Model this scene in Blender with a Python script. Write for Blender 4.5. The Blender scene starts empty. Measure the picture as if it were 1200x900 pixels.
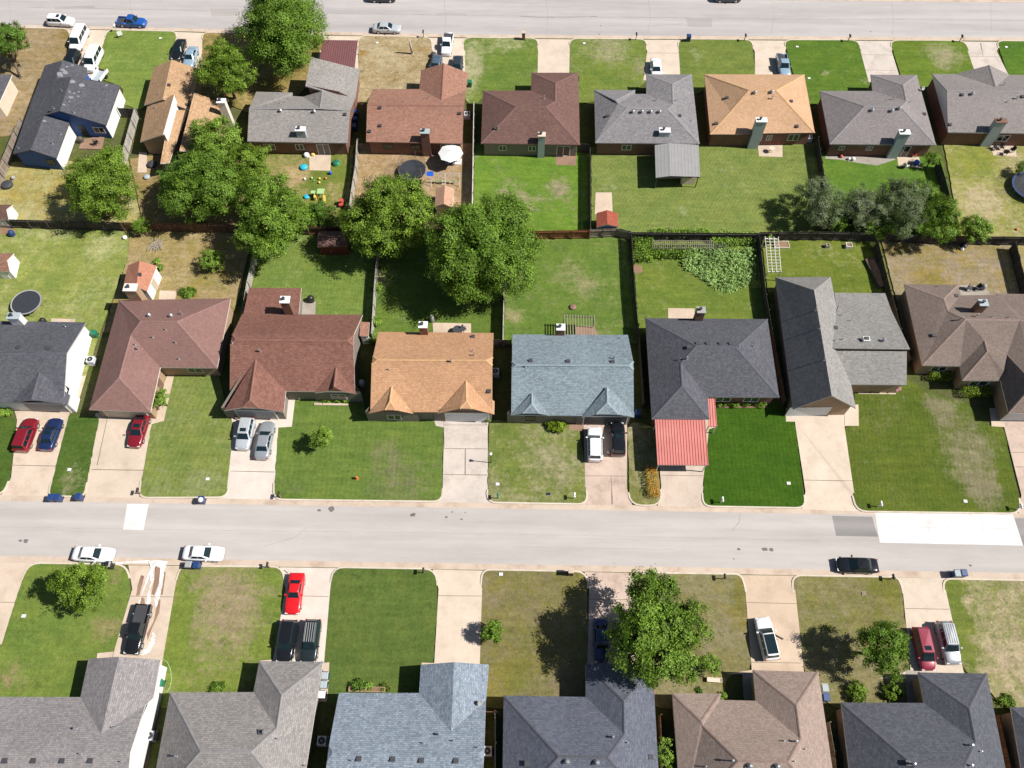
import bpy, math, random
import numpy as np
from mathutils import Vector, Matrix
from mathutils.geometry import tessellate_polygon, intersect_ray_tri

random.seed(7)
SC = bpy.context.scene
COL = SC.collection
# ------------------------------------------------------------------ camera
FPX, CAMH, TILT, YAW = 940.0, 84.8, math.radians(28.67), 0.01736
CAM = Vector((0, 0, CAMH))
CROT = Matrix.Rotation(YAW, 3, 'Z') @ Matrix.Rotation(TILT, 3, 'X')

def ray(px, py):
    return (CROT @ Vector(((px - 600) / FPX, -(py - 450) / FPX, -1.0))).normalized()

def at(px, py, z=0.1):
    d = ray(px, py)
    return CAM + d * ((z - CAMH) / d.z)

def P2(px, py, z=0.1):
    p = at(px, py, z)
    return (p.x, p.y)

cam = bpy.data.objects.new('camera', bpy.data.cameras.new('camera'))
COL.objects.link(cam)
cam.location = CAM
cam.rotation_euler = (TILT, 0, YAW)
cam.data.sensor_width = 36.0
cam.data.lens = 36.0 * FPX / 1200.0
cam.data.clip_end = 5000
SC.camera = cam

# ------------------------------------------------------------------ objects
ORG = {}

def tag(o, label=None, cat=None, group=None, kind=None):
    if label: o['label'] = label
    if cat: o['category'] = cat
    if group: o['group'] = group
    if kind: o['kind'] = kind
    return o

def thing(name, label, cat, loc, rz=0.0, group=None):
    o = bpy.data.objects.new(name, None)
    COL.objects.link(o)
    o.empty_display_size = 0.3
    o.location = loc
    o.rotation_euler = (0, 0, rz)
    ORG[o] = Vector(loc)
    return tag(o, label, cat, group)

class MB:
    def __init__(self):
        self.v, self.f, self.m = [], [], []
    def add(self, vs, fs, mi=0):
        o = len(self.v)
        self.v += [tuple(p) for p in vs]
        self.f += [tuple(i + o for i in f) for f in fs]
        self.m += [mi] * len(fs)
        return self
    def poly(self, pts, mi=0):
        return self.add(pts, [tuple(range(len(pts)))], mi)
    def box(self, x0, y0, z0, x1, y1, z1, mi=0):
        return self.add([(x0, y0, z0), (x1, y0, z0), (x1, y1, z0), (x0, y1, z0), (x0, y0, z1), (x1, y0, z1), (x1, y1, z1), (x0, y1, z1)],
                        [(3, 2, 1, 0), (4, 5, 6, 7), (0, 1, 5, 4), (1, 2, 6, 5), (2, 3, 7, 6), (3, 0, 4, 7)], mi)
    def obox(self, cx, cy, sx, sy, z0, z1, rz=0.0, mi=0):
        c, s = math.cos(rz), math.sin(rz)
        q = [(cx + a * sx / 2 * c - b * sy / 2 * s, cy + a * sx / 2 * s + b * sy / 2 * c) for a, b in ((-1, -1), (1, -1), (1, 1), (-1, 1))]
        return self.add([(x, y, z0) for x, y in q] + [(x, y, z1) for x, y in q],
                        [(3, 2, 1, 0), (4, 5, 6, 7), (0, 1, 5, 4), (1, 2, 6, 5), (2, 3, 7, 6), (3, 0, 4, 7)], mi)
    def prism(self, poly, z0, z1, mi=0, side=None):
        n = len(poly)
        a = sum(poly[i][0] * poly[(i + 1) % n][1] - poly[(i + 1) % n][0] * poly[i][1] for i in range(n))
        if a < 0: poly = poly[::-1]
        tops = [p[2] if len(p) > 2 else z1 for p in poly]
        self.add([(p[0], p[1], t) for p, t in zip(poly, tops)], [tuple(range(n))], mi)
        self.add([(p[0], p[1], z0) for p in poly] + [(p[0], p[1], t) for p, t in zip(poly, tops)],
                 [(i, (i + 1) % n, (i + 1) % n + n, i + n) for i in range(n)], mi if side is None else side)
        return self
    def cyl(self, p0, p1, r0, r1=None, n=10, caps=True, mi=0):
        r1 = r0 if r1 is None else r1
        p0, p1 = Vector(p0), Vector(p1)
        d = (p1 - p0).normalized()
        u = d.orthogonal().normalized(); w = d.cross(u)
        vs = []
        for p, r in ((p0, r0), (p1, r1)):
            for i in range(n):
                a = 2 * math.pi * i / n
                vs.append(p + (u * math.cos(a) + w * math.sin(a)) * r)
        fs = [(i, (i + 1) % n, (i + 1) % n + n, i + n) for i in range(n)]
        if caps: fs += [tuple(range(n))[::-1], tuple(range(n, 2 * n))]
        return self.add(vs, fs, mi)
    def bar(self, p0, p1, w, h=None, mi=0):
        h = w if h is None else h
        p0, p1 = Vector(p0), Vector(p1)
        d = (p1 - p0).normalized()
        u = d.cross(Vector((0, 0, 1)))
        u = Vector((1, 0, 0)) if u.length < 1e-4 else u.normalized()
        t = u.cross(d)
        vs = [p + u * a * w / 2 + t * b * h / 2 for p in (p0, p1) for a, b in ((-1, -1), (1, -1), (1, 1), (-1, 1))]
        return self.add(vs, [(3, 2, 1, 0), (4, 5, 6, 7), (0, 1, 5, 4), (1, 2, 6, 5), (2, 3, 7, 6), (3, 0, 4, 7)], mi)
    def dome(self, c, r, h, n=12, m=4, mi=0, flat=1.0):
        vs = []
        for j in range(m):
            a = math.pi / 2 * j / m
            for i in range(n):
                b = 2 * math.pi * i / n
                vs.append((c[0] + r * math.cos(a) * math.cos(b), c[1] + r * flat * math.cos(a) * math.sin(b), c[2] + h * math.sin(a)))
        vs.append((c[0], c[1], c[2] + h))
        fs = [(j * n + i, j * n + (i + 1) % n, (j + 1) * n + (i + 1) % n, (j + 1) * n + i) for j in range(m - 1) for i in range(n)]
        fs += [((m - 1) * n + i, (m - 1) * n + (i + 1) % n, m * n) for i in range(n)]
        return self.add(vs, fs, mi)
    def ring(self, c, r, t, n=24, mi=0, flat=1.0):
        vs, k = [], 6
        for i in range(n):
            a = 2 * math.pi * i / n
            for j in range(k):
                b = 2 * math.pi * j / k
                R = r + t * math.cos(b)
                vs.append((c[0] + R * math.cos(a), c[1] + R * flat * math.sin(a), c[2] + t * math.sin(b)))
        fs = [(i * k + j, ((i + 1) % n) * k + j, ((i + 1) % n) * k + (j + 1) % k, i * k + (j + 1) % k) for i in range(n) for j in range(k)]
        return self.add(vs, fs, mi)
    def mesh(self, name, mats, off=(0, 0, 0), smooth=False):
        me = bpy.data.meshes.new(name)
        o = Vector(off)
        me.from_pydata([tuple(Vector(p) - o) for p in self.v], [], self.f)
        mats = mats if isinstance(mats, (list, tuple)) else [mats]
        for m in mats: me.materials.append(m)
        if len(mats) > 1: me.polygons.foreach_set('material_index', self.m)
        if smooth: me.polygons.foreach_set('use_smooth', [True] * len(self.f))
        me.update()
        return me
    def build(self, name, mats, parent=None, smooth=False, base=None):
        """one mesh object; vertices are world coordinates"""
        if parent is not None:
            org = ORG[parent]; loc = (0, 0, 0)
        else:
            if base is None:
                xs = [p[0] for p in self.v]; ys = [p[1] for p in self.v]; zs = [p[2] for p in self.v]
                base = ((min(xs) + max(xs)) / 2, (min(ys) + max(ys)) / 2, min(zs))
            org = Vector(base); loc = base
        ob = bpy.data.objects.new(name, self.mesh(name, mats, org, smooth))
        COL.objects.link(ob)
        ob.location = loc
        if parent is not None: ob.parent = parent
        ORG[ob] = Vector(org)
        return ob

def struct(name, mb, mats, kind='structure', smooth=False):
    o = mb.build(name, mats, None, smooth, base=(0, 0, 0))
    o['kind'] = kind
    return o

def copy_tree(o, parent=None):
    c = o.copy(); COL.objects.link(c)
    if parent is not None: c.parent = parent
    ORG[c] = ORG.get(o, Vector((0, 0, 0)))
    for ch in KIDS.get(o, []): copy_tree(ch, c)
    return c
KIDS = {}

# ------------------------------------------------------------------ materials
def L1(c):
    c /= 255.0
    return c / 12.92 if c <= 0.04045 else ((c + 0.055) / 1.055) ** 2.4

def S(r, g, b, k=0.72):
    return (L1(r) * k, L1(g) * k, L1(b) * k, 1)

class NT:
    def __init__(self, name):
        self.mat = bpy.data.materials.new(name)
        self.mat.use_nodes = True
        self.t = self.mat.node_tree
        self.b = self.t.nodes['Principled BSDF']
    def n(self, typ, **kw):
        nd = self.t.nodes.new(typ)
        for k, v in kw.items(): setattr(nd, k, v)
        return nd
    def l(self, a, b): self.t.links.new(a, b)
    def val(self, sock, v):
        if hasattr(v, 'node'): self.l(v, sock)
        else: sock.default_value = v
    def math(self, op, a, b=0.0, clamp=False):
        nd = self.n('ShaderNodeMath', operation=op, use_clamp=clamp)
        self.val(nd.inputs[0], a); self.val(nd.inputs[1], b)
        return nd.outputs[0]
    def mix(self, f, a, b, blend='MIX'):
        nd = self.n('ShaderNodeMix', data_type='RGBA', blend_type=blend)
        self.val(nd.inputs[0], f); self.val(nd.inputs[6], a); self.val(nd.inputs[7], b)
        return nd.outputs[2]
    def pos(self): return self.n('ShaderNodeNewGeometry').outputs['Position']
    def noise(self, vec, scale, detail=3, rough=0.55, dist=0.0, off=None, stretch=None):
        if off is not None or stretch is not None:
            mp = self.n('ShaderNodeMapping')
            self.l(vec, mp.inputs[0])
            if off is not None: mp.inputs[1].default_value = off
            if stretch is not None: mp.inputs[3].default_value = stretch
            vec = mp.outputs[0]
        nd = self.n('ShaderNodeTexNoise')
        self.l(vec, nd.inputs['Vector'])
        nd.inputs['Scale'].default_value = scale; nd.inputs['Detail'].default_value = detail
        nd.inputs['Roughness'].default_value = rough; nd.inputs['Distortion'].default_value = dist
        return nd.outputs[0]
    def rng(self, v, a, b, c=0.0, d=1.0, smooth=False):
        nd = self.n('ShaderNodeMapRange')
        if smooth: nd.interpolation_type = 'SMOOTHSTEP'
        self.val(nd.inputs[0], v)
        for i, x in enumerate((a, b, c, d)): nd.inputs[i + 1].default_value = x
        return nd.outputs[0]
    def scale(self, col, f):
        """multiply colour by a scalar socket"""
        cb = self.n('ShaderNodeCombineColor')
        for i in range(3): self.val(cb.inputs[i], f)
        return self.mix(1.0, col, cb.outputs[0], 'MULTIPLY')
    def done(self, col, rough=0.8, metal=0.0, bump=None, bstr=0.3, bdist=0.05, spec=0.3):
        self.val(self.b.inputs['Base Color'], col)
        self.val(self.b.inputs['Roughness'], rough)
        self.b.inputs['Metallic'].default_value = metal
        self.b.inputs['Specular IOR Level'].default_value = spec
        if bump is not None:
            bn = self.n('ShaderNodeBump')
            bn.inputs['Strength'].default_value = bstr; bn.inputs['Distance'].default_value = bdist
            self.l(bump, bn.inputs['Height']); self.l(bn.outputs[0], self.b.inputs['Normal'])
        return self.mat

def surf(name, col, rough=0.75, var=0.12, sc=0.8, fine=0.0, fsc=9.0, metal=0.0, spec=0.3, dirt=None, dsc=0.25, damt=0.5):
    m = NT(name); p = m.pos()
    f = m.rng(m.noise(p, sc, 5, 0.6), 0.3, 0.7, 1 - var, 1 + var)
    if fine: f = m.math('MULTIPLY', f, m.rng(m.noise(p, fsc, 4, 0.7), 0.25, 0.75, 1 - fine, 1 + fine))
    c = m.scale(col, f)
    if dirt: c = m.mix(m.math('MULTIPLY', m.rng(m.noise(p, dsc, 6, 0.65), 0.5, 0.72), damt), c, dirt)
    return m.done(c, rough, metal, spec=spec)

def plain(name, col, rough=0.5, metal=0.0, spec=0.5, coat=0.0):
    m = NT(name)
    f = m.rng(m.noise(m.pos(), 3.0, 3), 0.3, 0.7, 0.95, 1.05)
    m.done(m.scale(col, f), rough, metal, spec=spec)
    m.b.inputs['Coat Weight'].default_value = coat
    m.b.inputs['Coat Roughness'].default_value = 0.05
    return m.mat

def shingle(name, c1, c2, streak=0.14, grain=0.45):
    m = NT(name)
    g = m.n('ShaderNodeNewGeometry')
    p = g.outputs['Position']
    sx = m.n('ShaderNodeSeparateXYZ'); m.l(p, sx.inputs[0])
    sn = m.n('ShaderNodeSeparateXYZ'); m.l(g.outputs['True Normal'], sn.inputs[0])
    ns = m.math('GREATER_THAN', m.math('ABSOLUTE', sn.outputs[1]), m.math('ABSOLUTE', sn.outputs[0]))
    cb1 = m.n('ShaderNodeCombineXYZ'); m.l(sx.outputs[0], cb1.inputs[0]); m.l(sx.outputs[1], cb1.inputs[1]); m.l(sx.outputs[2], cb1.inputs[2])
    cb2 = m.n('ShaderNodeCombineXYZ'); m.l(sx.outputs[1], cb2.inputs[0]); m.l(sx.outputs[0], cb2.inputs[1]); m.l(sx.outputs[2], cb2.inputs[2])
    mv = m.n('ShaderNodeMix', data_type='VECTOR')
    m.l(ns, mv.inputs[0]); m.l(cb2.outputs[0], mv.inputs[4]); m.l(cb1.outputs[0], mv.inputs[5])
    v = mv.outputs[1]
    br = m.n('ShaderNodeTexBrick')
    mp = m.n('ShaderNodeMapping'); m.l(v, mp.inputs[0])
    m.l(mp.outputs[0], br.inputs['Vector'])
    br.inputs['Color1'].default_value = (0.62, 0.62, 0.62, 1); br.inputs['Color2'].default_value = (1.0, 1.0, 1.0, 1); br.inputs['Mortar'].default_value = (0.5, 0.5, 0.5, 1)
    br.inputs['Scale'].default_value = 1.0; br.inputs['Mortar Size'].default_value = 0.018
    br.inputs['Brick Width'].default_value = 0.30; br.inputs['Row Height'].default_value = 0.17
    br.offset = 0.37; br.offset_frequency = 2
    bw = m.n('ShaderNodeRGBToBW'); m.l(br.outputs[0], bw.inputs[0])
    tab = m.rng(bw.outputs[0], 0.5, 1.0, 1 - grain * .62, 1 + grain * 0.42)
    f1 = m.rng(m.noise(v, 6.0, 3, 0.8, stretch=(0.6, 1.1, 1)), 0.25, 0.75, 1 - grain * 0.5, 1 + grain * 0.45)
    f2 = m.rng(m.noise(p, 0.22, 3, 0.5), 0.3, 0.7, 1 - streak * .45, 1 + streak * .45)
    f = m.math('MULTIPLY', m.math('MULTIPLY', tab, f1), f2)
    c = m.mix(m.rng(m.noise(v, 2.1, 4, 0.7, off=(9, 4, 2)), 0.35, 0.65), c1, c2)
    return m.done(m.scale(c, f), 0.9, bump=f1, bstr=0.25, bdist=0.03, spec=0.15)

def grass(name, green, dry, amt, seed=0, spots=(), stripes=None, con=1.0):
    """green / dry colours, overall dryness 0..1, spots (px, py, r_px, strength)"""
    green = (green[0] * 1.16, green[1] * .80, green[2] * .84, 1); dry = (dry[0] * .90, dry[1] * .97, dry[2] * 1.26, 1)
    m = NT(name); p = m.pos()
    off = (seed * 13.7, seed * 7.3, seed)
    n1 = m.noise(p, 0.16, 5, 0.62, 0.6, off=off)
    n2 = m.noise(p, 0.9, 4, 0.65, off=(off[1], off[0], 2))
    v = m.math('ADD', m.math('MULTIPLY', m.math('SUBTRACT', n1, 0.5), 1.5 * con), m.math('MULTIPLY', m.math('SUBTRACT', n2, 0.5), 1.5 * con))
    n3 = m.noise(p, 3.6, 4, 0.75, off=(off[0], off[1], 7))
    v = m.math('ADD', v, m.math('MULTIPLY', m.math('SUBTRACT', n3, 0.5), 1.7 * con))
    v = m.math('ADD', v, amt)
    if spots:
        wob = m.n('ShaderNodeTexNoise'); m.l(p, wob.inputs['Vector'])
        wob.inputs['Scale'].default_value = 0.55; wob.inputs['Detail'].default_value = 3
        sub = m.n('ShaderNodeVectorMath', operation='SUBTRACT'); m.l(wob.outputs['Color'], sub.inputs[0]); sub.inputs[1].default_value = (0.5, 0.5, 0.5)
        scl = m.n('ShaderNodeVectorMath', operation='SCALE'); m.l(sub.outputs[0], scl.inputs[0]); scl.inputs[3].default_value = 2.4
        ad = m.n('ShaderNodeVectorMath', operation='ADD'); m.l(p, ad.inputs[0]); m.l(scl.outputs[0], ad.inputs[1])
        for sp in spots:
            px, py, r, st = sp[:4]
            asp = sp[4] if len(sp) > 4 else 1.0
            c = at(px, py, 0.1); rm = (at(px + r, py, 0.1) - c).length
            s2 = m.n('ShaderNodeVectorMath', operation='SUBTRACT'); m.l(ad.outputs[0], s2.inputs[0]); s2.inputs[1].default_value = c
            mu = m.n('ShaderNodeVectorMath', operation='MULTIPLY'); m.l(s2.outputs[0], mu.inputs[0]); mu.inputs[1].default_value = (1, 1 / asp, 0)
            ln = m.n('ShaderNodeVectorMath', operation='LENGTH'); m.l(mu.outputs[0], ln.inputs[0])
            v = m.math('ADD', v, m.rng(ln.outputs['Value'], rm * 1.12, rm * 0.12, 0.0, st * .92, True))
    fac = m.rng(v, 0.1, 0.9, 0, 1)
    fac = m.math('MINIMUM', m.math('MAXIMUM', fac, 0.0), 1.0)
    g2 = m.mix(m.rng(m.noise(p, 0.45, 4, 0.6, off=(3, off[0], 5)), 0.35, 0.65), green, (green[0] * 1.35, green[1] * 1.17, green[2] * 1.2, 1))
    d2 = m.mix(m.rng(m.noise(p, 0.6, 4, 0.6, off=(off[0], 1, 5)), 0.35, 0.65), dry, (dry[0] * 1.2, dry[1] * 1.22, dry[2] * 1.25, 1))
    c = m.mix(fac, g2, d2)
    f = m.rng(m.noise(p, 5.0, 5, 0.8), 0.25, 0.75, 0.60, 1.36)
    f = m.math('MULTIPLY', f, m.rng(m.noise(p, 1.6, 4, 0.7, off=(off[0], 4, 1)), 0.3, 0.7, 0.88, 1.1))
    ms = m.n('ShaderNodeMapping'); m.l(p, ms.inputs[0]); ms.inputs[2].default_value = (0, 0, (0.08, 1.5, 0.12, 1.62)[seed % 4]); ms.inputs[3].default_value = (.12, 1.0, 1)
    f = m.math('MULTIPLY', f, m.rng(m.noise(ms.outputs[0], 1.7, 3, .6), .3, .7, .89, 1.12))
    wd = m.rng(m.noise(p, 1.25, 3, .6, off=(off[1], 3, off[0])), .60, .70, 0, .55)
    c = m.mix(wd, c, (green[0] * .62, green[1] * .72, green[2] * .7, 1))
    if stripes:
        ang, w, a = stripes
        mp = m.n('ShaderNodeMapping'); m.l(p, mp.inputs[0]); mp.inputs[2].default_value = (0, 0, ang)
        wv = m.n('ShaderNodeTexWave'); m.l(mp.outputs[0], wv.inputs[0]); wv.inputs['Scale'].default_value = 0.314 / w * 2
        wv.inputs['Distortion'].default_value = 2.0; wv.inputs['Detail'].default_value = 2
        f = m.math('MULTIPLY', f, m.rng(wv.outputs[1], 0, 1, 1 - a, 1 + a))
    return m.done(m.scale(c, f), 0.95, bump=m.noise(p, 7, 4, 0.8), bstr=0.5, bdist=0.08, spec=0.1)

def leafmat(name, dark, lit, alt=None):
    m = NT(name)
    g = m.n('ShaderNodeNewGeometry')
    r = g.outputs['Random Per Island']
    c = m.mix(m.rng(r, 0.0, 1.0), dark, lit)
    cl = m.rng(m.noise(g.outputs['Position'], 0.5, 3, 0.6), 0.35, 0.65)
    if alt: c = m.mix(m.math('MULTIPLY', cl, 0.8), c, alt)
    else: c = m.scale(c, m.rng(cl, 0, 1, 0.72, 1.22))
    m.done(c, 0.6, spec=0.25)
    tr = m.n('ShaderNodeBsdfTranslucent'); m.l(m.mix(0.35, c, (0.25, 0.4, 0.04, 1)), tr.inputs[0])
    mx = m.n('ShaderNodeMixShader'); mx.inputs[0].default_value = 0.28
    out = m.t.nodes['Material Output']
    m.l(m.b.outputs[0], mx.inputs[1]); m.l(tr.outputs[0], mx.inputs[2]); m.l(mx.outputs[0], out.inputs[0])
    return m.mat

def concrete(name, col, tint, seed=0, stain=0.5):
    m = NT(name); p = m.pos()
    f = m.rng(m.noise(p, 0.35, 5, 0.6, off=(seed * 3.1, seed, 0)), 0.3, 0.7, 0.9, 1.08)
    f = m.math('MULTIPLY', f, m.rng(m.noise(p, 7, 4, 0.7), 0.25, 0.75, 0.93, 1.06))
    c = m.mix(m.math('MULTIPLY', m.rng(m.noise(p, 0.5, 6, 0.7, off=(seed, seed * 5.1, 0)), 0.48, 0.75), stain), col, tint)
    return m.done(m.scale(c, f), 0.85, spec=0.2)

def asphalt(name, col, col2):
    m = NT(name); p = m.pos()
    n1 = m.noise(p, 0.42, 5, 0.6, 0.3, stretch=(0.05, 1.0, 1))
    n2 = m.noise(p, 0.9, 6, 0.7, stretch=(0.25, 1.0, 1), off=(5, 2, 0))
    c = m.mix(m.rng(m.math('ADD', m.math('MULTIPLY', n1, 0.7), m.math('MULTIPLY', n2, 0.3)), 0.38, 0.62), col, col2)
    f = m.rng(m.noise(p, 9, 4, 0.75), 0.25, 0.75, 0.93, 1.06)
    spotn = m.rng(m.noise(p, 0.9, 5, 0.7, off=(31, 8, 0)), 0.66, 0.78)
    c = m.mix(m.math('MULTIPLY', spotn, 0.35), c, (0.14, 0.125, 0.11, 1))
    return m.done(m.scale(c, f), 0.9, spec=0.15)

M = {}
M['white'] = plain('white paint', (0.78, 0.77, 0.74, 1), 0.5)
M['cream'] = surf('cream siding', (0.62, 0.52, 0.40, 1), 0.7, 0.06)
M['brick'] = surf('red brick', (0.20, 0.105, 0.075, 1), 0.85, 0.12, 1.0, 0.25, 14)
M['brick_tan'] = surf('tan brick', (0.36, 0.25, 0.16, 1), 0.85, 0.12, 1.0, 0.22, 14)
M['brick_grey'] = surf('grey brick', (0.22, 0.19, 0.16, 1), 0.85, 0.12, 1.0, 0.2, 14)
M['blue_siding'] = surf('blue siding', (0.035, 0.10, 0.30, 1), 0.6, 0.06)
M['siding_grey'] = surf('grey siding', (0.36, 0.41, 0.42, 1), 0.6, 0.06)
M['trim_white'] = plain('white trim', (0.72, 0.68, 0.60, 1), 0.5)
M['trim_dark'] = plain('dark trim', (0.09, 0.075, 0.065, 1), 0.6)
M['trim_brown'] = plain('brown trim', (0.22, 0.13, 0.09, 1), 0.6)
M['trim_grey'] = plain('grey trim', (0.33, 0.32, 0.31, 1), 0.6)
M['glass'] = plain('window glass', (0.02, 0.028, 0.035, 1), 0.06, 0, 0.8)
M['door'] = plain('door paint', (0.16, 0.09, 0.06, 1), 0.5)
M['garage'] = plain('garage door paint', (0.62, 0.64, 0.66, 1), 0.5)
M['garage_tan'] = plain('tan garage door paint', (0.5, 0.42, 0.32, 1), 0.5)
M['metal'] = plain('galvanised metal', (0.5, 0.51, 0.52, 1), 0.35, 0.7)
M['black'] = plain('black plastic', (0.015, 0.016, 0.018, 1), 0.45)
M['dark'] = plain('dark grey plastic', (0.05, 0.05, 0.055, 1), 0.6)
M['tyre'] = plain('tyre rubber', (0.02, 0.02, 0.021, 1), 0.85)
M['rim'] = plain('alloy rim', (0.55, 0.56, 0.58, 1), 0.3, 0.8)
M['carglass'] = plain('car glass', (0.008, 0.02, 0.024, 1), 0.04, 0, 0.8)
M['lamp'] = plain('lamp lens', (0.75, 0.76, 0.78, 1), 0.15)
M['redlamp'] = plain('tail lamp lens', (0.4, 0.01, 0.01, 1), 0.2)
M['wood'] = surf('bare wood', (0.30, 0.22, 0.15, 1), 0.85, 0.2, 2.0, 0.15)
M['bark'] = surf('bark', (0.14, 0.10, 0.07, 1), 0.95, 0.25, 3.0, 0.25)
M['bark_pale'] = surf('dead pale wood', (0.42, 0.36, 0.28, 1), 0.95, 0.2, 3.0, 0.2)
M['soil'] = surf('bare soil', (0.25, 0.155, 0.09, 1), 0.95, 0.2, 0.8, 0.2)
M['blue'] = plain('blue plastic', (0.02, 0.05, 0.16, 1), 0.4)
M['brightblue'] = plain('bright blue plastic', (0.02, 0.12, 0.6, 1), 0.4)
M['cyan'] = plain('turquoise plastic', (0.03, 0.42, 0.58, 1), 0.4)
M['green'] = plain('green plastic', (0.02, 0.16, 0.09, 1), 0.45)
M['brightgreen'] = plain('bright green plastic', (0.04, 0.5, 0.20, 1), 0.4)
M['limegreen'] = plain('pale green plastic', (0.36, 0.55, 0.24, 1), 0.4)
M['yellow'] = plain('yellow plastic', (0.75, 0.55, 0.12, 1), 0.4)
M['red'] = plain('red plastic', (0.5, 0.09, 0.06, 1), 0.45)
M['orange'] = plain('orange paint', (0.62, 0.17, 0.05, 1), 0.45)
# ------------------------------------------------------------------ houses
class House: pass
HOUSES = {}

def inset(pts, ohs):
    n = len(pts)
    a = sum(pts[i][0] * pts[(i + 1) % n][1] - pts[(i + 1) % n][0] * pts[i][1] for i in range(n))
    sg = 1 if a > 0 else -1
    ln = []
    for i in range(n):
        p, q = pts[i], pts[(i + 1) % n]
        dx, dy = q[0] - p[0], q[1] - p[1]
        L = math.hypot(dx, dy) or 1e-6
        dx, dy = dx / L, dy / L
        nx, ny = -dy * sg, dx * sg
        o = ohs.get(i, ohs.get('d', 0.4))
        ln.append((p[0] + nx * o, p[1] + ny * o, dx, dy, nx, ny, o))
    out = []
    for i in range(n):
        A, B = ln[i - 1], ln[i]
        cr = A[2] * B[3] - A[3] * B[2]
        if abs(cr) < 0.2:
            o = (A[6] + B[6]) / 2
            out.append((pts[i][0] + B[4] * o, pts[i][1] + B[5] * o))
        else:
            t = ((B[0] - A[0]) * B[3] - (B[1] - A[1]) * B[2]) / cr
            out.append((A[0] + A[2] * t, A[1] + A[3] * t))
    return out, sg, ln

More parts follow.
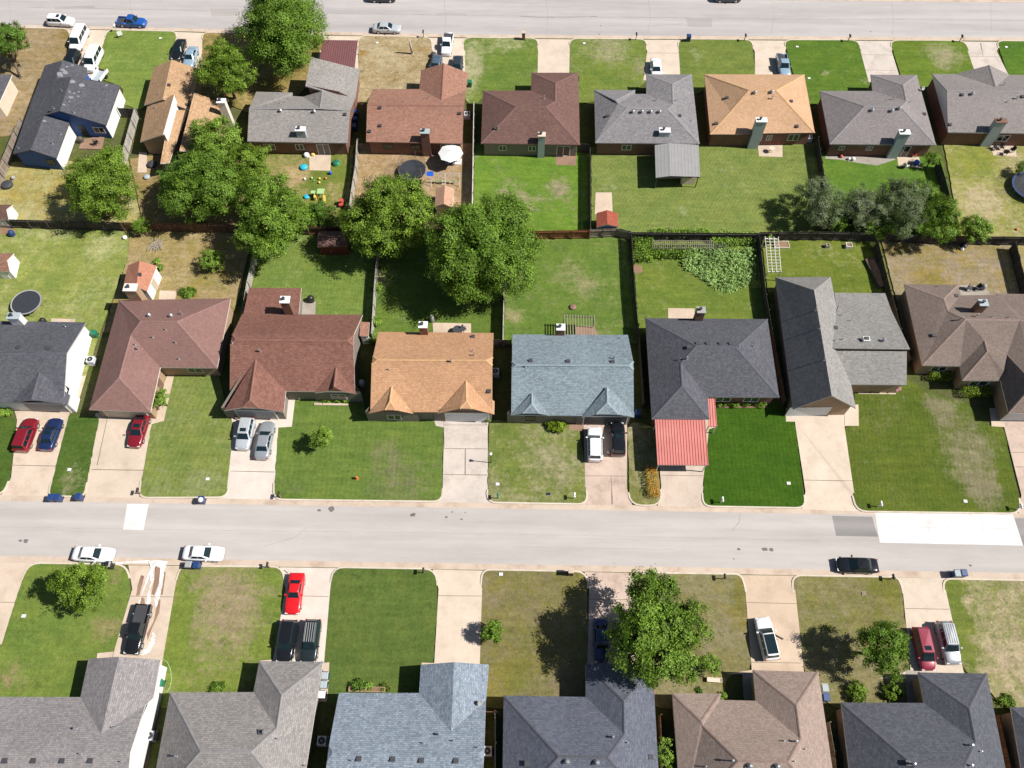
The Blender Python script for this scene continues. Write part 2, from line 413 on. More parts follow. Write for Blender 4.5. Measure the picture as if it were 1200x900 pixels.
def house(key, label, crop, V, R, blocks, roof, wall, trim='trim_white', pitch=0.36, EZ=2.7, group=None,
          name='house', cat='house', cap=None, thick=0.16, oh=0.4):
    h = House(); h.crop = crop
    x0, y0, s = crop
    h.px = lambda u, v: (x0 + u / s, y0 + v / s)
    pos = {}
    for k, t in V.items():
        z = t[2] if len(t) > 2 else EZ
        pos[k] = at(*h.px(t[0], t[1]), z)
    for k, t in R.items():
        if isinstance(t[2], tuple):
            a, b, ax = t[2][:3]
            pt = t[2][3] if len(t[2]) > 3 else pitch
            i = 0 if ax == 'X' else 1
            z = EZ + pt * abs(pos[a][i] - pos[b][i]) / 2
        else: z = t[2]
        pos[k] = at(*h.px(t[0], t[1]), z)
    for pre in ('G', 'H'):
        a, b = pos.get(pre + 'l'), pos.get(pre + 'r')
        for q in (pre + 'c1', pre + 'c2', pre.lower() + '1'):
            if a is None or b is None or q not in pos or (q[1] == '1' and key != 'M0'): continue
            px = h.px(*(V.get(q) or R.get(q))[:2])
            best = None
            for z in [EZ + .2 + .02 * i for i in range(120)]:
                w = at(px[0], px[1], z); e = abs(w.y - (a.y + (b.y - a.y) * (w.x - a.x) / (b.x - a.x)))
                if best is None or e < best[0]: best = (e, w)
            w = best[1]; w.z = min(max(w.z, 3.2), 4.6)
            w.y = a.y + (b.y - a.y) * (w.x - a.x) / (b.x - a.x)
            print('snap', key, q, round(w.z, 2)); pos[q] = w
    for blk in blocks:                      # a gable's peak stands in the plane of its end wall
        o = blk[0]
        for i, q in enumerate(o):
            if q in R and q not in V:
                a, b, r = pos[o[i - 1]], pos[o[(i + 1) % len(o)]], pos[q]
                d = Vector((b.x - a.x, b.y - a.y)); d.normalize(); w = Vector((r.x - a.x, r.y - a.y))
                off = w - d * w.dot(d)
                if off.length < 1.2: r.x -= off.x; r.y -= off.y
                print('gable', key, q, round(off.length, 2))
    h.pos = pos
    allp = [p for p in pos.values()]
    c = sum(allp, Vector()) / len(allp)
    h.root = thing(name, label, cat, (c.x, c.y, 0.0), 0.0, group)
    rb, wb = MB(), MB()
    capb = MB()
    h.tris = []; h.walls = []
    for blk in blocks:
        outline, faces = blk[0], blk[1]
        ohs = dict(blk[2]) if len(blk) > 2 else {}
        ohs.setdefault('d', oh)
        # roof skin
        edges = {}
        fn = []
        for f in faces:
            pts = [pos[k] for k in f]
            nrm = Vector()
            for i in range(len(pts)):
                nrm += pts[i].cross(pts[(i + 1) % len(pts)])
            if nrm.z < 0: f = f[::-1]; pts = pts[::-1]; nrm = -nrm
            nrm.normalize()
            fn.append((f, pts, nrm))
            for tr in tessellate_polygon([pts]):
                q = [pts[i] for i in tr]
                if (q[1] - q[0]).cross(q[2] - q[0]).z < 0: q = q[::-1]
                rb.add(q, [(0, 1, 2)], 0)
                rb.add([p - Vector((0, 0, thick)) for p in q], [(2, 1, 0)], 1)
                h.tris.append(q)
            for i in range(len(f)):
                e = (f[i], f[(i + 1) % len(f)])
                edges.setdefault(tuple(sorted(e)), []).append((e, nrm))
        for e, lst in edges.items():
            a, b = lst[0][0]
            if len(lst) == 1:
                A, B = pos[a], pos[b]
                d = Vector((0, 0, thick))
                rb.add([A - d, B - d, B, A], [(0, 1, 2, 3)], 1)
            elif len(lst) == 2 and cap:
                n1, n2 = lst[0][1], lst[1][1]
                if n1.dot(n2) > 0.995: continue
                A, B = pos[a], pos[b]
                d = (B - A).normalized()
                s1, s2 = -n1.cross(d), -n2.cross(d)
                if s1.dot(n2) < 0: s1 = -s1
                # face 1 lies to the left of a->b when seen from above
                l1 = n1.cross(d).normalized(); l2 = (-n2.cross(d)).normalized()
                if l1.z > -0.02 or l2.z > -0.02: continue      # valley
                up = (n1 + n2).normalized() * 0.035
                w = 0.15
                capb.add([A + up, B + up, B + up * 0.6 + l1 * w, A + up * 0.6 + l1 * w], [(0, 1, 2, 3)])
                capb.add([A + up, A + up * 0.6 + l2 * w, B + up * 0.6 + l2 * w, B + up], [(0, 1, 2, 3)])
        pts = [(pos[k].x, pos[k].y) for k in outline]
        ins, sg, ln = inset(pts, ohs)
        tops = [pos[k].z - 0.06 for k in outline]
        n = len(ins)
        for i in range(n):
            j = (i + 1) % n
            q = [(ins[i][0], ins[i][1], 0), (ins[j][0], ins[j][1], 0), (ins[j][0], ins[j][1], tops[j]), (ins[i][0], ins[i][1], tops[i])]
            wb.add(q if sg > 0 else q[::-1], [(0, 1, 2, 3)])
        h.walls.append((ins, sg, ln, outline))
    h.wall = wb.build('wall', M[wall] if isinstance(wall, str) else wall, h.root)
    h.roof = rb.build('roof', [roof, M[trim]], h.root)
    if capb.f: capb.build('ridge_cap', cap, h.roof)
    HOUSES[key] = h
    return h

def roof_hit(h, px, py):
    d = ray(px, py)
    best = None
    for q in h.tris:
        p = intersect_ray_tri(q[0], q[1], q[2], d, CAM, True)
        if p is not None and (best is None or (p - CAM).length < (best[0] - CAM).length):
            best = (p, (q[1] - q[0]).cross(q[2] - q[0]).normalized())
    return best

def vents(h, lst):
    for t in lst:
        u, v, kind = t[:3]
        r = roof_hit(h, *h.px(u, v))
        if r is None: print('vent off roof', h.root['label'], u, v); continue
        p, n = r
        mb = MB()
        if kind == 'pipe':
            mb.cyl(p - Vector((0, 0, .1)), p + Vector((0, 0, .42)), .05, .05, 8)
            mb.cyl(p - Vector((0, 0, .1)), p + Vector((0, 0, .09)), .16, .07, 8)
            mb.build('vent_pipe', M['metal'], h.roof)
        elif kind == 'flue':
            mb.cyl(p - Vector((0, 0, .15)), p + Vector((0, 0, .5)), .07, .07, 10)
            mb.cyl(p + Vector((0, 0, .5)), p + Vector((0, 0, .6)), .12, .09, 10)
            mb.cyl(p - Vector((0, 0, .15)), p + Vector((0, 0, .1)), .16, .08, 10)
            mb.build('flue_pipe', M['metal'], h.roof)
        elif kind == 'turtle':
            mb.obox(p.x, p.y, .36, .36, p.z - .12, p.z + .13)
            mb.obox(p.x, p.y, .46, .46, p.z + .13, p.z + .17)
            mb.build('roof_vent', M['dark'], h.roof)
        elif kind == 'turbine':
            mb.cyl(p - Vector((0, 0, .15)), p + Vector((0, 0, .22)), .17, .15, 12)
            mb.build('turbine_vent', M['metal'], h.roof)
            b = MB(); k = 14
            for i in range(k):
                a = 2 * math.pi * i / k; a2 = a + .28
                for (za, ra), (zb, rb_) in (((.22, .2), (.36, .26)), ((.36, .26), (.5, .13))):
                    b.add([(p.x + ra * math.cos(a), p.y + ra * math.sin(a), p.z + za), (p.x + ra * math.cos(a2), p.y + ra * math.sin(a2), p.z + za),
                           (p.x + rb_ * math.cos(a2), p.y + rb_ * math.sin(a2), p.z + zb), (p.x + rb_ * math.cos(a), p.y + rb_ * math.sin(a), p.z + zb)], [(0, 1, 2, 3)])
            b.cyl(p + Vector((0, 0, .49)), p + Vector((0, 0, .53)), .15, .1, 12)
            b.build('turbine_head', M['metal'], h.roof)
        elif kind == 'dish':
            mb.cyl(p - Vector((0, 0, .1)), p + Vector((0, 0, .5)), .03, .03, 6)
            c = p + Vector((.05, -.12, .55)); ax = Vector((.3, -.7, .6)).normalized(); uu = ax.orthogonal().normalized(); ww = ax.cross(uu)
            vs = [c - ax * .07] + [c + (uu * math.cos(a) + ww * math.sin(a)) * .3 for a in [2 * math.pi * i / 14 for i in range(14)]]
            mb.add(vs, [(0, 1 + i, 1 + (i + 1) % 14) for i in range(14)])
            mb.bar(c + ww * -.25, c + ax * .35, .03)
            mb.build('satellite_dish', M['trim_grey'], h.roof)
        elif kind == 'antenna':
            mb.cyl(p - Vector((0, 0, .1)), p + Vector((0, 0, 1.5)), .025, .025, 6)
            q = p + Vector((0, 0, 1.4))
            mb.bar(q - Vector((.7, 0, 0)), q + Vector((.7, 0, 0)), .03)
            for i in range(5):
                e = q + Vector((-.6 + .3 * i, 0, 0)); mb.bar(e - Vector((0, .45 - .05 * i, 0)), e + Vector((0, .45 - .05 * i, 0)), .02)
            mb.build('aerial', M['metal'], h.roof)
        elif kind == 'patch':
            rr = t[3] if len(t) > 3 else .35
            k = 9; random.seed(int(u * 7 + v))
            uu = n.orthogonal().normalized(); ww = n.cross(uu)
            mb.poly([p + n * .012 + (uu * math.cos(a) + ww * math.sin(a)) * rr * random.uniform(.6, 1.1) for a in [2 * math.pi * i / k for i in range(k)]])
            mb.build('worn_shingle_patch', M['worn'], h.roof)

def chimney(h, top, size, mat, capmat, zt=None, base=None, zb=0.0, kind='flue', taper=0.0, label=None, out=True):
    tx, ty = h.px(*top)
    if base is not None:
        bp = at(*h.px(*base), 0.0)
        ev = [h.pos[k].y for k in ('BL', 'SL') if k in h.pos]
        if ev and out: bp.y = min(bp.y, ev[0] - .07)
        lo, hi = 3.2, 7.5
        for _ in range(30):
            z = (lo + hi) / 2
            if at(tx, ty, z).y - size[1] / 2 > bp.y: lo = z
            else: hi = z
        zt = (lo + hi) / 2
        print('chimney', h.root['label'][:30], round(zt, 2), 'dx', round(at(tx, ty, zt).x - bp.x, 2))
    p = at(tx, ty, zt)
    mb = MB()
    sx, sy = size
    mb.obox(p.x, p.y, sx, sy, zb, zt)
    o = mb.build('chimney', M[mat] if isinstance(mat, str) else mat, h.root)
    if label: o['label'] = label
    c = MB()
    c.obox(p.x, p.y, sx + .14, sy + .14, zt, zt + .09)
    c.build('chimney_cap', M[capmat] if isinstance(capmat, str) else capmat, o)
    f = MB()
    f.cyl((p.x - sx * .12, p.y, zt + .09), (p.x - sx * .12, p.y, zt + .36), .14, .13, 10)
    f.cyl((p.x - sx * .12, p.y, zt + .42), (p.x - sx * .12, p.y, zt + .47), .22, .2, 10)
    for a in range(3):
        dx, dy = .13 * math.cos(a * 2.1), .13 * math.sin(a * 2.1)
        f.bar((p.x - sx * .12 + dx, p.y + dy, zt + .34), (p.x - sx * .12 + dx, p.y + dy, zt + .43), .02)
    f.build('chimney_pot', M['dark'], o)
    return o

def opening(h, blk, edge, t, w, z0, z1, kind='window', mat=None, fr='trim_white'):
    ins, sg, ln, outline = h.walls[blk]
    i = edge if isinstance(edge, int) else outline.index(edge)
    p, q = Vector(ins[i]), Vector(ins[(i + 1) % len(ins)])
    d = (q - p).normalized()
    nrm = Vector((-d.y, d.x)) * (-1 if sg > 0 else 1) if True else None
    c = p.lerp(q, t)
    rz = math.atan2(d.y, d.x)
    def slab(mb, a0, a1, za, zb, off, th):
        m = c + d * (a0 + a1) / 2 + nrm * (off + th / 2)
        mb.obox(m.x, m.y, abs(a1 - a0), th, za, zb, rz)
    if kind == 'window':
        f = MB(); k = .09
        slab(f, -w / 2, w / 2, z0, z0 + k, -.02, .09); slab(f, -w / 2, w / 2, z1 - k, z1, -.02, .09)
        slab(f, -w / 2, -w / 2 + k, z0 + k, z1 - k, -.02, .09); slab(f, w / 2 - k, w / 2, z0 + k, z1 - k, -.02, .09)
        slab(f, -k / 2, k / 2, z0 + k, z1 - k, -.02, .08)
        o = f.build('window', M[fr], h.root)
        g = MB(); slab(g, -w / 2 + k * .6, w / 2 - k * .6, z0 + k * .6, z1 - k * .6, -.02, .045)
        g.build('pane', M['glass'], o)
    elif kind == 'garage':
        f = MB()
        n = 4; hh = (z1 - z0) / n
        for a in range(n):
            slab(f, -w / 2, w / 2, z0 + a * hh + .012, z0 + (a + 1) * hh - .012, -.02, .06)
        slab(f, -w / 2, w / 2, z0, z1, -.03, .055)
        f.build('garage_door', M[mat or 'garage'], h.root)
        g = MB()
        slab(g, -w / 2 - .14, -w / 2, z0, z1 + .14, -.02, .08); slab(g, w / 2, w / 2 + .14, z0, z1 + .14, -.02, .08); slab(g, -w / 2, w / 2, z1, z1 + .14, -.02, .08)
        g.build('garage_frame', M[fr], h.root)
    else:
        f = MB(); slab(f, -w / 2, w / 2, z0, z1, -.02, .07)
        o = f.build('door', M[mat or 'door'], h.root)
        g = MB(); slab(g, w / 2 - .14, w / 2 - .07, (z0 + z1) / 2 - .1, (z0 + z1) / 2 + .04, .05, .06); g.build('handle', M['metal'], o)

M['worn'] = surf('worn pale shingle', (0.21, 0.205, 0.22, 1), 0.9, 0.35, 5, 0.4)
RF = {
 'charcoal': shingle('charcoal shingle', S(92, 92, 98), S(104, 104, 110)),
 'bluegrey': shingle('blue grey shingle', S(112, 112, 120), S(122, 124, 132)),
 'tan': shingle('tan shingle', S(196, 158, 122), S(206, 170, 132)),
 'tan2': shingle('light tan shingle', S(212, 170, 132), S(220, 180, 144), grain=0.26),
 'tan3': shingle('orange tan shingle', S(204, 156, 118), S(214, 168, 130), grain=0.32),
 'warmgrey': shingle('warm grey shingle', S(160, 154, 150), S(168, 162, 156)),
 'pink': shingle('pink brown shingle', S(168, 124, 106), S(180, 136, 116)),
 'maroon': shingle('maroon brown shingle', S(124, 94, 87), S(132, 102, 93), grain=0.4),
 'grey6': shingle('grey shingle', S(146, 142, 144), S(154, 150, 150)),
 'grey8': shingle('taupe grey shingle', S(148, 140, 138), S(156, 148, 146), grain=0.34),
 'grey9': shingle('light taupe shingle', S(154, 146, 142), S(160, 152, 148), grain=0.34),
 'plum': shingle('plum brown shingle', S(146, 112, 104), S(152, 118, 110), grain=0.24),
 'redbrown': shingle('red brown shingle', S(140, 98, 86), S(152, 110, 96)),
 'slate': shingle('slate blue shingle', S(138, 152, 160), S(152, 166, 172), grain=0.5),
 'black': shingle('black grey shingle', S(96, 96, 104), S(108, 108, 114)),
 'pebble': shingle('pebble grey shingle', S(152, 149, 144), S(162, 158, 153), grain=0.4),
 'mocha': shingle('mocha brown shingle', S(140, 124, 114), S(146, 130, 120), grain=0.32),
 'grey_b0': shingle('weathered grey shingle', S(154, 148, 148), S(164, 158, 156)),
 'grey_b1': shingle('warm weathered grey shingle', S(156, 150, 148), S(164, 158, 152)),
 'blue_b2': shingle('blue slate shingle', S(140, 152, 166), S(158, 168, 178), grain=0.55),
 'navy': shingle('navy grey shingle', S(106, 110, 122), S(116, 120, 132)),
 'cocoa': shingle('cocoa shingle', S(166, 146, 134), S(172, 152, 140), grain=0.34),
 'graphite': shingle('graphite shingle', S(96, 98, 106), S(106, 108, 114)),
}
def capm(r, k=1.25):
    return None
RC = {k: surf(k + ' ridge', tuple(min(.8, x * 1.06) for x in c) + (1,), 0.9, 0.15, 2.0, 0.2) for k, c in {
 'maroon': S(128, 98, 92)[:3], 'grey': S(150, 146, 146)[:3], 'tan': S(216, 172, 126)[:3], 'plum': S(150, 116, 110)[:3], 'red': S(148, 106, 92)[:3], 'slate': S(150, 164, 170)[:3], 'dark': S(98, 98, 106)[:3], 'mocha': S(152, 130, 120)[:3]}.items()}

def build_houses():
    # ---------------- top row
    h = house('T0', 'dark roofed cream house cut by the left edge beside the blue house', (0, 60, 6),
      {'TL': (-520, 150), 'TR': (85, 165), 'BR': (-10, 372), 'BL': (-640, 352)},
      {'r1': (-250, 165, ('TL', 'TR', 'X', .3)), 'r2': (-380, 345, ('TL', 'TR', 'X', .3))},
      [(['TL', 'r1', 'TR', 'BR', 'r2', 'BL'], [['TL', 'r1', 'r2', 'BL'], ['r1', 'TR', 'BR', 'r2']], {'d': .3})], RF['charcoal'], 'cream', 'trim_white')
    # T1 blue house
    V = {'A': (315, 100), 'P': (277, 205), 'Q': (172, 487), 'O': (90, 722), 'C': (610, 115), 'D': (597, 195), 'H': (845, 240), 'I': (745, 520), 'L': (487, 502), 'Mm': (395, 752)}
    R = {'B': (437, 70, ('A', 'C', 'X')), 'E': (394, 196, ('A', 'C', 'X')), 'G': (500, 180, ('P', 'H', 'X')), 'J': (415, 432, ('P', 'H', 'X')),
         'K': (300, 470, ('Q', 'L', 'X')), 'N': (210, 706, ('Q', 'L', 'X'))}
    h = house('T1', 'blue walled house with a charcoal roof stepped into three gables', (0, 60, 6), V, R,
      [(['P', 'G', 'H', 'I', 'J', 'Q'], [['P', 'G', 'J', 'Q'], ['G', 'H', 'I', 'J']], {'d': .25, 5: .4, 2: .3}),
       (['A', 'B', 'C', 'D', 'E', 'P'], [['A', 'B', 'E', 'P'], ['B', 'C', 'D', 'E']], {'d': .3, 3: -.4, 4: -.4}),
       (['Q', 'K', 'L', 'Mm', 'N', 'O'], [['Q', 'K', 'N', 'O'], ['K', 'L', 'Mm', 'N']], {'d': .3, 0: -.4, 1: -.4})],
      RF['charcoal'], 'blue_siding', 'trim_dark')
    for b, e in ((0, 2), (2, 2)):
        wm = MB()
        ins, sg, ln, ou = h.walls[b]
        p, q = Vector(ins[e]), Vector(ins[e + 1]); d = (q - p).normalized(); nn = Vector((-d.y, d.x)) * (-1 if sg > 0 else 1)
        m = (p + q) / 2 + nn * .03
        wm.obox(m.x, m.y, (q - p).length + .1, .06, 0.02, 2.55, math.atan2(d.y, d.x))
        wm.build('white_side_wall', M['white'], h.root)
    vents(h, [(435, 280, 'pipe'), (485, 352, 'pipe'), (380, 405, 'pipe'), (358, 420, 'turtle'), (520, 433, 'pipe'), (428, 585, 'pipe'), (370, 652, 'pipe'), (132, 684, 'pipe'),
              (512, 215, 'patch', .42), (575, 240, 'patch', .4), (500, 325, 'patch', .35), (488, 285, 'patch', .22), (520, 295, 'patch', .2), (555, 287, 'patch', .18), (552, 318, 'patch', .2), (450, 375, 'patch', .22), (440, 130, 'patch', .32), (470, 110, 'patch', .2), (510, 100, 'patch', .2), (425, 165, 'patch', .5), (460, 150, 'patch', .4), (750, 240, 'patch', .2), (313, 492, 'patch', .25)])
    opening(h, 0, 3, .25, 1.6, .9, 2.0); opening(h, 0, 3, .72, 1.0, 0.1, 2.1, 'door', 'black'); opening(h, 2, 3, .45, 1.2, .9, 2.0, fr='trim_dark')
    # T2 tan shed-roof house
    V = {'A': (160, 207, 2.6), 'B': (100, 440, 2.6), 'C': (440, 215, 2.6), 'D': (378, 470, 2.6),
         'E': (118, 452, 2.5), 'F': (75, 668, 2.5), 'G': (287, 372, 4.5), 'Hh': (217, 622, 4.5),
         'I': (262, 470, 3.1), 'J': (372, 470, 2.6), 'K': (252, 800, 2.6), 'Lq': (200, 800, 3.1),
         'Mm': (410, 360, 4.3), 'N': (600, 432, 2.5), 'O': (545, 735, 2.5), 'P': (318, 722, 4.3)}
    R = {'r1': (266, 165, ('A', 'C', 'X', .42)), 'r2': (215, 402, ('A', 'C', 'X', .42))}
    h = house('T2', 'tan roofed house of offset shed roofs beneath the trees', (150, 40, 5.29), V, R,
      [(['A', 'r1', 'C', 'D', 'r2', 'B'], [['A', 'r1', 'r2', 'B'], ['r1', 'C', 'D', 'r2']], {'d': .3}),
       (['E', 'G', 'Hh', 'F'], [['E', 'G', 'Hh', 'F']], {'d': .3, 1: .05}),
       (['I', 'J', 'K', 'Lq'], [['I', 'J', 'K', 'Lq']], {'d': .25}),
       (['Mm', 'N', 'O', 'P'], [['Mm', 'N', 'O', 'P']], {'d': .25})], RF['tan'], 'brick_tan', 'trim_white')
    ins, sg, ln, ou = h.walls[1]
    p, q = Vector(ins[1]), Vector(ins[2]); d = (q - p).normalized(); m = (p + q) / 2 + Vector((.05, 0))
    mb = MB(); mb.obox(m.x, m.y, (q - p).length, .06, 2.4, 4.36, math.atan2(d.y, d.x)); mb.build('white_clerestory_wall', M['white'], h.root)
    chimney(h, (578, 415), (1.1, .8), 'trim_white', 'white', zt=4.9)
    vents(h, [(192, 370, 'pipe'), (172, 455, 'pipe'), (255, 318, 'turtle'), (367, 440, 'turtle'), (450, 632, 'turtle')])
    # T3 warm grey with shed wing
    V = {'A': (160, 410), 'B': (385, 415), 'C': (385, 437), 'D': (450, 441), 'SL': (105, 718), 'SR': (725, 728),
         'W1': (500, 195, 4.6), 'W2': (800, 270, 2.6), 'W3': (776, 440, 2.6), 'W4': (465, 375, 4.6), 'X1': (570, 405, 4.05)}
    R = {'r1': (108, 515, ('A', 'SL', 'Y')), 'r2': (755, 525, ('A', 'SL', 'Y')), 'X2': (555, 512, 4.35)}
    h = house('T3', 'warm grey house with a shed roofed garage wing behind the maroon carport', (270, 30, 5.294), V, R,
      [(['A', 'B', 'C', 'D', 'W3', 'r2', 'SR', 'SL', 'r1'], [['A', 'B', 'C', 'D', 'X2', 'r1'], ['r1', 'X2', 'r2', 'SR', 'SL'], ['D', 'X1', 'X2'], ['X2', 'X1', 'W3', 'r2']], {'d': .35}),
       (['W1', 'W2', 'W3', 'X1', 'W4'], [['W1', 'W2', 'W3', 'X1', 'W4']], {'d': .3, 2: -.3})], RF['warmgrey'], 'brick', 'trim_grey', pitch=0.28, cap=RC['grey'])
    chimney(h, (434, 643), (1.3, .75), 'siding_grey', 'white', base=(442, 790), out=False)
    vents(h, [(313, 535, 'turbine'), (522, 540, 'turbine'), (712, 553, 'turtle'), (548, 303, 'pipe'), (310, 483, 'pipe'), (362, 457, 'pipe'), (535, 452, 'pipe')])
    opening(h, 0, 'SR', .82, 1.6, .9, 2.0); opening(h, 0, 'SR', .25, 1.8, .1, 2.1); opening(h, 0, 'SR', .5, 1.2, .9, 2.0)
    # T4 pink brown
    V = {'A': (125, 210), 'B': (385, 210), 'WL': (395, 105), 'WR': (655, 120), 'C': (645, 218), 'SR': (625, 512), 'SL': (90, 503)}
    R = {'w1': (520, 70, ('WL', 'WR', 'X', .42)), 'w2': (508, 272, ('WL', 'WR', 'X', .42)), 'r1': (95, 298, ('A', 'SL', 'Y')), 'r2': (632, 304, ('A', 'SL', 'Y'))}
    h = house('T4', 'pink brown roofed house with the tall front gable and blue capped chimney', (410, 60, 4.737), V, R,
      [(['A', 'B', 'WL', 'w1', 'WR', 'C', 'r2', 'SR', 'SL', 'r1'],
        [['A', 'B', 'w2', 'r1'], ['B', 'WL', 'w1', 'w2'], ['w1', 'WR', 'C', 'w2'], ['w2', 'C', 'r2', 'r1'], ['r1', 'r2', 'SR', 'SL']], {'d': .35})], RF['pink'], 'brick', 'trim_brown', cap=RC['red'])
    chimney(h, (416, 446), (1.2, .8), 'brick', 'siding_grey', base=(418, 562))
    vents(h, [(168, 316, 'turtle'), (168, 415, 'turtle'), (610, 347, 'turtle'), (110, 447, 'turtle'), (440, 262, 'flue'), (410, 268, 'pipe'), (300, 283, 'pipe')])
    opening(h, 0, 'SR', .8, 1.3, 1.0, 2.0, fr='trim_dark'); opening(h, 0, 'SR', .5, 1.3, 1.0, 2.0, fr='trim_dark'); opening(h, 0, 'SR', .15, 1.8, .1, 2.1)
    opening(h, 0, 'w1', .0, 4.8, .05, 2.15, 'garage')
    # T5 maroon hip
    V = {'TL': (110, 250), 'I': (500, 250), 'WL': (505, 105), 'WR': (885, 105), 'BR': (897, 690), 'BL': (95, 678)}
    R = {'r1': (380, 382, ('TL', 'BL', 'Y')), 'r2': (622, 382, ('TL', 'BL', 'Y')), 'w1': (700, 188, ('WL', 'WR', 'X')), 'w2': (697, 340, ('WL', 'WR', 'X'))}
    L = [(['TL', 'I', 'WL', 'WR', 'BR', 'BL'], [['TL', 'r1', 'BL'], ['TL', 'I', 'w2', 'r2', 'r1'], ['I', 'WL', 'w1', 'w2'], ['WL', 'WR', 'w1'], ['WR', 'BR', 'r2', 'w2', 'w1'], ['r1', 'r2', 'BR', 'BL']])]
    h = house('T5', 'dark maroon hip roofed house with pale green chimney face', (550, 70, 6.925), V, R, L, RF['maroon'], 'brick_grey', 'trim_brown', cap=RC['maroon'])
    chimney(h, (588, 608), (.95, .75), 'siding_grey', 'cream', base=(584, 770))
    vents(h, [(605, 318, 'flue'), (568, 330, 'pipe'), (725, 365, 'pipe'), (215, 560, 'turtle'), (232, 562, 'pipe')])
    opening(h, 0, 'BR', .8, 1.1, 1.0, 2.0); opening(h, 0, 'BR', .48, 1.1, 1.0, 2.0); opening(h, 0, 'BR', .14, 1.9, .1, 2.1)
    opening(h, 0, 'WL', .5, 4.8, .05, 2.15, 'garage')
    # T6 grey
    V = {'TL': (92, 198), 'a': (360, 200), 'b': (362, 225), 'I': (435, 225), 'WL': (435, 95), 'WR': (735, 97), 'BR': (785, 553), 'BL': (100, 547)}
    R = {'r1': (310, 318, ('TL', 'BL', 'Y')), 'r2': (578, 325, ('TL', 'BL', 'Y')), 'w1': (607, 160, ('WL', 'WR', 'X')), 'w2': (612, 295, ('WL', 'WR', 'X')), 'b1': (235, 268, 4.15), 'b2': (252, 287, 4.15)}
    h = house('T6', 'grey roofed house with four turbine vents in a row', (680, 70, 5.625), V, R,
      [(['TL', 'a', 'b', 'I', 'WL', 'WR', 'BR', 'BL'], [['TL', 'b1', 'b2', 'r1', 'BL'], ['TL', 'a', 'b1'], ['a', 'b', 'b2', 'b1'], ['b', 'I', 'w2', 'r2', 'r1', 'b2'], ['I', 'WL', 'w1', 'w2'], ['WL', 'WR', 'w1'], ['WR', 'BR', 'r2', 'w2', 'w1'], ['r1', 'r2', 'BR', 'BL']])],
      RF['grey6'], 'brick', 'trim_grey', pitch=0.28, cap=RC['grey'])
    chimney(h, (557, 466), (1.45, .8), 'siding_grey', 'white', base=(548, 612), out=False)
    vents(h, [(347, 350, 'turbine'), (406, 350, 'turbine'), (464, 350, 'turbine'), (522, 350, 'turbine'), (500, 272, 'flue'), (398, 280, 'pipe'), (655, 372, 'turtle'), (630, 272, 'pipe'), (733, 405, 'pipe'), (180, 372, 'turtle')])
    opening(h, 0, 'WL', .5, 4.8, .05, 2.15, 'garage'); opening(h, 0, 'BR', .7, 1.4, 1.0, 2.0); opening(h, 0, 'BR', .2, 1.8, .1, 2.1)
    # T7 light tan hip
    V = {'TL': (107, 118), 'TR': (917, 120), 'BR': (1003, 592), 'm1': (600, 597), 'm2': (480, 606), 'BL': (155, 605)}
    R = {'r1': (470, 245, ('TL', 'BL', 'Y')), 'r2': (690, 248, ('TL', 'BL', 'Y')), 'k': (320, 420, 3.72)}
    h = house('T7', 'light tan hip roofed house between two grey roofs', (810, 70, 6.925), V, R,
      [(['TL', 'TR', 'BR', 'm1', 'm2', 'BL'], [['TL', 'r1', 'k', 'BL'], ['TL', 'TR', 'r2', 'r1'], ['TR', 'BR', 'r2'], ['BL', 'k', 'm2'], ['r1', 'r2', 'BR', 'm1', 'm2', 'k']])], RF['tan2'], 'brick', 'trim_dark', pitch=0.41, cap=RC['tan'])
    chimney(h, (570, 490), (1.45, .8), 'siding_grey', 'white', base=(512, 680))
    vents(h, [(515, 275, 'turbine'), (652, 270, 'turbine'), (655, 318, 'flue'), (290, 310, 'turtle'), (203, 520, 'turtle'), (810, 340, 'turtle'), (857, 543, 'turtle')])
    opening(h, 0, 'BR', .33, 1.6, .9, 2.1); opening(h, 0, 'BR', .85, .8, 1.0, 2.0); opening(h, 0, 'm1', .3, 1.2, .9, 2.1)
    # T8
    V = {'TL': (68, 235), 'I': (465, 235), 'WL': (453, 112), 'WR': (800, 115), 'BR': (945, 642), 'BL': (145, 635)}
    R = {'r1': (408, 350, ('TL', 'BL', 'Y')), 'r2': (680, 356, ('TL', 'BL', 'Y')), 'w1': (697, 190, ('WL', 'WR', 'X')), 'w2': (722, 312, ('WL', 'WR', 'X'))}
    h = house('T8', 'taupe grey hip roofed house with white capped chimney and strip of back paving', (950, 70, 6.43), V, R, L, RF['grey8'], 'brick', 'trim_grey', pitch=0.38, cap=RC['grey'])
    chimney(h, (708, 547), (1.4, .8), 'siding_grey', 'white', base=(618, 720))
    vents(h, [(460, 388, 'turbine'), (608, 392, 'turbine'), (665, 375, 'turbine'), (618, 300, 'flue'), (572, 312, 'pipe'), (750, 325, 'pipe'), (855, 412, 'turtle'), (832, 232, 'dish')])
    opening(h, 0, 'BR', .6, .9, 1.2, 2.0); opening(h, 0, 'BR', .88, .8, 1.2, 2.0); opening(h, 0, 'BR', .25, 1.8, .1, 2.1)
    opening(h, 0, 'WL', .5, 4.8, .05, 2.15, 'garage')
    # T9
    V = {'TL': (160, 133), 'f1': (300, 133), 'f2': (615, 138), 'TR': (930, 142), 'SR': (985, 485), 'SL': (255, 475)}
    R = {'r1': (250, 230, ('TL', 'SL', 'Y')), 'r2': (985, 236, ('TL', 'SL', 'Y')), 'w1': (500, 88, ('f1', 'f2', 'X', .42)), 'w2': (535, 210, ('f1', 'f2', 'X', .42))}
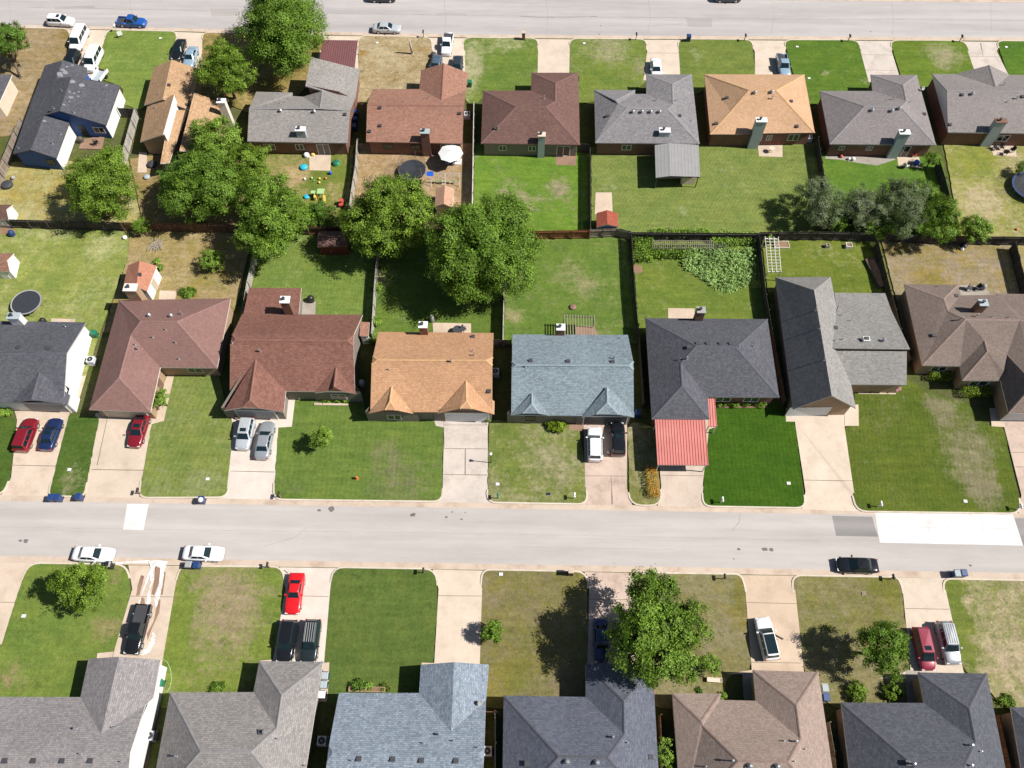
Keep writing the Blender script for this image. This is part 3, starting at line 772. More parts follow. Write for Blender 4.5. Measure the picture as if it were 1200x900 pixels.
    h = house('T9', 'light taupe house with a white gable end cut by the right edge', (1060, 60, 5), V, R,
      [(['TL', 'f1', 'w1', 'f2', 'TR', 'r2', 'SR', 'SL', 'r1'], [['TL', 'f1', 'w2', 'r1'], ['f1', 'w1', 'w2'], ['w1', 'f2', 'w2'], ['w2', 'f2', 'TR', 'r2', 'r1'], ['r1', 'r2', 'SR', 'SL']], {'d': .3})],
      RF['grey9'], 'brick', 'trim_grey', cap=RC['grey'])
    chimney(h, (565, 408), (1.5, .8), 'siding_grey', 'brick', base=(475, 540))
    vents(h, [(395, 255, 'turbine'), (335, 257, 'turtle'), (690, 268, 'turtle'), (655, 280, 'flue'), (580, 200, 'flue'), (265, 432, 'turtle'), (600, 300, 'pipe')])
    ins, sg, ln, ou = h.walls[0]
    mb = MB(); k = ou.index('SL')
    ids = [k, k + 1, 0]; zs = [h.pos['SL'].z, h.pos['r1'].z, h.pos['TL'].z]
    P = [Vector(ins[i]) for i in ids]
    off = Vector((-.03, 0))
    mb.add([(p.x - .03, p.y, 2.2) for p in (P[0], P[2])] + [(P[2].x - .03, P[2].y, zs[2] - .1), (P[1].x - .03, P[1].y, zs[1] - .12), (P[0].x - .03, P[0].y, zs[0] - .1)], [(0, 1, 2, 3, 4)])
    mb.build('white_gable_siding', M['white'], h.root)
    opening(h, 0, 'SR', .52, 1.7, .9, 2.1)
    # ---------------- middle row
    V = {'TL': (-330, 108), 'TR': (697, 122), 'SR': (515, 772), 'SL': (-330, 770), 'Gl': (95, 775), 'Gr': (548, 788), 'Gb': (568, 713)}
    R = {'r1': (-330, 366, ('TL', 'SL', 'Y')), 'r2': (520, 372, ('TL', 'SL', 'Y')), 'g1': (255, 748, 4.1), 'g2': (320, 528, 4.1)}
    h = house('M0', 'dark grey roofed house with a bright white end wall beside the driveway of two cars', (0, 360, 6.923), V, R,
      [(['TL', 'TR', 'r2', 'SR', 'SL', 'r1'][::1], [['TL', 'TR', 'r2', 'r1'], ['r1', 'r2', 'SR', 'SL']], {'d': .3}),
       (['Gl', 'g1', 'Gr', 'Gb', 'g2'], [['Gl', 'g1', 'g2'], ['g1', 'Gr', 'Gb', 'g2']], {'d': .3, 3: -.6, 4: -.6})], RF['black'], 'white', 'trim_grey', cap=RC['dark'])
    chimney(h, (110, 72), (1.4, .8), 'white', 'siding_grey', zt=4.3)
    vents(h, [(150, 328, 'turtle'), (392, 338, 'turtle'), (530, 158, 'pipe')])
    ins, sg, ln, ou = h.walls[1]
    opening(h, 1, 1, .1, 4.6, .05, 2.1, 'garage', 'trim_grey')
    # M1
    V = {'TL': (222, 278), 'TR': (812, 268), 'BR': (740, 635), 'I': (440, 632), 'WR': (388, 868), 'WL': (65, 855)}
    R = {'r1': (337, 388, ('TR', 'BR', 'Y')), 'r2': (528, 390, ('TR', 'BR', 'Y')), 'w2': (285, 460, ('WL', 'WR', 'X')), 'w1': (222, 686, ('WL', 'WR', 'X'))}
    LM = [(['TL', 'TR', 'BR', 'I', 'WR', 'WL'], [['TL', 'r1', 'w2', 'w1', 'WL'], ['TL', 'TR', 'r2', 'r1'], ['TR', 'BR', 'r2'], ['BR', 'I', 'w2', 'r1', 'r2'], ['I', 'WR', 'w1', 'w2'], ['WR', 'WL', 'w1']])]
    h = house('M1', 'plum brown hip roofed house with the red sedan at its garage', (90, 290, 4.5), V, R, LM, RF['plum'], 'brick_tan', 'trim_white', pitch=0.48, cap=RC['plum'])
    chimney(h, (283, 212), (1.5, 1.0), 'brick_tan', 'trim_white', zt=4.9)
    vents(h, [(385, 362, 'turbine'), (500, 364, 'turbine'), (555, 352, 'flue'), (470, 435, 'pipe'), (402, 476, 'pipe'), (522, 503, 'pipe'), (540, 590, 'pipe'), (325, 540, 'flue'), (310, 515, 'pipe')])
    opening(h, 0, 'WR', .5, 4.8, .05, 2.15, 'garage', 'garage_tan'); opening(h, 0, 'I', .3, 1.0, .1, 2.1, 'door'); opening(h, 0, 'BR', .4, 1.8, .9, 2.0)
    # M2
    V = {'X1': (195, 65, 2.35), 'X2': (520, 66, 2.35), 'X3': (503, 228), 'X0': (160, 228), 'NL': (152, 228), 'NR': (900, 232),
         'SR': (852, 712), 'SL': (75, 700), 'jl1': (92, 352, 4.98), 'jl2': (78, 420, 4.98), 'jr1': (845, 355, 4.98), 'jr2': (843, 425, 4.98),
         'Gl': (42, 826), 'Gc1': (150, 808, 3.6), 'Gc2': (255, 810, 3.6), 'Gr': (410, 836), 'Gb': (424, 700),
         'Hl': (603, 716), 'Hc1': (690, 706, 3.5), 'Hc2': (775, 708, 3.5), 'Hr': (862, 722)}
    R = {'r1': (112, 386, ('NL', 'SL', 'Y')), 'r2': (805, 392, ('NL', 'SL', 'Y')), 'g2': (238, 500, 4.25), 'g1': (200, 762, 4.2), 'h2': (735, 560, 4.0), 'h1': (722, 680, 4.0)}
    h = house('M2', 'red brown house with a long rear roof and two cars before its grey garage door', (255, 325, 5.294), V, R,
      [(['NL', 'NR', 'jr1', 'jr2', 'SR', 'SL', 'jl2', 'jl1'], [['NL', 'NR', 'jr1', 'r2', 'r1', 'jl1'], ['jr1', 'jr2', 'r2'], ['jl1', 'r1', 'jl2'], ['r1', 'r2', 'jr2', 'SR', 'SL', 'jl2']], {'d': .3}),
       (['X1', 'X2', 'X3', 'X0'], [['X1', 'X2', 'X3', 'X0']], {'d': .3, 2: -.4}),
       (['Gl', 'Gc1', 'Gc2', 'Gr', 'Gb', 'g2'], [['Gl', 'Gc1', 'g1', 'g2'], ['Gc1', 'Gc2', 'g1'], ['Gc2', 'Gr', 'Gb', 'g2', 'g1']], {'d': .35, 4: -.6, 5: -.6}),
       (['Hl', 'Hc1', 'Hc2', 'Hr', 'h2'], [['Hl', 'Hc1', 'h1', 'h2'], ['Hc1', 'Hc2', 'h1'], ['Hc2', 'Hr', 'h2', 'h1']], {'d': .3, 3: -.5, 4: -.5})],
      RF['redbrown'], 'brick_grey', 'trim_white', pitch=0.5, cap=RC['red'])
    chimney(h, (418, 140), (1.05, .9), 'brick', 'white', zt=5.3)
    vents(h, [(265, 462, 'flue'), (92, 408, 'pipe')])
    opening(h, 2, 1, .5, 4.4, .05, 2.15, 'garage', 'trim_grey'); opening(h, 3, 1, .5, 1.8, .8, 1.9)
    mb = MB(); p = at(*h.px(418, 800), 1.2); mb.obox(p.x - .12, p.y, .08, 1.0, .1, 2.2); mb.build('yellow_door', M['yellow'], h.root)
    mb = MB(); p = at(*h.px(855, 420), 2.0)
    # M3
    V = {'NL': (128, 130), 'NR': (1062, 140), 'jr1': (1055, 335, 5.08), 'jr2': (1052, 405, 5.08), 'SR': (1052, 782), 'SL': (62, 782), 'jl2': (72, 395, 5.08), 'jl1': (84, 330, 5.08),
         'Hl': (45, 794), 'Hc1': (180, 764, 3.45), 'Hc2': (268, 766, 3.45), 'Hr': (412, 796), 'Gl': (605, 794), 'Gc1': (788, 752, 3.65), 'Gc2': (888, 755, 3.65), 'Gr': (1068, 800), 'Gb': (1070, 694)}
    R = {'r1': (118, 356, ('NL', 'SL', 'Y')), 'r2': (1002, 362, ('NL', 'SL', 'Y')), 'h2': (235, 574, 4.1), 'h1': (220, 692, 4.1), 'g2': (838, 528, 4.35), 'g1': (842, 690, 4.35)}
    BL2 = [(['NL', 'NR', 'jr1', 'jr2', 'SR', 'SL', 'jl2', 'jl1'], [['NL', 'NR', 'jr1', 'r2', 'r1', 'jl1'], ['jr1', 'jr2', 'r2'], ['jl1', 'r1', 'jl2'], ['r1', 'r2', 'jr2', 'SR', 'SL', 'jl2']], {'d': .3}),
       (['Gl', 'Gc1', 'Gc2', 'Gr', 'Gb', 'g2'], [['Gl', 'Gc1', 'g1', 'g2'], ['Gc1', 'Gc2', 'g1'], ['Gc2', 'Gr', 'Gb', 'g2', 'g1']], {'d': .35, 4: -.6, 5: -.6}),
       (['Hl', 'Hc1', 'Hc2', 'Hr', 'h2'], [['Hl', 'Hc1', 'h1', 'h2'], ['Hc1', 'Hc2', 'h1'], ['Hc2', 'Hr', 'h2', 'h1']], {'d': .3, 3: -.5, 4: -.5})]
    h = house('M3', 'orange tan roofed house with twin front gables and a pale blue garage door', (425, 370, 6.923), V, R, BL2, RF['tan3'], 'brick_grey', 'trim_brown', pitch=0.5, cap=RC['tan'])
    chimney(h, (490, 75), (.95, .8), 'brick', 'white', zt=4.6)
    vents(h, [(718, 375, 'flue'), (212, 438, 'pipe'), (905, 322, 'flue'), (895, 172, 'turtle'), (1025, 615, 'turtle'), (895, 288, 'pipe')])
    opening(h, 1, 1, .5, 4.9, .05, 2.2, 'garage'); opening(h, 2, 1, .6, 1.6, .7, 1.9)
    # M4
    V = {'NL': (68, 205), 'NR': (938, 208), 'jr1': (978, 408, 4.7), 'jr2': (980, 470, 4.7), 'SR': (983, 822), 'SL': (58, 812), 'jl2': (62, 460, 4.7), 'jl1': (64, 408, 4.7),
         'Hl': (54, 814), 'Hc1': (145, 798, 3.4), 'Hc2': (270, 801, 3.4), 'Hr': (352, 818), 'Gl': (588, 830), 'Gc1': (698, 804, 3.6), 'Gc2': (868, 808, 3.6), 'Gr': (986, 830), 'Gb': (985, 790)}
    R = {'r1': (97, 434, ('NL', 'SL', 'Y')), 'r2': (945, 438, ('NL', 'SL', 'Y')), 'h2': (215, 648, 3.9), 'h1': (213, 728, 3.9), 'g2': (780, 600, 4.25), 'g1': (782, 720, 4.25)}
    h = house('M4', 'pale slate blue roofed house with twin front gables', (590, 360, 6.43), V, R, BL2, RF['slate'], 'brick_grey', 'siding_grey', pitch=0.42, cap=RC['slate'])
    chimney(h, (432, 152), (.95, .8), 'brick', 'white', zt=4.0)
    vents(h, [(205, 405, 'turtle'), (487, 410, 'turtle'), (822, 413, 'turtle'), (835, 385, 'flue'), (165, 452, 'pipe'), (880, 235, 'pipe')])
    opening(h, 1, 1, .5, 4.9, .05, 2.2, 'garage', 'dark'); opening(h, 2, 1, .5, 1.2, .8, 1.9, fr='trim_dark')
    # M5
    V = {'TL': (50, 80), 'TR': (695, 85), 'BR': (757, 498), 'I': (380, 496), 'WR': (388, 612), 'WL': (85, 612)}
    R = {'r1': (320, 226, ('TL', 'BR', 'Y')), 'r2': (530, 234, ('TL', 'BR', 'Y')), 'w2': (238, 318, ('WL', 'WR', 'X', .5)), 'w1': (244, 437, ('WL', 'WR', 'X', .5))}
    h = house('M5', 'dark charcoal hip roofed house with the salmon pink carport in front', (745, 355, 4.5), V, R, LM, RF['black'], 'brick', 'trim_grey', pitch=0.45, cap=RC['dark'])
    chimney(h, (345, 38), (.95, .8), 'brick', 'trim_grey', zt=4.7)
    vents(h, [(327, 215, 'turtle'), (380, 216, 'turtle'), (447, 216, 'turtle'), (500, 216, 'turtle'), (278, 235, 'turtle'), (268, 298, 'flue'), (232, 300, 'pipe'), (547, 235, 'pipe'), (620, 232, 'pipe')])
    opening(h, 0, 'BR', .3, 1.8, .9, 2.0); opening(h, 0, 'BR', .7, 1.8, .9, 2.0); opening(h, 0, 'WR', .5, 4.6, .05, 2.15, 'garage')
    # M6
    V = {'NL': (68, 75), 'NR': (392, 72), 'SR': (540, 842), 'SL': (172, 848),
         'a': (415, 165, 2.35), 'b': (712, 168, 2.35), 'c': (748, 270, 2.75), 'd': (428, 268, 2.75), 'e': (858, 496, 4.6), 'f': (340, 490, 4.6),
         'g': (335, 505, 4.05), 'hh': (838, 508, 4.05), 'i': (838, 706, 2.7), 'j': (505, 703, 2.7)}
    R = {'r1': (295, 150, ('NL', 'NR', 'X', .93)), 'r2': (405, 797, ('NL', 'NR', 'X', .93))}
    h = house('M6', 'pebble grey house with a long dark left slope and a stepped side wing', (895, 310, 5), V, R,
      [(['NL', 'NR', 'SR', 'r2', 'SL'], [['NL', 'NR', 'r1'], ['NL', 'r1', 'r2', 'SL'], ['NR', 'SR', 'r2', 'r1']], {'d': .35, 2: .45, 3: .45}),
       (['a', 'b', 'c', 'e', 'f', 'd'], [['a', 'b', 'c', 'd'], ['d', 'c', 'e', 'f']], {'d': .35, 4: 0.0, 5: .3, 3: .3}),
       (['g', 'hh', 'i', 'j'], [['g', 'hh', 'i', 'j']], {'d': .35, 0: -.2})], RF['pebble'], 'brick_tan', 'trim_grey', pitch=0.6, cap=None)
    vents(h, [(303, 268, 'flue'), (324, 375, 'flue'), (352, 560, 'flue'), (508, 330, 'pipe'), (420, 447, 'pipe'), (462, 440, 'pipe'), (700, 448, 'turbine'), (457, 298, 'pipe'), (420, 372, 'turtle')])
    r = roof_hit(h, *h.px(595, 445)); p = r[0]
    mb = MB(); mb.obox(p.x, p.y, .75, .6, p.z - .3, p.z + .45); o = mb.build('skylight_box', M['white'], h.root)
    mb = MB(); mb.obox(p.x, p.y, .5, .4, p.z + .45, p.z + .55); mb.build('vent_cap', M['dark'], o)
    opening(h, 0, 'r2', .34, 4.6, .05, 2.15, 'garage', 'garage')
    # M7
    V = {'TL': (98, 65), 'a': (412, 70), 'b': (430, 130), 'c': (645, 128), 'd': (640, 120), 'TR': (1080, 128), 'BR': (1080, 824), 'WL': (710, 820), 'I2': (663, 630), 'gl': (440, 628), 'I1': (425, 545), 'BL': (205, 540)}
    R = {'b1': (330, 150, 3.95), 'b2': (355, 222, 3.95), 'r1': (460, 271, 4.65), 'r2': (775, 275, 4.65), 'n1': (795, 178, 3.75), 'g2': (568, 395, 4.35), 'g1': (585, 460, 4.35), 'v': (700, 480, 4.1), 'v2': (695, 592, 3.2), 'q1': (880, 330, 5.0), 'q2': (860, 650, 5.0)}
    h = house('M7', 'mocha brown many hipped house cut by the right edge behind two clipped hedges', (1040, 320, 5), V, R,
      [(['TL', 'a', 'b', 'c', 'd', 'TR', 'BR', 'WL', 'I2', 'gl', 'I1', 'BL'],
        [['TL', 'b1', 'b2', 'r1', 'BL'], ['TL', 'a', 'b1'], ['a', 'b', 'b2', 'b1'], ['b', 'c', 'r2', 'r1', 'b2'], ['BL', 'r1', 'r2', 'v', 'g2', 'I1'],
         ['I1', 'g2', 'g1', 'gl'], ['gl', 'g1', 'v2', 'I2'], ['g2', 'v', 'v2', 'g1'], ['I2', 'v2', 'v', 'r2', 'q1', 'q2', 'WL'], ['WL', 'q2', 'BR'], ['q1', 'TR', 'BR', 'q2'], ['c', 'd', 'TR', 'q1', 'r2']], {'d': .35})],
      RF['mocha'], 'brick_tan', 'trim_white', cap=RC['mocha'])
    chimney(h, (562, 175), (.95, .85), 'brick', 'siding_grey', zt=5.6)
    vents(h, [(430, 273, 'flue'), (520, 255, 'flue'), (612, 258, 'pipe'), (710, 262, 'pipe'), (270, 366, 'turtle'), (402, 135, 'turtle'), (292, 80, 'pipe')])
    opening(h, 0, 'I1', .5, 1.8, .9, 2.0); opening(h, 0, 'I2', .5, 2.2, .9, 2.0); opening(h, 0, 'BR', .6, 4.8, .05, 2.15, 'garage')
    # ---------------- bottom row
    s6, s54, s52 = 6, 5.4545, 5.217
    V = {'NL': (-420, 338), 'I': (565, 341), 'WL': (622, 72), 'WR': (1130, 80), 'E': (1078, 345), 'SR': (870, 1165), 'SL': (-520, 1150)}
    R = {'w1': (832, 74, ('WL', 'WR', 'X')), 'w2': (710, 606, ('WL', 'WR', 'X')), 'r1': (-470, 715, ('NL', 'SL', 'Y')), 'r2': (893, 725, ('NL', 'SL', 'Y')), 'k': (1022, 398, 3.0)}
    h = house('B0', 'weathered grey house with a white right wall below the black pickup', (0, 760, s6), V, R,
      [(['NL', 'I', 'WL', 'w1', 'WR', 'E', 'r2', 'SR', 'SL', 'r1'], [['NL', 'I', 'w2', 'r2', 'r1'], ['I', 'WL', 'w1', 'w2'], ['w1', 'WR', 'E', 'k', 'w2'], ['w2', 'k', 'r2'], ['r1', 'r2', 'SR', 'SL']], {'d': .3})],
      RF['grey_b0'], 'white', 'trim_white', pitch=0.4, cap=None)
    vents(h, [(38, 790, 'turtle'), (238, 790, 'turtle'), (440, 790, 'turtle'), (638, 790, 'turtle'), (540, 566, 'flue'), (570, 740, 'pipe'), (858, 798, 'pipe'), (800, 556, 'pipe'), (820, 552, 'pipe')])
    opening(h, 0, 'WL', .9, 4.8, .05, 2.15, 'garage')
    LB = [(['TL', 'I', 'WL', 'WR', 'BR', 'BL'], [['TL', 'r1', 'BL'], ['TL', 'I', 'w2', 'r2', 'r1'], ['I', 'WL', 'w1', 'w2'], ['WL', 'WR', 'w1'], ['WR', 'BR', 'r2', 'w2', 'w1'], ['r1', 'r2', 'BR', 'BL']])]
    V = {'TL': (160, 280), 'I': (693, 278), 'WL': (730, 80), 'WR': (1137, 85), 'BR': (985, 1045), 'BL': (18, 1045)}
    R = {'r1': (355, 658, ('TL', 'BL', 'Y')), 'r2': (677, 660, ('TL', 'BL', 'Y')), 'w1': (873, 296, ('WL', 'WR', 'X')), 'w2': (840, 512, ('WL', 'WR', 'X'))}
    h = house('B1', 'warm grey hip roofed house below the red sports car', (170, 760, s54), V, R, LB, RF['grey_b1'], 'brick_grey', 'trim_white', pitch=0.5, cap=RC['grey'])
    vents(h, [(765, 535, 'flue'), (740, 535, 'turtle'), (205, 690, 'flue'), (850, 577, 'pipe'), (1022, 748, 'pipe'), (440, 660, 'patch', .15)])
    opening(h, 0, 'WL', .5, 4.8, .05, 2.15, 'garage'); opening(h, 0, 'TL', .4, 1.6, .9, 2.0)
    V = {'TL': (148, 283), 'I': (660, 284), 'WL': (672, 103), 'WR': (1107, 103), 'C': (1088, 330), 'jr1': (1078, 638, 4.55), 'jr2': (1074, 720, 4.55), 'BR': (1052, 1050), 'BL': (25, 1050), 'jl2': (72, 720, 4.55), 'jl1': (84, 620, 4.55)}
    R = {'w1': (883, 105, ('WL', 'WR', 'X')), 'w2': (865, 530, ('WL', 'WR', 'X')), 'r1': (110, 665, ('TL', 'BL', 'Y')), 'r2': (1025, 680, ('TL', 'BL', 'Y'))}
    h = house('B2', 'blue slate roofed house with a gabled garage and small planter at its front', (370, 760, s54), V, R,
      [(['TL', 'I', 'WL', 'w1', 'WR', 'C', 'jr1', 'jr2', 'BR', 'BL', 'jl2', 'jl1'], [['TL', 'I', 'w2', 'r1', 'jl1'], ['I', 'WL', 'w1', 'w2'], ['w1', 'WR', 'C', 'w2'], ['w2', 'C', 'jr1', 'r2', 'r1'], ['jr1', 'jr2', 'r2'], ['jl1', 'r1', 'jl2'], ['r1', 'r2', 'jr2', 'BR', 'BL', 'jl2']], {'d': .3})],
      RF['blue_b2'], 'brick_tan', 'trim_white', pitch=0.42, cap=None)
    vents(h, [(278, 705, 'turtle'), (493, 708, 'turtle'), (677, 715, 'turtle'), (897, 718, 'turtle'), (792, 550, 'flue'), (1050, 345, 'dish'), (880, 590, 'pipe'), (1038, 632, 'pipe'), (232, 716, 'pipe'), (690, 605, 'pipe')])
    opening(h, 0, 'WL', .9, 4.8, .05, 2.15, 'garage'); opening(h, 0, 'TL', .4, 1.6, .9, 2.0)
    V = {'TL': (110, 300), 'I': (635, 309), 'WL': (633, 96), 'WR': (1062, 100), 'BR': (1118, 1080), 'BL': (100, 1080)}
    R = {'r1': (463, 690, ('TL', 'BL', 'Y')), 'r2': (775, 697, ('TL', 'BL', 'Y')), 'w1': (878, 335, ('WL', 'WR', 'X')), 'w2': (882, 547, ('WL', 'WR', 'X'))}
    h = house('B3', 'navy grey hip roofed house partly under the biggest front yard tree', (570, 760, s54), V, R, LB, RF['navy'], 'brick_tan', 'trim_white', pitch=0.5, cap=RC['dark'])
    vents(h, [(515, 725, 'turbine'), (706, 730, 'turbine'), (808, 567, 'flue'), (902, 603, 'pipe'), (1050, 693, 'turtle'), (260, 735, 'turtle')])
    opening(h, 0, 'WL', .5, 4.8, .05, 2.15, 'garage'); opening(h, 0, 'TL', .4, 1.6, .9, 2.0)
    V = {'TL': (97, 287), 'a': (405, 287), 'b': (403, 328), 'I': (630, 334), 'WL': (612, 138), 'WR': (1030, 150), 'BR': (1172, 1110), 'BL': (158, 1110)}
    R = {'r1': (520, 718, ('TL', 'BL', 'Y')), 'r2': (837, 726, ('TL', 'BL', 'Y')), 'w1': (890, 362, ('WL', 'WR', 'X')), 'w2': (918, 579, ('WL', 'WR', 'X')), 'b1': (282, 466, 3.75), 'b2': (292, 494, 3.75)}
    h = house('B4', 'cocoa brown hip roofed house below the white crossover with its door open', (770, 760, s54), V, R,
      [(['TL', 'a', 'b', 'I', 'WL', 'WR', 'BR', 'BL'], [['TL', 'b1', 'b2', 'r1', 'BL'], ['TL', 'a', 'b1'], ['a', 'b', 'b2', 'b1'], ['b', 'I', 'w2', 'r2', 'r1', 'b2'], ['I', 'WL', 'w1', 'w2'], ['WL', 'WR', 'w1'], ['WR', 'BR', 'r2', 'w2', 'w1'], ['r1', 'r2', 'BR', 'BL']])],
      RF['cocoa'], 'brick_tan', 'trim_white', pitch=0.5, cap=RC['mocha'])
    vents(h, [(480, 718, 'flue'), (592, 752, 'turbine'), (768, 755, 'turbine'), (885, 594, 'flue'), (810, 592, 'pipe'), (945, 644, 'pipe'), (876, 722, 'pipe'), (310, 755, 'pipe')])
    opening(h, 0, 'WL', .5, 4.8, .05, 2.15, 'garage'); opening(h, 0, 'TL', .4, 1.6, .9, 2.0)
    V = {'TL': (82, 330), 'I': (587, 332), 'WL': (552, 145), 'WR': (972, 153), 'BR': (1165, 1125), 'BL': (178, 1125)}
    R = {'r1': (535, 722, ('TL', 'BL', 'Y')), 'r2': (835, 728, ('TL', 'BL', 'Y')), 'w1': (866, 366, ('WL', 'WR', 'X')), 'w2': (905, 572, ('WL', 'WR', 'X'))}
    h = house('B5', 'graphite hip roofed house behind two round bushes', (970, 760, s52), V, R, LB, RF['graphite'], 'brick_tan', 'trim_white', pitch=0.47, cap=RC['dark'])
    vents(h, [(520, 706, 'flue'), (868, 715, 'flue'), (870, 592, 'flue'), (932, 630, 'pipe'), (490, 700, 'turtle')])
    opening(h, 0, 'WL', .5, 4.8, .05, 2.15, 'garage'); opening(h, 0, 'TL', .4, 1.6, .9, 2.0)
    V = {'TL': (1118, 358), 'TR': (1900, 366), 'BR': (2100, 1140), 'BL': (1255, 1140)}
    R = {'r1': (1590, 745, ('TL', 'BL', 'Y')), 'r2': (1720, 745, ('TL', 'BL', 'Y'))}
    h = house('B6', 'dark hip roofed house showing only its corner at the lower right edge', (970, 760, s52), V, R,
      [(['TL', 'TR', 'BR', 'BL'], [['TL', 'r1', 'BL'], ['TL', 'TR', 'r2', 'r1'], ['TR', 'BR', 'r2'], ['r1', 'r2', 'BR', 'BL']])], RF['graphite'], 'brick_tan', 'trim_white', pitch=0.45)
build_houses()
# ------------------------------------------------------------------ plants
LEAF = {
 'mid': leafmat('mid green leaf', (0.0615, 0.12, 0.0151, 1), (0.259, 0.414, 0.0439, 1)),
 'olive': leafmat('olive green leaf', (0.0658, 0.121, 0.0143, 1), (0.278, 0.418, 0.0417, 1)),
 'shade': leafmat('dark green leaf', (0.0553, 0.111, 0.0139, 1), (0.233, 0.385, 0.0403, 1)),
 'deep': leafmat('deep green leaf', (0.0378, 0.0921, 0.0124, 1), (0.179, 0.314, 0.0375, 1)),
 'bright': leafmat('bright green leaf', (0.111, 0.208, 0.026, 1), (0.345, 0.507, 0.0713, 1)),
 'yellow': leafmat('yellow green leaf', (0.0884, 0.152, 0.022, 1), (0.283, 0.365, 0.0551, 1)),
 'dusty': leafmat('dusty grey green leaf', (0.085, 0.13, 0.042, 1), (0.23, 0.32, 0.11, 1), (0.17, 0.19, 0.11, 1)),
 'twig': leafmat('bare grey twig', (0.24, 0.205, 0.18, 1), (0.50, 0.44, 0.39, 1)),
 'vine': leafmat('vine leaf', (0.20, 0.33, 0.08, 1), (0.44, 0.62, 0.20, 1)),
 'juniper': leafmat('juniper leaf', (0.0531, 0.0838, 0.0248, 1), (0.16, 0.198, 0.0483, 1)),
 'orange': leafmat('orange shrub leaf', (0.531, 0.152, 0.0206, 1), (0.884, 0.335, 0.0413, 1), (0.46, 0.365, 0.0413, 1)),
 'pinkfl': leafmat('pink flower', (0.619, 0.244, 0.331, 1), (0.972, 0.548, 0.579, 1)),
 'hedge': leafmat('clipped hedge leaf', (0.124, 0.213, 0.0165, 1), (0.3, 0.396, 0.0276, 1)),
}

def leaf_mesh(name, pos, nrm, size, seed, mat, aspect=0.62):
    rs = np.random.RandomState(seed)
    n = len(pos)
    nrm = nrm / np.maximum(np.linalg.norm(nrm, axis=1, keepdims=True), 1e-6)
    t = rs.normal(size=(n, 3))
    t -= nrm * (t * nrm).sum(1, keepdims=True)
    t /= np.maximum(np.linalg.norm(t, axis=1, keepdims=True), 1e-6)
    b = np.cross(nrm, t)
    s = (size * rs.uniform(0.65, 1.3, n))[:, None]
    v = np.empty((n, 4, 3))
    v[:, 0] = pos - t * s * 0.5
    v[:, 1] = pos + b * s * aspect * 0.5 - nrm * s * .08
    v[:, 2] = pos + t * s * 0.5
    v[:, 3] = pos - b * s * aspect * 0.5 - nrm * s * .08
    me = bpy.data.meshes.new(name)
    me.vertices.add(4 * n); me.loops.add(4 * n); me.polygons.add(n)
    me.vertices.foreach_set('co', v.reshape(-1).astype(np.float32))
    me.loops.foreach_set('vertex_index', np.arange(4 * n, dtype=np.int32))
    me.polygons.foreach_set('loop_start', np.arange(0, 4 * n, 4, dtype=np.int32))
    me.polygons.foreach_set('loop_total', np.full(n, 4, dtype=np.int32))
    me.materials.append(mat)
    me.update(); me.validate()
    return me

def link_mesh(name, me, parent, org=None):
    ob = bpy.data.objects.new(name, me)
    COL.objects.link(ob)
    ob.parent = parent
    ORG[ob] = ORG[parent]
    return ob

def crown_points(lobes, per_area, sigma, rs):
    """leaf tufts on the surface of lobes (list of (cx,cy,cz,r,squash)); gives positions and outward normals"""
    P, N = [], []
    for cx, cy, cz, r, sq in lobes:
        ntuft = max(9, int(r * r * 8))
        d = rs.normal(size=(ntuft, 3)); d[:, 2] += 0.28
        d /= np.linalg.norm(d, axis=1, keepdims=True)
        rad = r * rs.uniform(0.62, 1.05, (ntuft, 1)) ** .7
        tc = np.array([cx, cy, cz]) + d * rad * np.array([1, 1, sq])
        keep = rs.uniform(size=ntuft) > 0.12
        tc, d = tc[keep], d[keep]
        k = max(4, int(per_area * 4 * math.pi * r * r / max(1, len(tc))))
        p = np.repeat(tc, k, axis=0) + rs.normal(size=(len(tc) * k, 3)) * sigma * np.array([1, 1, .7])
        dd = np.repeat(d, k, axis=0)
        P.append(p); N.append(dd * 0.95 + rs.normal(size=dd.shape) * 0.34 + np.array([0, 0, 0.22]))
    return np.concatenate(P), np.concatenate(N)

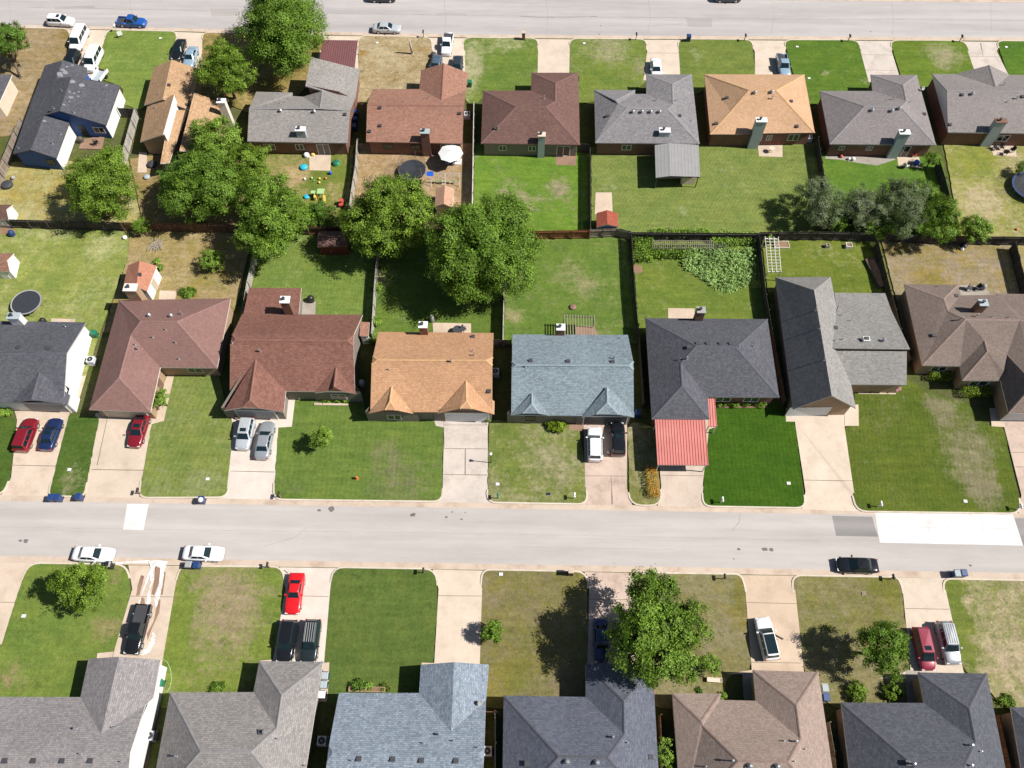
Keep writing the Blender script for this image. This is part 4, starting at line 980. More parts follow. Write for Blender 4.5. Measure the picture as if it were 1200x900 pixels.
def tree(name, label, px, py, rpx, h, leaf, seed, ry=1.0, rz=0.8, group=None, size=0.34, dens=24, trunk=None, cat='tree', lobes_n=None, extra=None, spread=1.0):
    """crown centre pixel, crown radius in pixels, height of the crown's centre"""
    rs = np.random.RandomState(seed)
    size *= .62; dens *= 2.1
    c = at(px, py, h)
    R = (at(px + rpx, py, h) - c).length
    base = Vector((c.x, c.y, 0)) if trunk is None else at(trunk[0], trunk[1], 0.05)
    root = thing(name, label, cat, (base.x, base.y, 0), 0, group)
    n = lobes_n or int(11 + R * 2.4)
    lobes = []
    H = min(R * rz, h - .6)
    for i in range(n):
        a = 2.39996 * i + rs.uniform(-.35, .35)
        el = 1 - 1.45 * (i + .5) / n                      # from the top down to a little below the middle
        rr = math.sqrt(max(.05, 1 - el * el)) * rs.uniform(.5, .84) * spread
        lr = R * rs.choice([rs.uniform(.2, .3), rs.uniform(.3, .46)])
        lobes.append((c.x + R * rr * math.cos(a), c.y + R * ry * rr * math.sin(a), h + H * .72 * el * rs.uniform(.8, 1.1), lr, rs.uniform(.65, .9)))
    lobes.append((c.x, c.y, h + H * .12, R * .6, .8))
    lobes.append((c.x + R * .15, c.y - R * .1 * ry, h - H * .2, R * .55, .7))
    P, N = crown_points(lobes, dens * (.25 / size) ** .6, .05 + .05 * R, rs)
    P[:, 2] = np.maximum(P[:, 2], .25)
    me = leaf_mesh('crown', P - np.array(base), N, size, seed, LEAF[leaf])
    link_mesh('crown', me, root)
    if extra:
        n2 = int(len(P) * extra[1]); idx = rs.choice(len(P), n2, replace=False)
        me = leaf_mesh('bare_twigs', P[idx] + rs.normal(size=(n2, 3)) * .2 - np.array(base), N[idx], size * 1.2, seed + 1, LEAF[extra[0]], 0.25)
        link_mesh('bare_twigs', me, root)
    mb = MB()
    tr = .05 + R * .045
    fork = Vector((c.x * .4 + base.x * .6, c.y * .4 + base.y * .6, h * .42))
    b0 = Vector((base.x, base.y, -.05))
    mb.cyl(b0, b0 + (fork - b0) * .12, tr * 1.5, tr * 1.05, 9)
    mb.cyl(b0 + (fork - b0) * .12, fork, tr * 1.05, tr * .75, 9)
    for i in range(min(9, n)):
        l = lobes[(i * 3 + 1) % n]
        e = Vector(l[:3]); mid = fork.lerp(e, .5) + Vector((0, 0, .12 * R))
        mb.cyl(fork, mid, tr * .5, tr * .33, 6); mb.cyl(mid, e, tr * .33, tr * .12, 6)
    mb.build('trunk', M['bark'], root, smooth=True)
    return root

def bush(name, label, px, py, rpx, h, leaf, seed, group=None, ry=1.0, size=.16, cat='bush', dens=60, rzm=None):
    """low mound of leaves standing on the ground; h = its height"""
    rs = np.random.RandomState(seed)
    c = at(px, py, h * .5)
    R = (at(px + rpx, py, h * .5) - c).length
    root = thing(name, label, cat, (c.x, c.y, 0), 0, group)
    lobes = [(c.x, c.y, h * .5, R * .72, h / (2 * R) * 1.1)]
    for i in range(7):
        a = i * .9 + rs.uniform(-.3, .3)
        lobes.append((c.x + R * .5 * math.cos(a), c.y + R * .5 * ry * math.sin(a), h * rs.uniform(.35, .6), R * rs.uniform(.35, .5), h / (2 * R) * 1.2))
    P, N = crown_points(lobes, dens, .07 + .04 * R, rs)
    P[:, 2] = np.maximum(P[:, 2], .13)
    link_mesh('foliage', leaf_mesh('foliage', P - np.array(Vector((c.x, c.y, 0))), N, size, seed, LEAF[leaf]), root)
    mb = MB()
    for i in range(5):
        a = i * 1.3
        mb.cyl((c.x, c.y, 0), (c.x + R * .4 * math.cos(a), c.y + R * .4 * math.sin(a), h * .6), .03, .012, 5)
    mb.build('stem', M['bark'], root)
    return root

def hedge(name, label, p0, p1, w, h, leaf, seed, group=None, dens=150, size=.13, cat='hedge', jag=.05):
    """clipped box of leaves between two ground pixels"""
    rs = np.random.RandomState(seed)
    a, b = at(*p0, .1), at(*p1, .1)
    d = (b - a); L = d.length; d.normalize(); nn = Vector((-d.y, d.x, 0))
    root = thing(name, label, cat, ((a.x + b.x) / 2, (a.y + b.y) / 2, 0), 0, group)
    n = int(dens * (L * w + 2 * h * (L + w)))
    P = np.stack([rs.uniform(0, L, n), rs.uniform(-w / 2, w / 2, n), rs.uniform(.12, h, n)], 1)
    N = rs.normal(size=(n, 3)) * .5
    face = rs.choice(5, n, p=np.array([L * w, L * h, L * h, w * h, w * h]) / (L * w + 2 * L * h + 2 * w * h))
    P[face == 0, 2] = h; N[face == 0] += (0, 0, 1)
    P[face == 1, 1] = -w / 2; N[face == 1] += (0, -1, 0)
    P[face == 2, 1] = w / 2; N[face == 2] += (0, 1, 0)
    P[face == 3, 0] = 0; N[face == 3] += (-1, 0, 0)
    P[face == 4, 0] = L; N[face == 4] += (1, 0, 0)
    P += rs.normal(size=P.shape) * jag
    W = np.outer(P[:, 0], np.array(d)) + np.outer(P[:, 1], np.array(nn)); W[:, 2] += P[:, 2]
    W += np.array([a.x, a.y, 0]) - np.array(ORG[root])
    NW = np.outer(N[:, 0], np.array(d)) + np.outer(N[:, 1], np.array(nn)); NW[:, 2] += N[:, 2]
    link_mesh('foliage', leaf_mesh('foliage', W, NW, size, seed, LEAF[leaf]), root)
    mb = MB()
    k = max(2, int(L / .8))
    for i in range(k):
        q = a + d * (L * (i + .5) / k)
        mb.cyl((q.x, q.y, 0), (q.x, q.y, h * .8), .035, .015, 5)
    mb.build('stem', M['bark'], root)
    return root

def build_plants():
    G = 'trees in the yards'
    tree('tree', 'small dark tree at the upper left corner with a leaning trunk', 8, 46, 25, 4.6, 'deep', 11, trunk=(24, 92), size=.3, dens=22)
    tree('tree', 'biggest tree by the top street, wide dark crown over the maroon carport lawn', 330, 36, 52, 6.5, 'shade', 12, ry=1.25, size=.38)
    tree('tree', 'dense tree over the top street driveway left of the biggest roadside tree', 262, 80, 32, 5.6, 'olive', 13, ry=1.3, size=.32)
    tree('tree', 'round tree casting its shadow left behind the blue house', 123, 216, 42, 4.6, 'olive', 14, ry=1.35, size=.32, trunk=(122, 258))
    tree('tree', 'bright green tree behind the tan shed roofed house', 250, 168, 32, 4.6, 'bright', 15, ry=1.3, size=.32)
    tree('tree', 'wide dull green tree between the tan roofed house and the back fence', 243, 220, 45, 5.0, 'shade', 16, ry=1.2, size=.34)
    tree('tree', 'tall green tree overhanging the back fence left of the maroon shed', 316, 258, 44, 5.6, 'mid', 17, ry=1.55, size=.36)
    tree('tree', 'green tree right of the maroon shed overhanging the trampoline yard', 458, 256, 50, 5.4, 'olive', 18, ry=1.1, size=.36)
    tree('tree', 'largest tree of the middle back yards, beside the reddish back fence', 560, 294, 61, 5.8, 'shade', 19, ry=1.3, size=.38, spread=1.05)
    tree('tree', 'dull green tree wedged right of the wide one behind the tan roofed house', 287, 196, 30, 4.6, 'olive', 37, ry=1.1, size=.32)
    tree('tree', 'shaded dark tree at the patio of the tan shed roofed house', 208, 208, 24, 3.6, 'deep', 38, ry=1.4, size=.3)
    tree('tree', 'low dark tree under the fence between the toy yard and the maroon shed', 372, 250, 20, 1.8, 'deep', 39, ry=.7, size=.26)
    tree('shrub', 'isolated light green shrub on the dry lawn left of the tall fence line tree', 248, 306, 16, 1.7, 'bright', 20, size=.22, cat='shrub', dens=26)
    g2 = None
    tree('tree', 'half bare greyish tree at the left end of the fence line thicket', 958, 240, 30, 3.2, 'dusty', 21, ry=1.2, extra=('twig', .13), size=.26, dens=20)
    tree('tree', 'mostly bare grey twiggy tree in the middle of the fence line thicket', 1006, 244, 28, 3.0, 'dusty', 22, ry=1.2, extra=('twig', .26), size=.26, dens=18)
    tree('tree', 'thin grey green tree right of the bare twiggy one in the thicket', 1056, 242, 36, 3.4, 'dusty', 23, ry=1.2, extra=('twig', .06), size=.27, dens=22)
    tree('tree', 'darker green tree at the right end of the fence line thicket', 1098, 256, 28, 3.4, 'mid', 24, ry=1.3, size=.28)
    tree('tree', 'low green tree filling the front of the fence line thicket', 1030, 262, 24, 1.9, 'mid', 51, ry=.9, size=.26)
    tree('tree', 'small green tree in front of the half bare greyish one', 978, 258, 18, 1.7, 'mid', 52, ry=1.0, size=.26)
    tree('tree', 'bushy green tree at the rear of the thicket below the taupe house lawn', 1080, 232, 24, 2.6, 'mid', 53, ry=1.0, size=.26)
    tree('tree', 'bright low leafy tree hanging over the brown yard at the thicket end', 1142, 268, 20, 2.6, 'bright', 25, ry=1.0, size=.28)
    tree('tree', 'biggest front yard tree, in front of the navy grey roof', 770, 738, 54, 6.2, 'mid', 26, ry=1.22, size=.36, dens=30, spread=1.1)
    tree('tree', 'roundish dark tree on the lower left lawn beside the black pickup driveway', 93, 685, 33, 4.3, 'olive', 27, ry=.85, size=.28, dens=28)
    tree('tree', 'round dark tree left of the maroon minivan', 1034, 757, 35, 4.2, 'shade', 28, ry=.95, size=.26, dens=30, spread=.95)
    tree('sapling', 'small bright young tree on the lawn before the orange tan house', 376, 513, 13.5, 2.5, 'bright', 29, ry=1.1, size=.26, dens=46, cat='tree')
    tree('sapling', 'small dark young tree with spiky shadow on the driveway edge', 577, 740, 14, 2.1, 'mid', 30, size=.26, dens=40, cat='tree')
    tree('shrub', 'leafy shrub at the right foot of the biggest front yard tree', 831, 777, 16, 1.5, 'bright', 31, ry=.8, size=.22, dens=24, cat='shrub')
    tree('sapling', 'slim lime green ornamental tree beside the plum brown garage', 189, 467, 10.5, 1.9, 'bright', 32, ry=1.4, size=.24, dens=42, cat='tree')
    tree('tree', 'narrow green tree squeezed between the navy and cocoa roofed houses', 780, 882, 11, 2.2, 'bright', 33, ry=2.2, size=.24, dens=24)
    tree('shrub', 'dark shrub at the right edge near the last grey chimney house', 1199, 196, 10, 1.5, 'mid', 34, size=.22, dens=24, cat='shrub')
    tree('shrub', 'dark climbing shrub on the fence behind the taupe grey house', 1092, 186, 10, 1.7, 'mid', 35, size=.22, dens=24, cat='shrub')
    tree('shrub', 'leafy shrub under the fence line tree at the bare bush pile', 165, 265, 12, 1.5, 'mid', 36, size=.22, dens=24, cat='shrub')
    bush('bush', 'round clipped bush left of its twin under the graphite roof', 1005, 811, 13, 1.5, 'olive', 41, 'round bushes', dens=150)
    bush('bush', 'smaller round clipped bush right of its twin near the front walk', 1047, 812, 11.5, 1.4, 'olive', 42, 'round bushes', dens=150)
    bush('bush', 'broad light bush below the slate blue front gable', 652, 497, 13, 1.1, 'hedge', 43, ry=.75, dens=130)
    bush('bush', 'low green bush at the back wall of the plum brown house', 219, 342, 11, .9, 'mid', 44, ry=.5)
    bush('bush', 'bush against the fence behind the orange tan house', 441, 376, 8, 1.5, 'bright', 45)
    bush('bush', 'lower bush in the side gap left of the orange tan house', 436, 396, 9, 1.3, 'bright', 46, ry=1.2)
    bush('bush', 'small green plant at the left edge under the dark grey eave', 4, 480, 12, .9, 'bright', 47, ry=.6)
    bush('bush', 'weedy bush at the front wall of the warm grey house', 255, 806, 12, .6, 'mid', 48, ry=.5)
    bush('bush', 'dark planter palm like bush at the blue slate front wall', 420, 803, 9, 1.0, 'deep', 49, ry=.7)
    bush('bush', 'light green plant right of the dark planter bush', 432, 805, 6, .8, 'bright', 50)
    bush('bush', 'yellowish low plant in the blue slate front planter', 450, 806, 8, .5, 'yellow', 51, ry=.5)
    bush('bush', 'small plant by the garage corner of the orange tan house', 572, 491, 5, .8, 'mid', 52)
    bush('bush', 'small weed at the corner of the cocoa front recess', 848, 815, 4.5, .8, 'bright', 53)
    bush('bush', 'dark low weed before the left cocoa eave', 819, 809, 4, .4, 'deep', 58)
    bush('bush', 'green plant on the dark fence behind the pebble grey house', 903, 281, 5.5, 2.0, 'bright', 54)
    bush('bush', 'small bush at the fence foot behind the lone light green shrub', 184, 306, 5, .8, 'bright', 55)
    bush('bush', 'bush beside the small terracotta roofed shed', 187, 313, 5, .9, 'mid', 56)
    bush('bush', 'bush on the fence in the dark yard under the largest middle tree', 443, 336, 6, 1.6, 'bright', 57)
    bush('bush', 'green bush below the last house corner at the right edge', 1192, 893, 9, 1.2, 'bright', 59)
    bush('bush', 'bushy mound at the lower right lawn corner', 1180, 822, 12, .5, 'mid', 60, ry=.4)
    hedge('hedge', 'clipped bright hedge nearer the left end of the mocha brown house', (1088, 442), (1111, 443), 1.0, 1.0, 'hedge', 61, 'clipped hedges')
    hedge('hedge', 'longer clipped bright hedge under the middle front gable of the mocha house', (1126, 461), (1157, 461), 1.1, 1.0, 'hedge', 62, 'clipped hedges')
    hedge('hedge', 'narrow orange flowering hedge strip beside the salmon carport driveway', (762, 551), (766, 583), 1.0, .9, 'orange', 63, jag=.1)
    for i, (x, w) in enumerate(((845, 8), (861, 8), (875, 6), (891, 9))):
        bush('bush', ['leftmost shrub of the bed under the charcoal eave', 'second shrub from the left in the bed under the charcoal eave', 'small third shrub of the bed under the charcoal eave', 'rightmost and biggest shrub of the bed under the charcoal eave'][i],
             x, 472, w, .9, 'mid', 64 + i, 'shrubs in the charcoal house front bed', ry=.6)
    for i, (x, w) in enumerate(((381, 6), (394, 6), (405, 5))):
        bush('bush', ['left shrub of the brick planter at the red brown house', 'middle shrub of the brick planter at the red brown house', 'right shrub of the brick planter at the red brown house'][i],
             x, 468, w, .7, 'bright', 70 + i, 'planter shrubs', ry=.5)
    for i, (x, y) in enumerate(((1013, 456), (1021, 457), (1030, 457), (1040, 456))):
        bush('bush', ['leftmost flower clump beside the pebble grey wing', 'second flower clump from the left at the pebble grey wing', 'third flower clump from the left at the pebble grey wing', 'green clump next to the pink flowers at the pebble grey wing'][i], x, y, 5, .5, 'mid', 75 + i, 'flower bed clumps', ry=.6)
    bush('bush', 'pink flowering clump ending the flower bed of the pebble grey house', 1051, 455, 4.5, .7, 'pinkfl', 80)
    # vegetable garden behind the charcoal house
    rs = np.random.RandomState(90)
    c0 = at(843, 312, .1)
    root = thing('vine_patch', 'big patch of trailing pale vines spilling over the charcoal house back lawn', 'plant', (c0.x, c0.y, 0))
    P = []
    for i in range(1500):
        u, w = rs.uniform(), rs.uniform()
        px = 800 + 83 * u; py = 293 + (22 + 22 * math.sin(u * 2.6) ** 2 + 8 * u) * w
        q = at(px, py, .1); hh = (1.0 - .7 * w) * rs.uniform(.4, 1.2) * (.75 + .4 * math.sin(px * .9 + 4 * math.sin(py * .35)))
        for k in range(8):
            P.append((q.x + rs.normal() * .12, q.y - rs.uniform(0, .5) * .6, max(.14, .1 + hh + rs.normal() * .08 - k * .03)))
    P = np.array(P); N = rs.normal(size=P.shape) * .5 + np.array([0, -.2, .8])
    link_mesh('foliage', leaf_mesh('foliage', P - np.array(ORG[root]), N, .22, 91, LEAF['vine']), root)
    rows = [('leafy garden bed in the corner of the charcoal house back yard', 742, 277, 22, 30, 'mid', 500), ('tall climbing greens along the garden back fence', 765, 272, 65, 9, 'bright', 420),
            ('leafy greens in front of the garden trellis', 765, 290, 45, 13, 'mid', 520), ('green climbers right of the garden trellis', 833, 276, 50, 12, 'bright', 480), ('brownish low crop between trellis and vines', 800, 290, 50, 8, 'dusty', 300)]
    for k, (lab, x, y, w, hh, lf, n) in enumerate(rows):
        c0 = at(x + w / 2, y + hh / 2, .1)
        root = thing('garden_bed', lab, 'plants', (c0.x, c0.y, 0))
        P = []
        for i in range(n):
            q = at(x + w * rs.uniform(), y + hh * rs.uniform(), .1); hh2 = rs.uniform(.3, 1.0)
            for j in range(9): P.append((q.x + rs.normal() * .16, q.y + rs.normal() * .16, max(.14, .1 + hh2 * rs.uniform(.4, 1.1))))
        P = np.array(P); N = rs.normal(size=P.shape) * .5 + np.array([0, 0, .7])
        link_mesh('foliage', leaf_mesh('foliage', P - np.array(ORG[root]), N, .22, 92 + k, LEAF[lf]), root)
    # dead trunk standing on the dry lawn
    b = at(483, 63, .1)
    root = thing('dead_tree', 'bare pale dead trunk standing on the dry top lawn', 'tree', (b.x, b.y, 0))
    mb = MB(); mb.cyl((b.x, b.y, 0), (b.x, b.y, .25), .3, .2, 9); mb.cyl((b.x, b.y, .25), (b.x - .15, b.y + .05, 2.6), .2, .13, 9)
    mb.build('trunk', M['bark_pale'], root, smooth=True)
    mb = MB(); mb.cyl((b.x - .1, b.y, 2.0), (b.x + .2, b.y + .1, 2.5), .08, .05, 6); mb.cyl((b.x - .14, b.y, 2.4), (b.x - .45, b.y - .1, 2.75), .09, .06, 6)
    mb.build('limb_stub', M['bark_pale'], root)
    # heap of cut branches
    b = at(183, 289, .1)
    root = thing('branch_pile', 'heap of cut grey branches on the dry back lawn', 'branch pile', (b.x, b.y, 0))
    mb = MB()
    for i in range(60):
        a = rs.uniform(0, 6.28); r = rs.uniform(0, .9); l = rs.uniform(.4, 1.0); x = b.x + r * math.cos(a * 3); y = b.y + r * math.sin(a * 3); z = .12 + rs.uniform(0, .35)
        mb.cyl((x - l * math.cos(a), y - l * math.sin(a), z), (x + l * math.cos(a), y + l * math.sin(a), z + rs.uniform(-.05, .2)), .025, .012, 4)
    mb.build('branches', M['bark_pale'], root)
build_plants()
# ------------------------------------------------------------------ vehicles
def loft(mb, stations, mi=0):
    rings = []
    for x, w, zt, zb in stations:
        half = [(0, zt + .03), (.5, zt + .018), (.8, zt - .012), (.93, zt - .06), (1.0, zt - .22), (1.0, zb + .24), (.96, zb + .06), (.8, zb)]
        pts = [(x, w * a, z) for a, z in half] + [(x, -w * a, z) for a, z in half[:0:-1]]
        rings.append(pts)
    n = len(rings[0]); o = [p for r in rings for p in r]
    fs = []
    for i in range(len(rings) - 1):
        for j in range(n):
            k = (j + 1) % n
            fs.append((i * n + j, i * n + k, (i + 1) * n + k, (i + 1) * n + j))
    fs.append(tuple(range(n))[::-1]); fs.append(tuple((len(rings) - 1) * n + j for j in range(n)))
    # outward orientation: stations run rear -> front (+x)
    mb.add(o, [f[::-1] for f in fs], mi)

def lerp3(a, b, t): return tuple(a[i] + (b[i] - a[i]) * t for i in range(3))

def quad_panel(mb, q, m0, m1, off):
    """inset quad q (a,b,c,d) by margins, lifted along its normal"""
    a, b, c, d = [Vector(p) for p in q]
    n = (b - a).cross(d - a).normalized()
    def P(u, v): return a.lerp(b, u).lerp(d.lerp(c, u), v) + n * off
    k = [P(m0, m1), P(1 - m0, m1), P(1 - m0, 1 - m1), P(m0, 1 - m1)]
    inn = [p - n * (off + .03) for p in k]
    mb.add(k, [(0, 1, 2, 3)])
    mb.add(k + inn, [(4, 5, 1, 0), (5, 6, 2, 1), (6, 7, 3, 2), (7, 4, 0, 3)])

CARK = {
 #            L    stations (x,w,ztop)                                                                 cabin: rear base, front base, rear top, front top, belt z, roof z, half width base, top
 'sedan': dict(st=[(-2.42, .66, .80), (-2.34, .80, .92), (-2.0, .88, .99), (-1.4, .91, 1.0), (-.4, .92, .97), (.8, .92, .95), (1.5, .91, .90), (2.0, .87, .82), (2.3, .78, .74), (2.42, .64, .64)],
               cab=(-1.72, 1.08, -1.08, .28, .95, 1.43, .83, .63), wh=(1.42, -1.40, .33)),
 'sport': dict(st=[(-2.36, .70, .84), (-2.26, .86, .95), (-1.9, .93, 1.0), (-1.3, .94, .98), (-.4, .92, .92), (.6, .92, .90), (1.4, .93, .86), (1.95, .90, .78), (2.25, .80, .70), (2.36, .66, .60)],
               cab=(-1.75, .72, -.95, -.02, .90, 1.28, .80, .58), wh=(1.45, -1.38, .34)),
 'suv': dict(st=[(-2.35, .76, .95), (-2.3, .88, 1.05), (-1.9, .94, 1.10), (-.5, .95, 1.10), (.7, .95, 1.08), (1.3, .94, 1.05), (1.9, .90, .98), (2.22, .82, .88), (2.35, .70, .76)],
             cab=(-2.24, 1.12, -2.0, .38, 1.06, 1.70, .88, .69), wh=(1.45, -1.42, .37)),
 'minivan': dict(st=[(-2.5, .80, 1.0), (-2.44, .92, 1.08), (-2.0, .97, 1.1), (-.5, .98, 1.1), (1.0, .97, 1.06), (1.6, .95, .98), (2.1, .89, .88), (2.4, .80, .76), (2.5, .68, .66)],
                 cab=(-2.42, 1.62, -2.2, .62, 1.05, 1.74, .92, .72), wh=(1.55, -1.5, .35)),
 'van': dict(st=[(-2.8, .88, 1.15), (-2.75, .96, 1.2), (-2.0, 1.0, 1.2), (.5, 1.0, 1.2), (1.5, .99, 1.15), (2.2, .95, 1.05), (2.65, .86, .92), (2.8, .76, .8)],
             cab=(-2.74, 1.75, -2.62, 1.0, 1.15, 2.0, .95, .83), wh=(1.85, -1.75, .38)),
 'pickup': dict(st=[(-2.9, .86, .78), (-2.86, .94, .80), (-.75, .96, .80), (-.70, .96, 1.12), (.6, .96, 1.12), (1.3, .95, 1.1), (2.2, .93, 1.04), (2.75, .86, .94), (2.9, .76, .82)],
                cab=(-.72, 1.35, -.50, .68, 1.08, 1.84, .88, .72), wh=(1.85, -1.8, .40), bed=(-2.88, -.74)),
}
CARM = {}

def car_meshes(kind):
    if kind in CARM: return CARM[kind]
    D = CARK[kind]; out = []
    paint = M['white']
    xr, xf, tr, tf, zb, zt, wb, wt = D['cab']
    mb = MB(); loft(mb, [(x, w, z, .2) for x, w, z in D['st']])
    if 'bed' in D:
        x0, x1 = D['bed']
        for s in (-1, 1): mb.box(x0 + .02, s * .96 - (.1 if s > 0 else 0), .72, x1, s * .96 + (.1 if s < 0 else 0), 1.12)
        mb.box(x0, -.86, .72, x0 + .1, .86, 1.1)
    me = mb.mesh('body', paint, smooth=True)
    try: me.shade_auto_smooth if False else None
    except Exception: pass
    out.append(('body', me, True, []))
    # cabin shell: two rings with a crowned roof
    mb = MB()
    def ring(x0, x1, w, z, c):
        return [(x0, -w * .93, z), (x0 + c, -w, z), (x1 - c, -w, z), (x1, -w * .86, z), (x1 + .05, 0, z), (x1, w * .86, z), (x1 - c, w, z), (x0 + c, w, z), (x0, w * .93, z), (x0 - .04, 0, z)]
    r0 = ring(xr, xf, wb, zb - .1, .18); r1 = ring(tr, tf, wt, zt - .05, .14); r2 = ring(tr + .07, tf - .07, wt - .06, zt - .005, .14)
    n = len(r0)
    mb.add(r0 + r1 + r2, [(i, (i + 1) % n, (i + 1) % n + n, i + n) for i in range(n)] + [(i + n, (i + 1) % n + n, (i + 1) % n + 2 * n, i + 2 * n) for i in range(n)])
    o = len(mb.v)
    mb.add(r2 + [((tr + tf) / 2, 0, zt + .03)], [(i, (i + 1) % n, n) for i in range(n)])
    out.append(('cabin', mb.mesh('cabin', paint), True, []))
    zl, zh = zb - .02, zt - .06
    def lev(z): return (z - (zb - .1)) / ((zt - .05) - (zb - .1))
    def corner(xb, xt_, sg, z, k):
        t = lev(z); w = wb + (wt - wb) * t
        return (xb + (xt_ - xb) * t, sg * w * k, z)
    mb = MB()   # windshield, faces +x
    quad_panel(mb, [corner(xf, tf, -1, zl, .86), corner(xf, tf, 1, zl, .86), corner(xf, tf, 1, zh, .86), corner(xf, tf, -1, zh, .86)], .02, .03, .055)
    out.append(('windshield', mb.mesh('windshield', M['carglass']), False, []))
    mb = MB()
    zr = zl if kind in ('sedan', 'sport') else zl + .12
    quad_panel(mb, [corner(xr, tr, 1, zr, .93), corner(xr, tr, -1, zr, .93), corner(xr, tr, -1, zh, .93), corner(xr, tr, 1, zh, .93)], .06, .05, .05)
    out.append(('rear_window', mb.mesh('rear_window', M['carglass']), False, []))
    for s in (1, -1):
        mb = MB()
        def side(u, z):
            t = lev(z); x0 = xr + .18 + (tr + .14 - xr - .18) * t; x1 = xf - .18 + (tf - .14 - xf + .18) * t
            return (x0 + (x1 - x0) * u, s * (wb + (wt - wb) * t), z)
        nwin = {'sedan': 2, 'sport': 1, 'pickup': 2, 'suv': 3, 'minivan': 3, 'van': 3}[kind]
        for k in range(nwin):
            a, b = k / nwin, (k + 1) / nwin
            q = [side(a, zl + .05), side(b, zl + .05), side(b, zh), side(a, zh)]
            if s > 0: q = [q[1], q[0], q[3], q[2]]
            quad_panel(mb, q, .05, .05, .008)
        out.append(('side_window', mb.mesh('side_window', M['carglass']), False, []))
        fx, fw = D['st'][-2][0], D['st'][-2][1]; fz = D['st'][-2][2]
        mb = MB(); mb.obox(fx - .02, s * (fw - .17), .26, .3, fz - .16, fz - .045)
        out.append(('headlight', mb.mesh('headlight', M['lamp']), False, []))
        rx, rw, rz_ = D['st'][1][0], D['st'][1][1], D['st'][1][2]
        if 'bed' in D: rz_ = 1.08
        mb = MB(); mb.obox(rx - .02, s * (rw - .11), .14, .2, rz_ - .3, rz_ - .07)
        out.append(('taillight', mb.mesh('taillight', M['redlamp']), False, []))
        mb = MB(); mb.obox(xf - .45, s * (wb + .17), .16, .22, zb + .02, zb + .17); mb.bar((xf - .45, s * (wb - .02), zb + .04), (xf - .45, s * (wb + .12), zb + .08), .05)
        out.append(('mirror', mb.mesh('mirror', paint), True, []))
        for xw in D['wh'][:2]:
            r = D['wh'][2]; wy = .86 if kind not in ('van', 'pickup') else .9
            mb = MB(); mb.cyl((xw, s * (wy - .2), r), (xw, s * (wy + .06), r), r, r, 16)
            rm = MB(); rm.cyl((xw, s * (wy + .02), r), (xw, s * (wy + .075), r), r * .66, r * .6, 12)
            out.append(('wheel', mb.mesh('wheel', M['tyre'], smooth=False), False, [('rim', rm.mesh('rim', M['rim']))]))
    if 'bed' in D:
        mb = MB(); mb.box(D['bed'][0] + .1, -.85, .8, D['bed'][1] - .02, .85, .846)
        out.append(('bed_liner', mb.mesh('bed_liner', M['dark']), False, []))
    CARM[kind] = out
    return out

PAINT = {}
def paint(k, c, metal=0.0, rough=.3):
    PAINT[k] = plain(k + ' car paint', c, rough, metal, .5, .6)
paint('white', (.78, .78, .78, 1)); paint('silver', (.36, .38, .40, 1), .35); paint('light silver', (.52, .55, .57, 1), .25); paint('black', (.010, .011, .013, 1), 0, .15)
paint('dark blue', (.015, .03, .10, 1), .2); paint('blue', (.02, .10, .38, 1), .2); paint('dark red', (.22, .012, .022, 1), .15); paint('red', (.62, .012, .016, 1))
paint('maroon', (.26, .03, .055, 1), .15); paint('charcoal', (.045, .055, .07, 1), .3); paint('slate', (.10, .15, .20, 1), .3); paint('dark green', (.02, .03, .032, 1), .2); paint('tan', (.5, .45, .38, 1), .2); paint('pale blue', (.30, .42, .52, 1), .2)
CARN = [0]

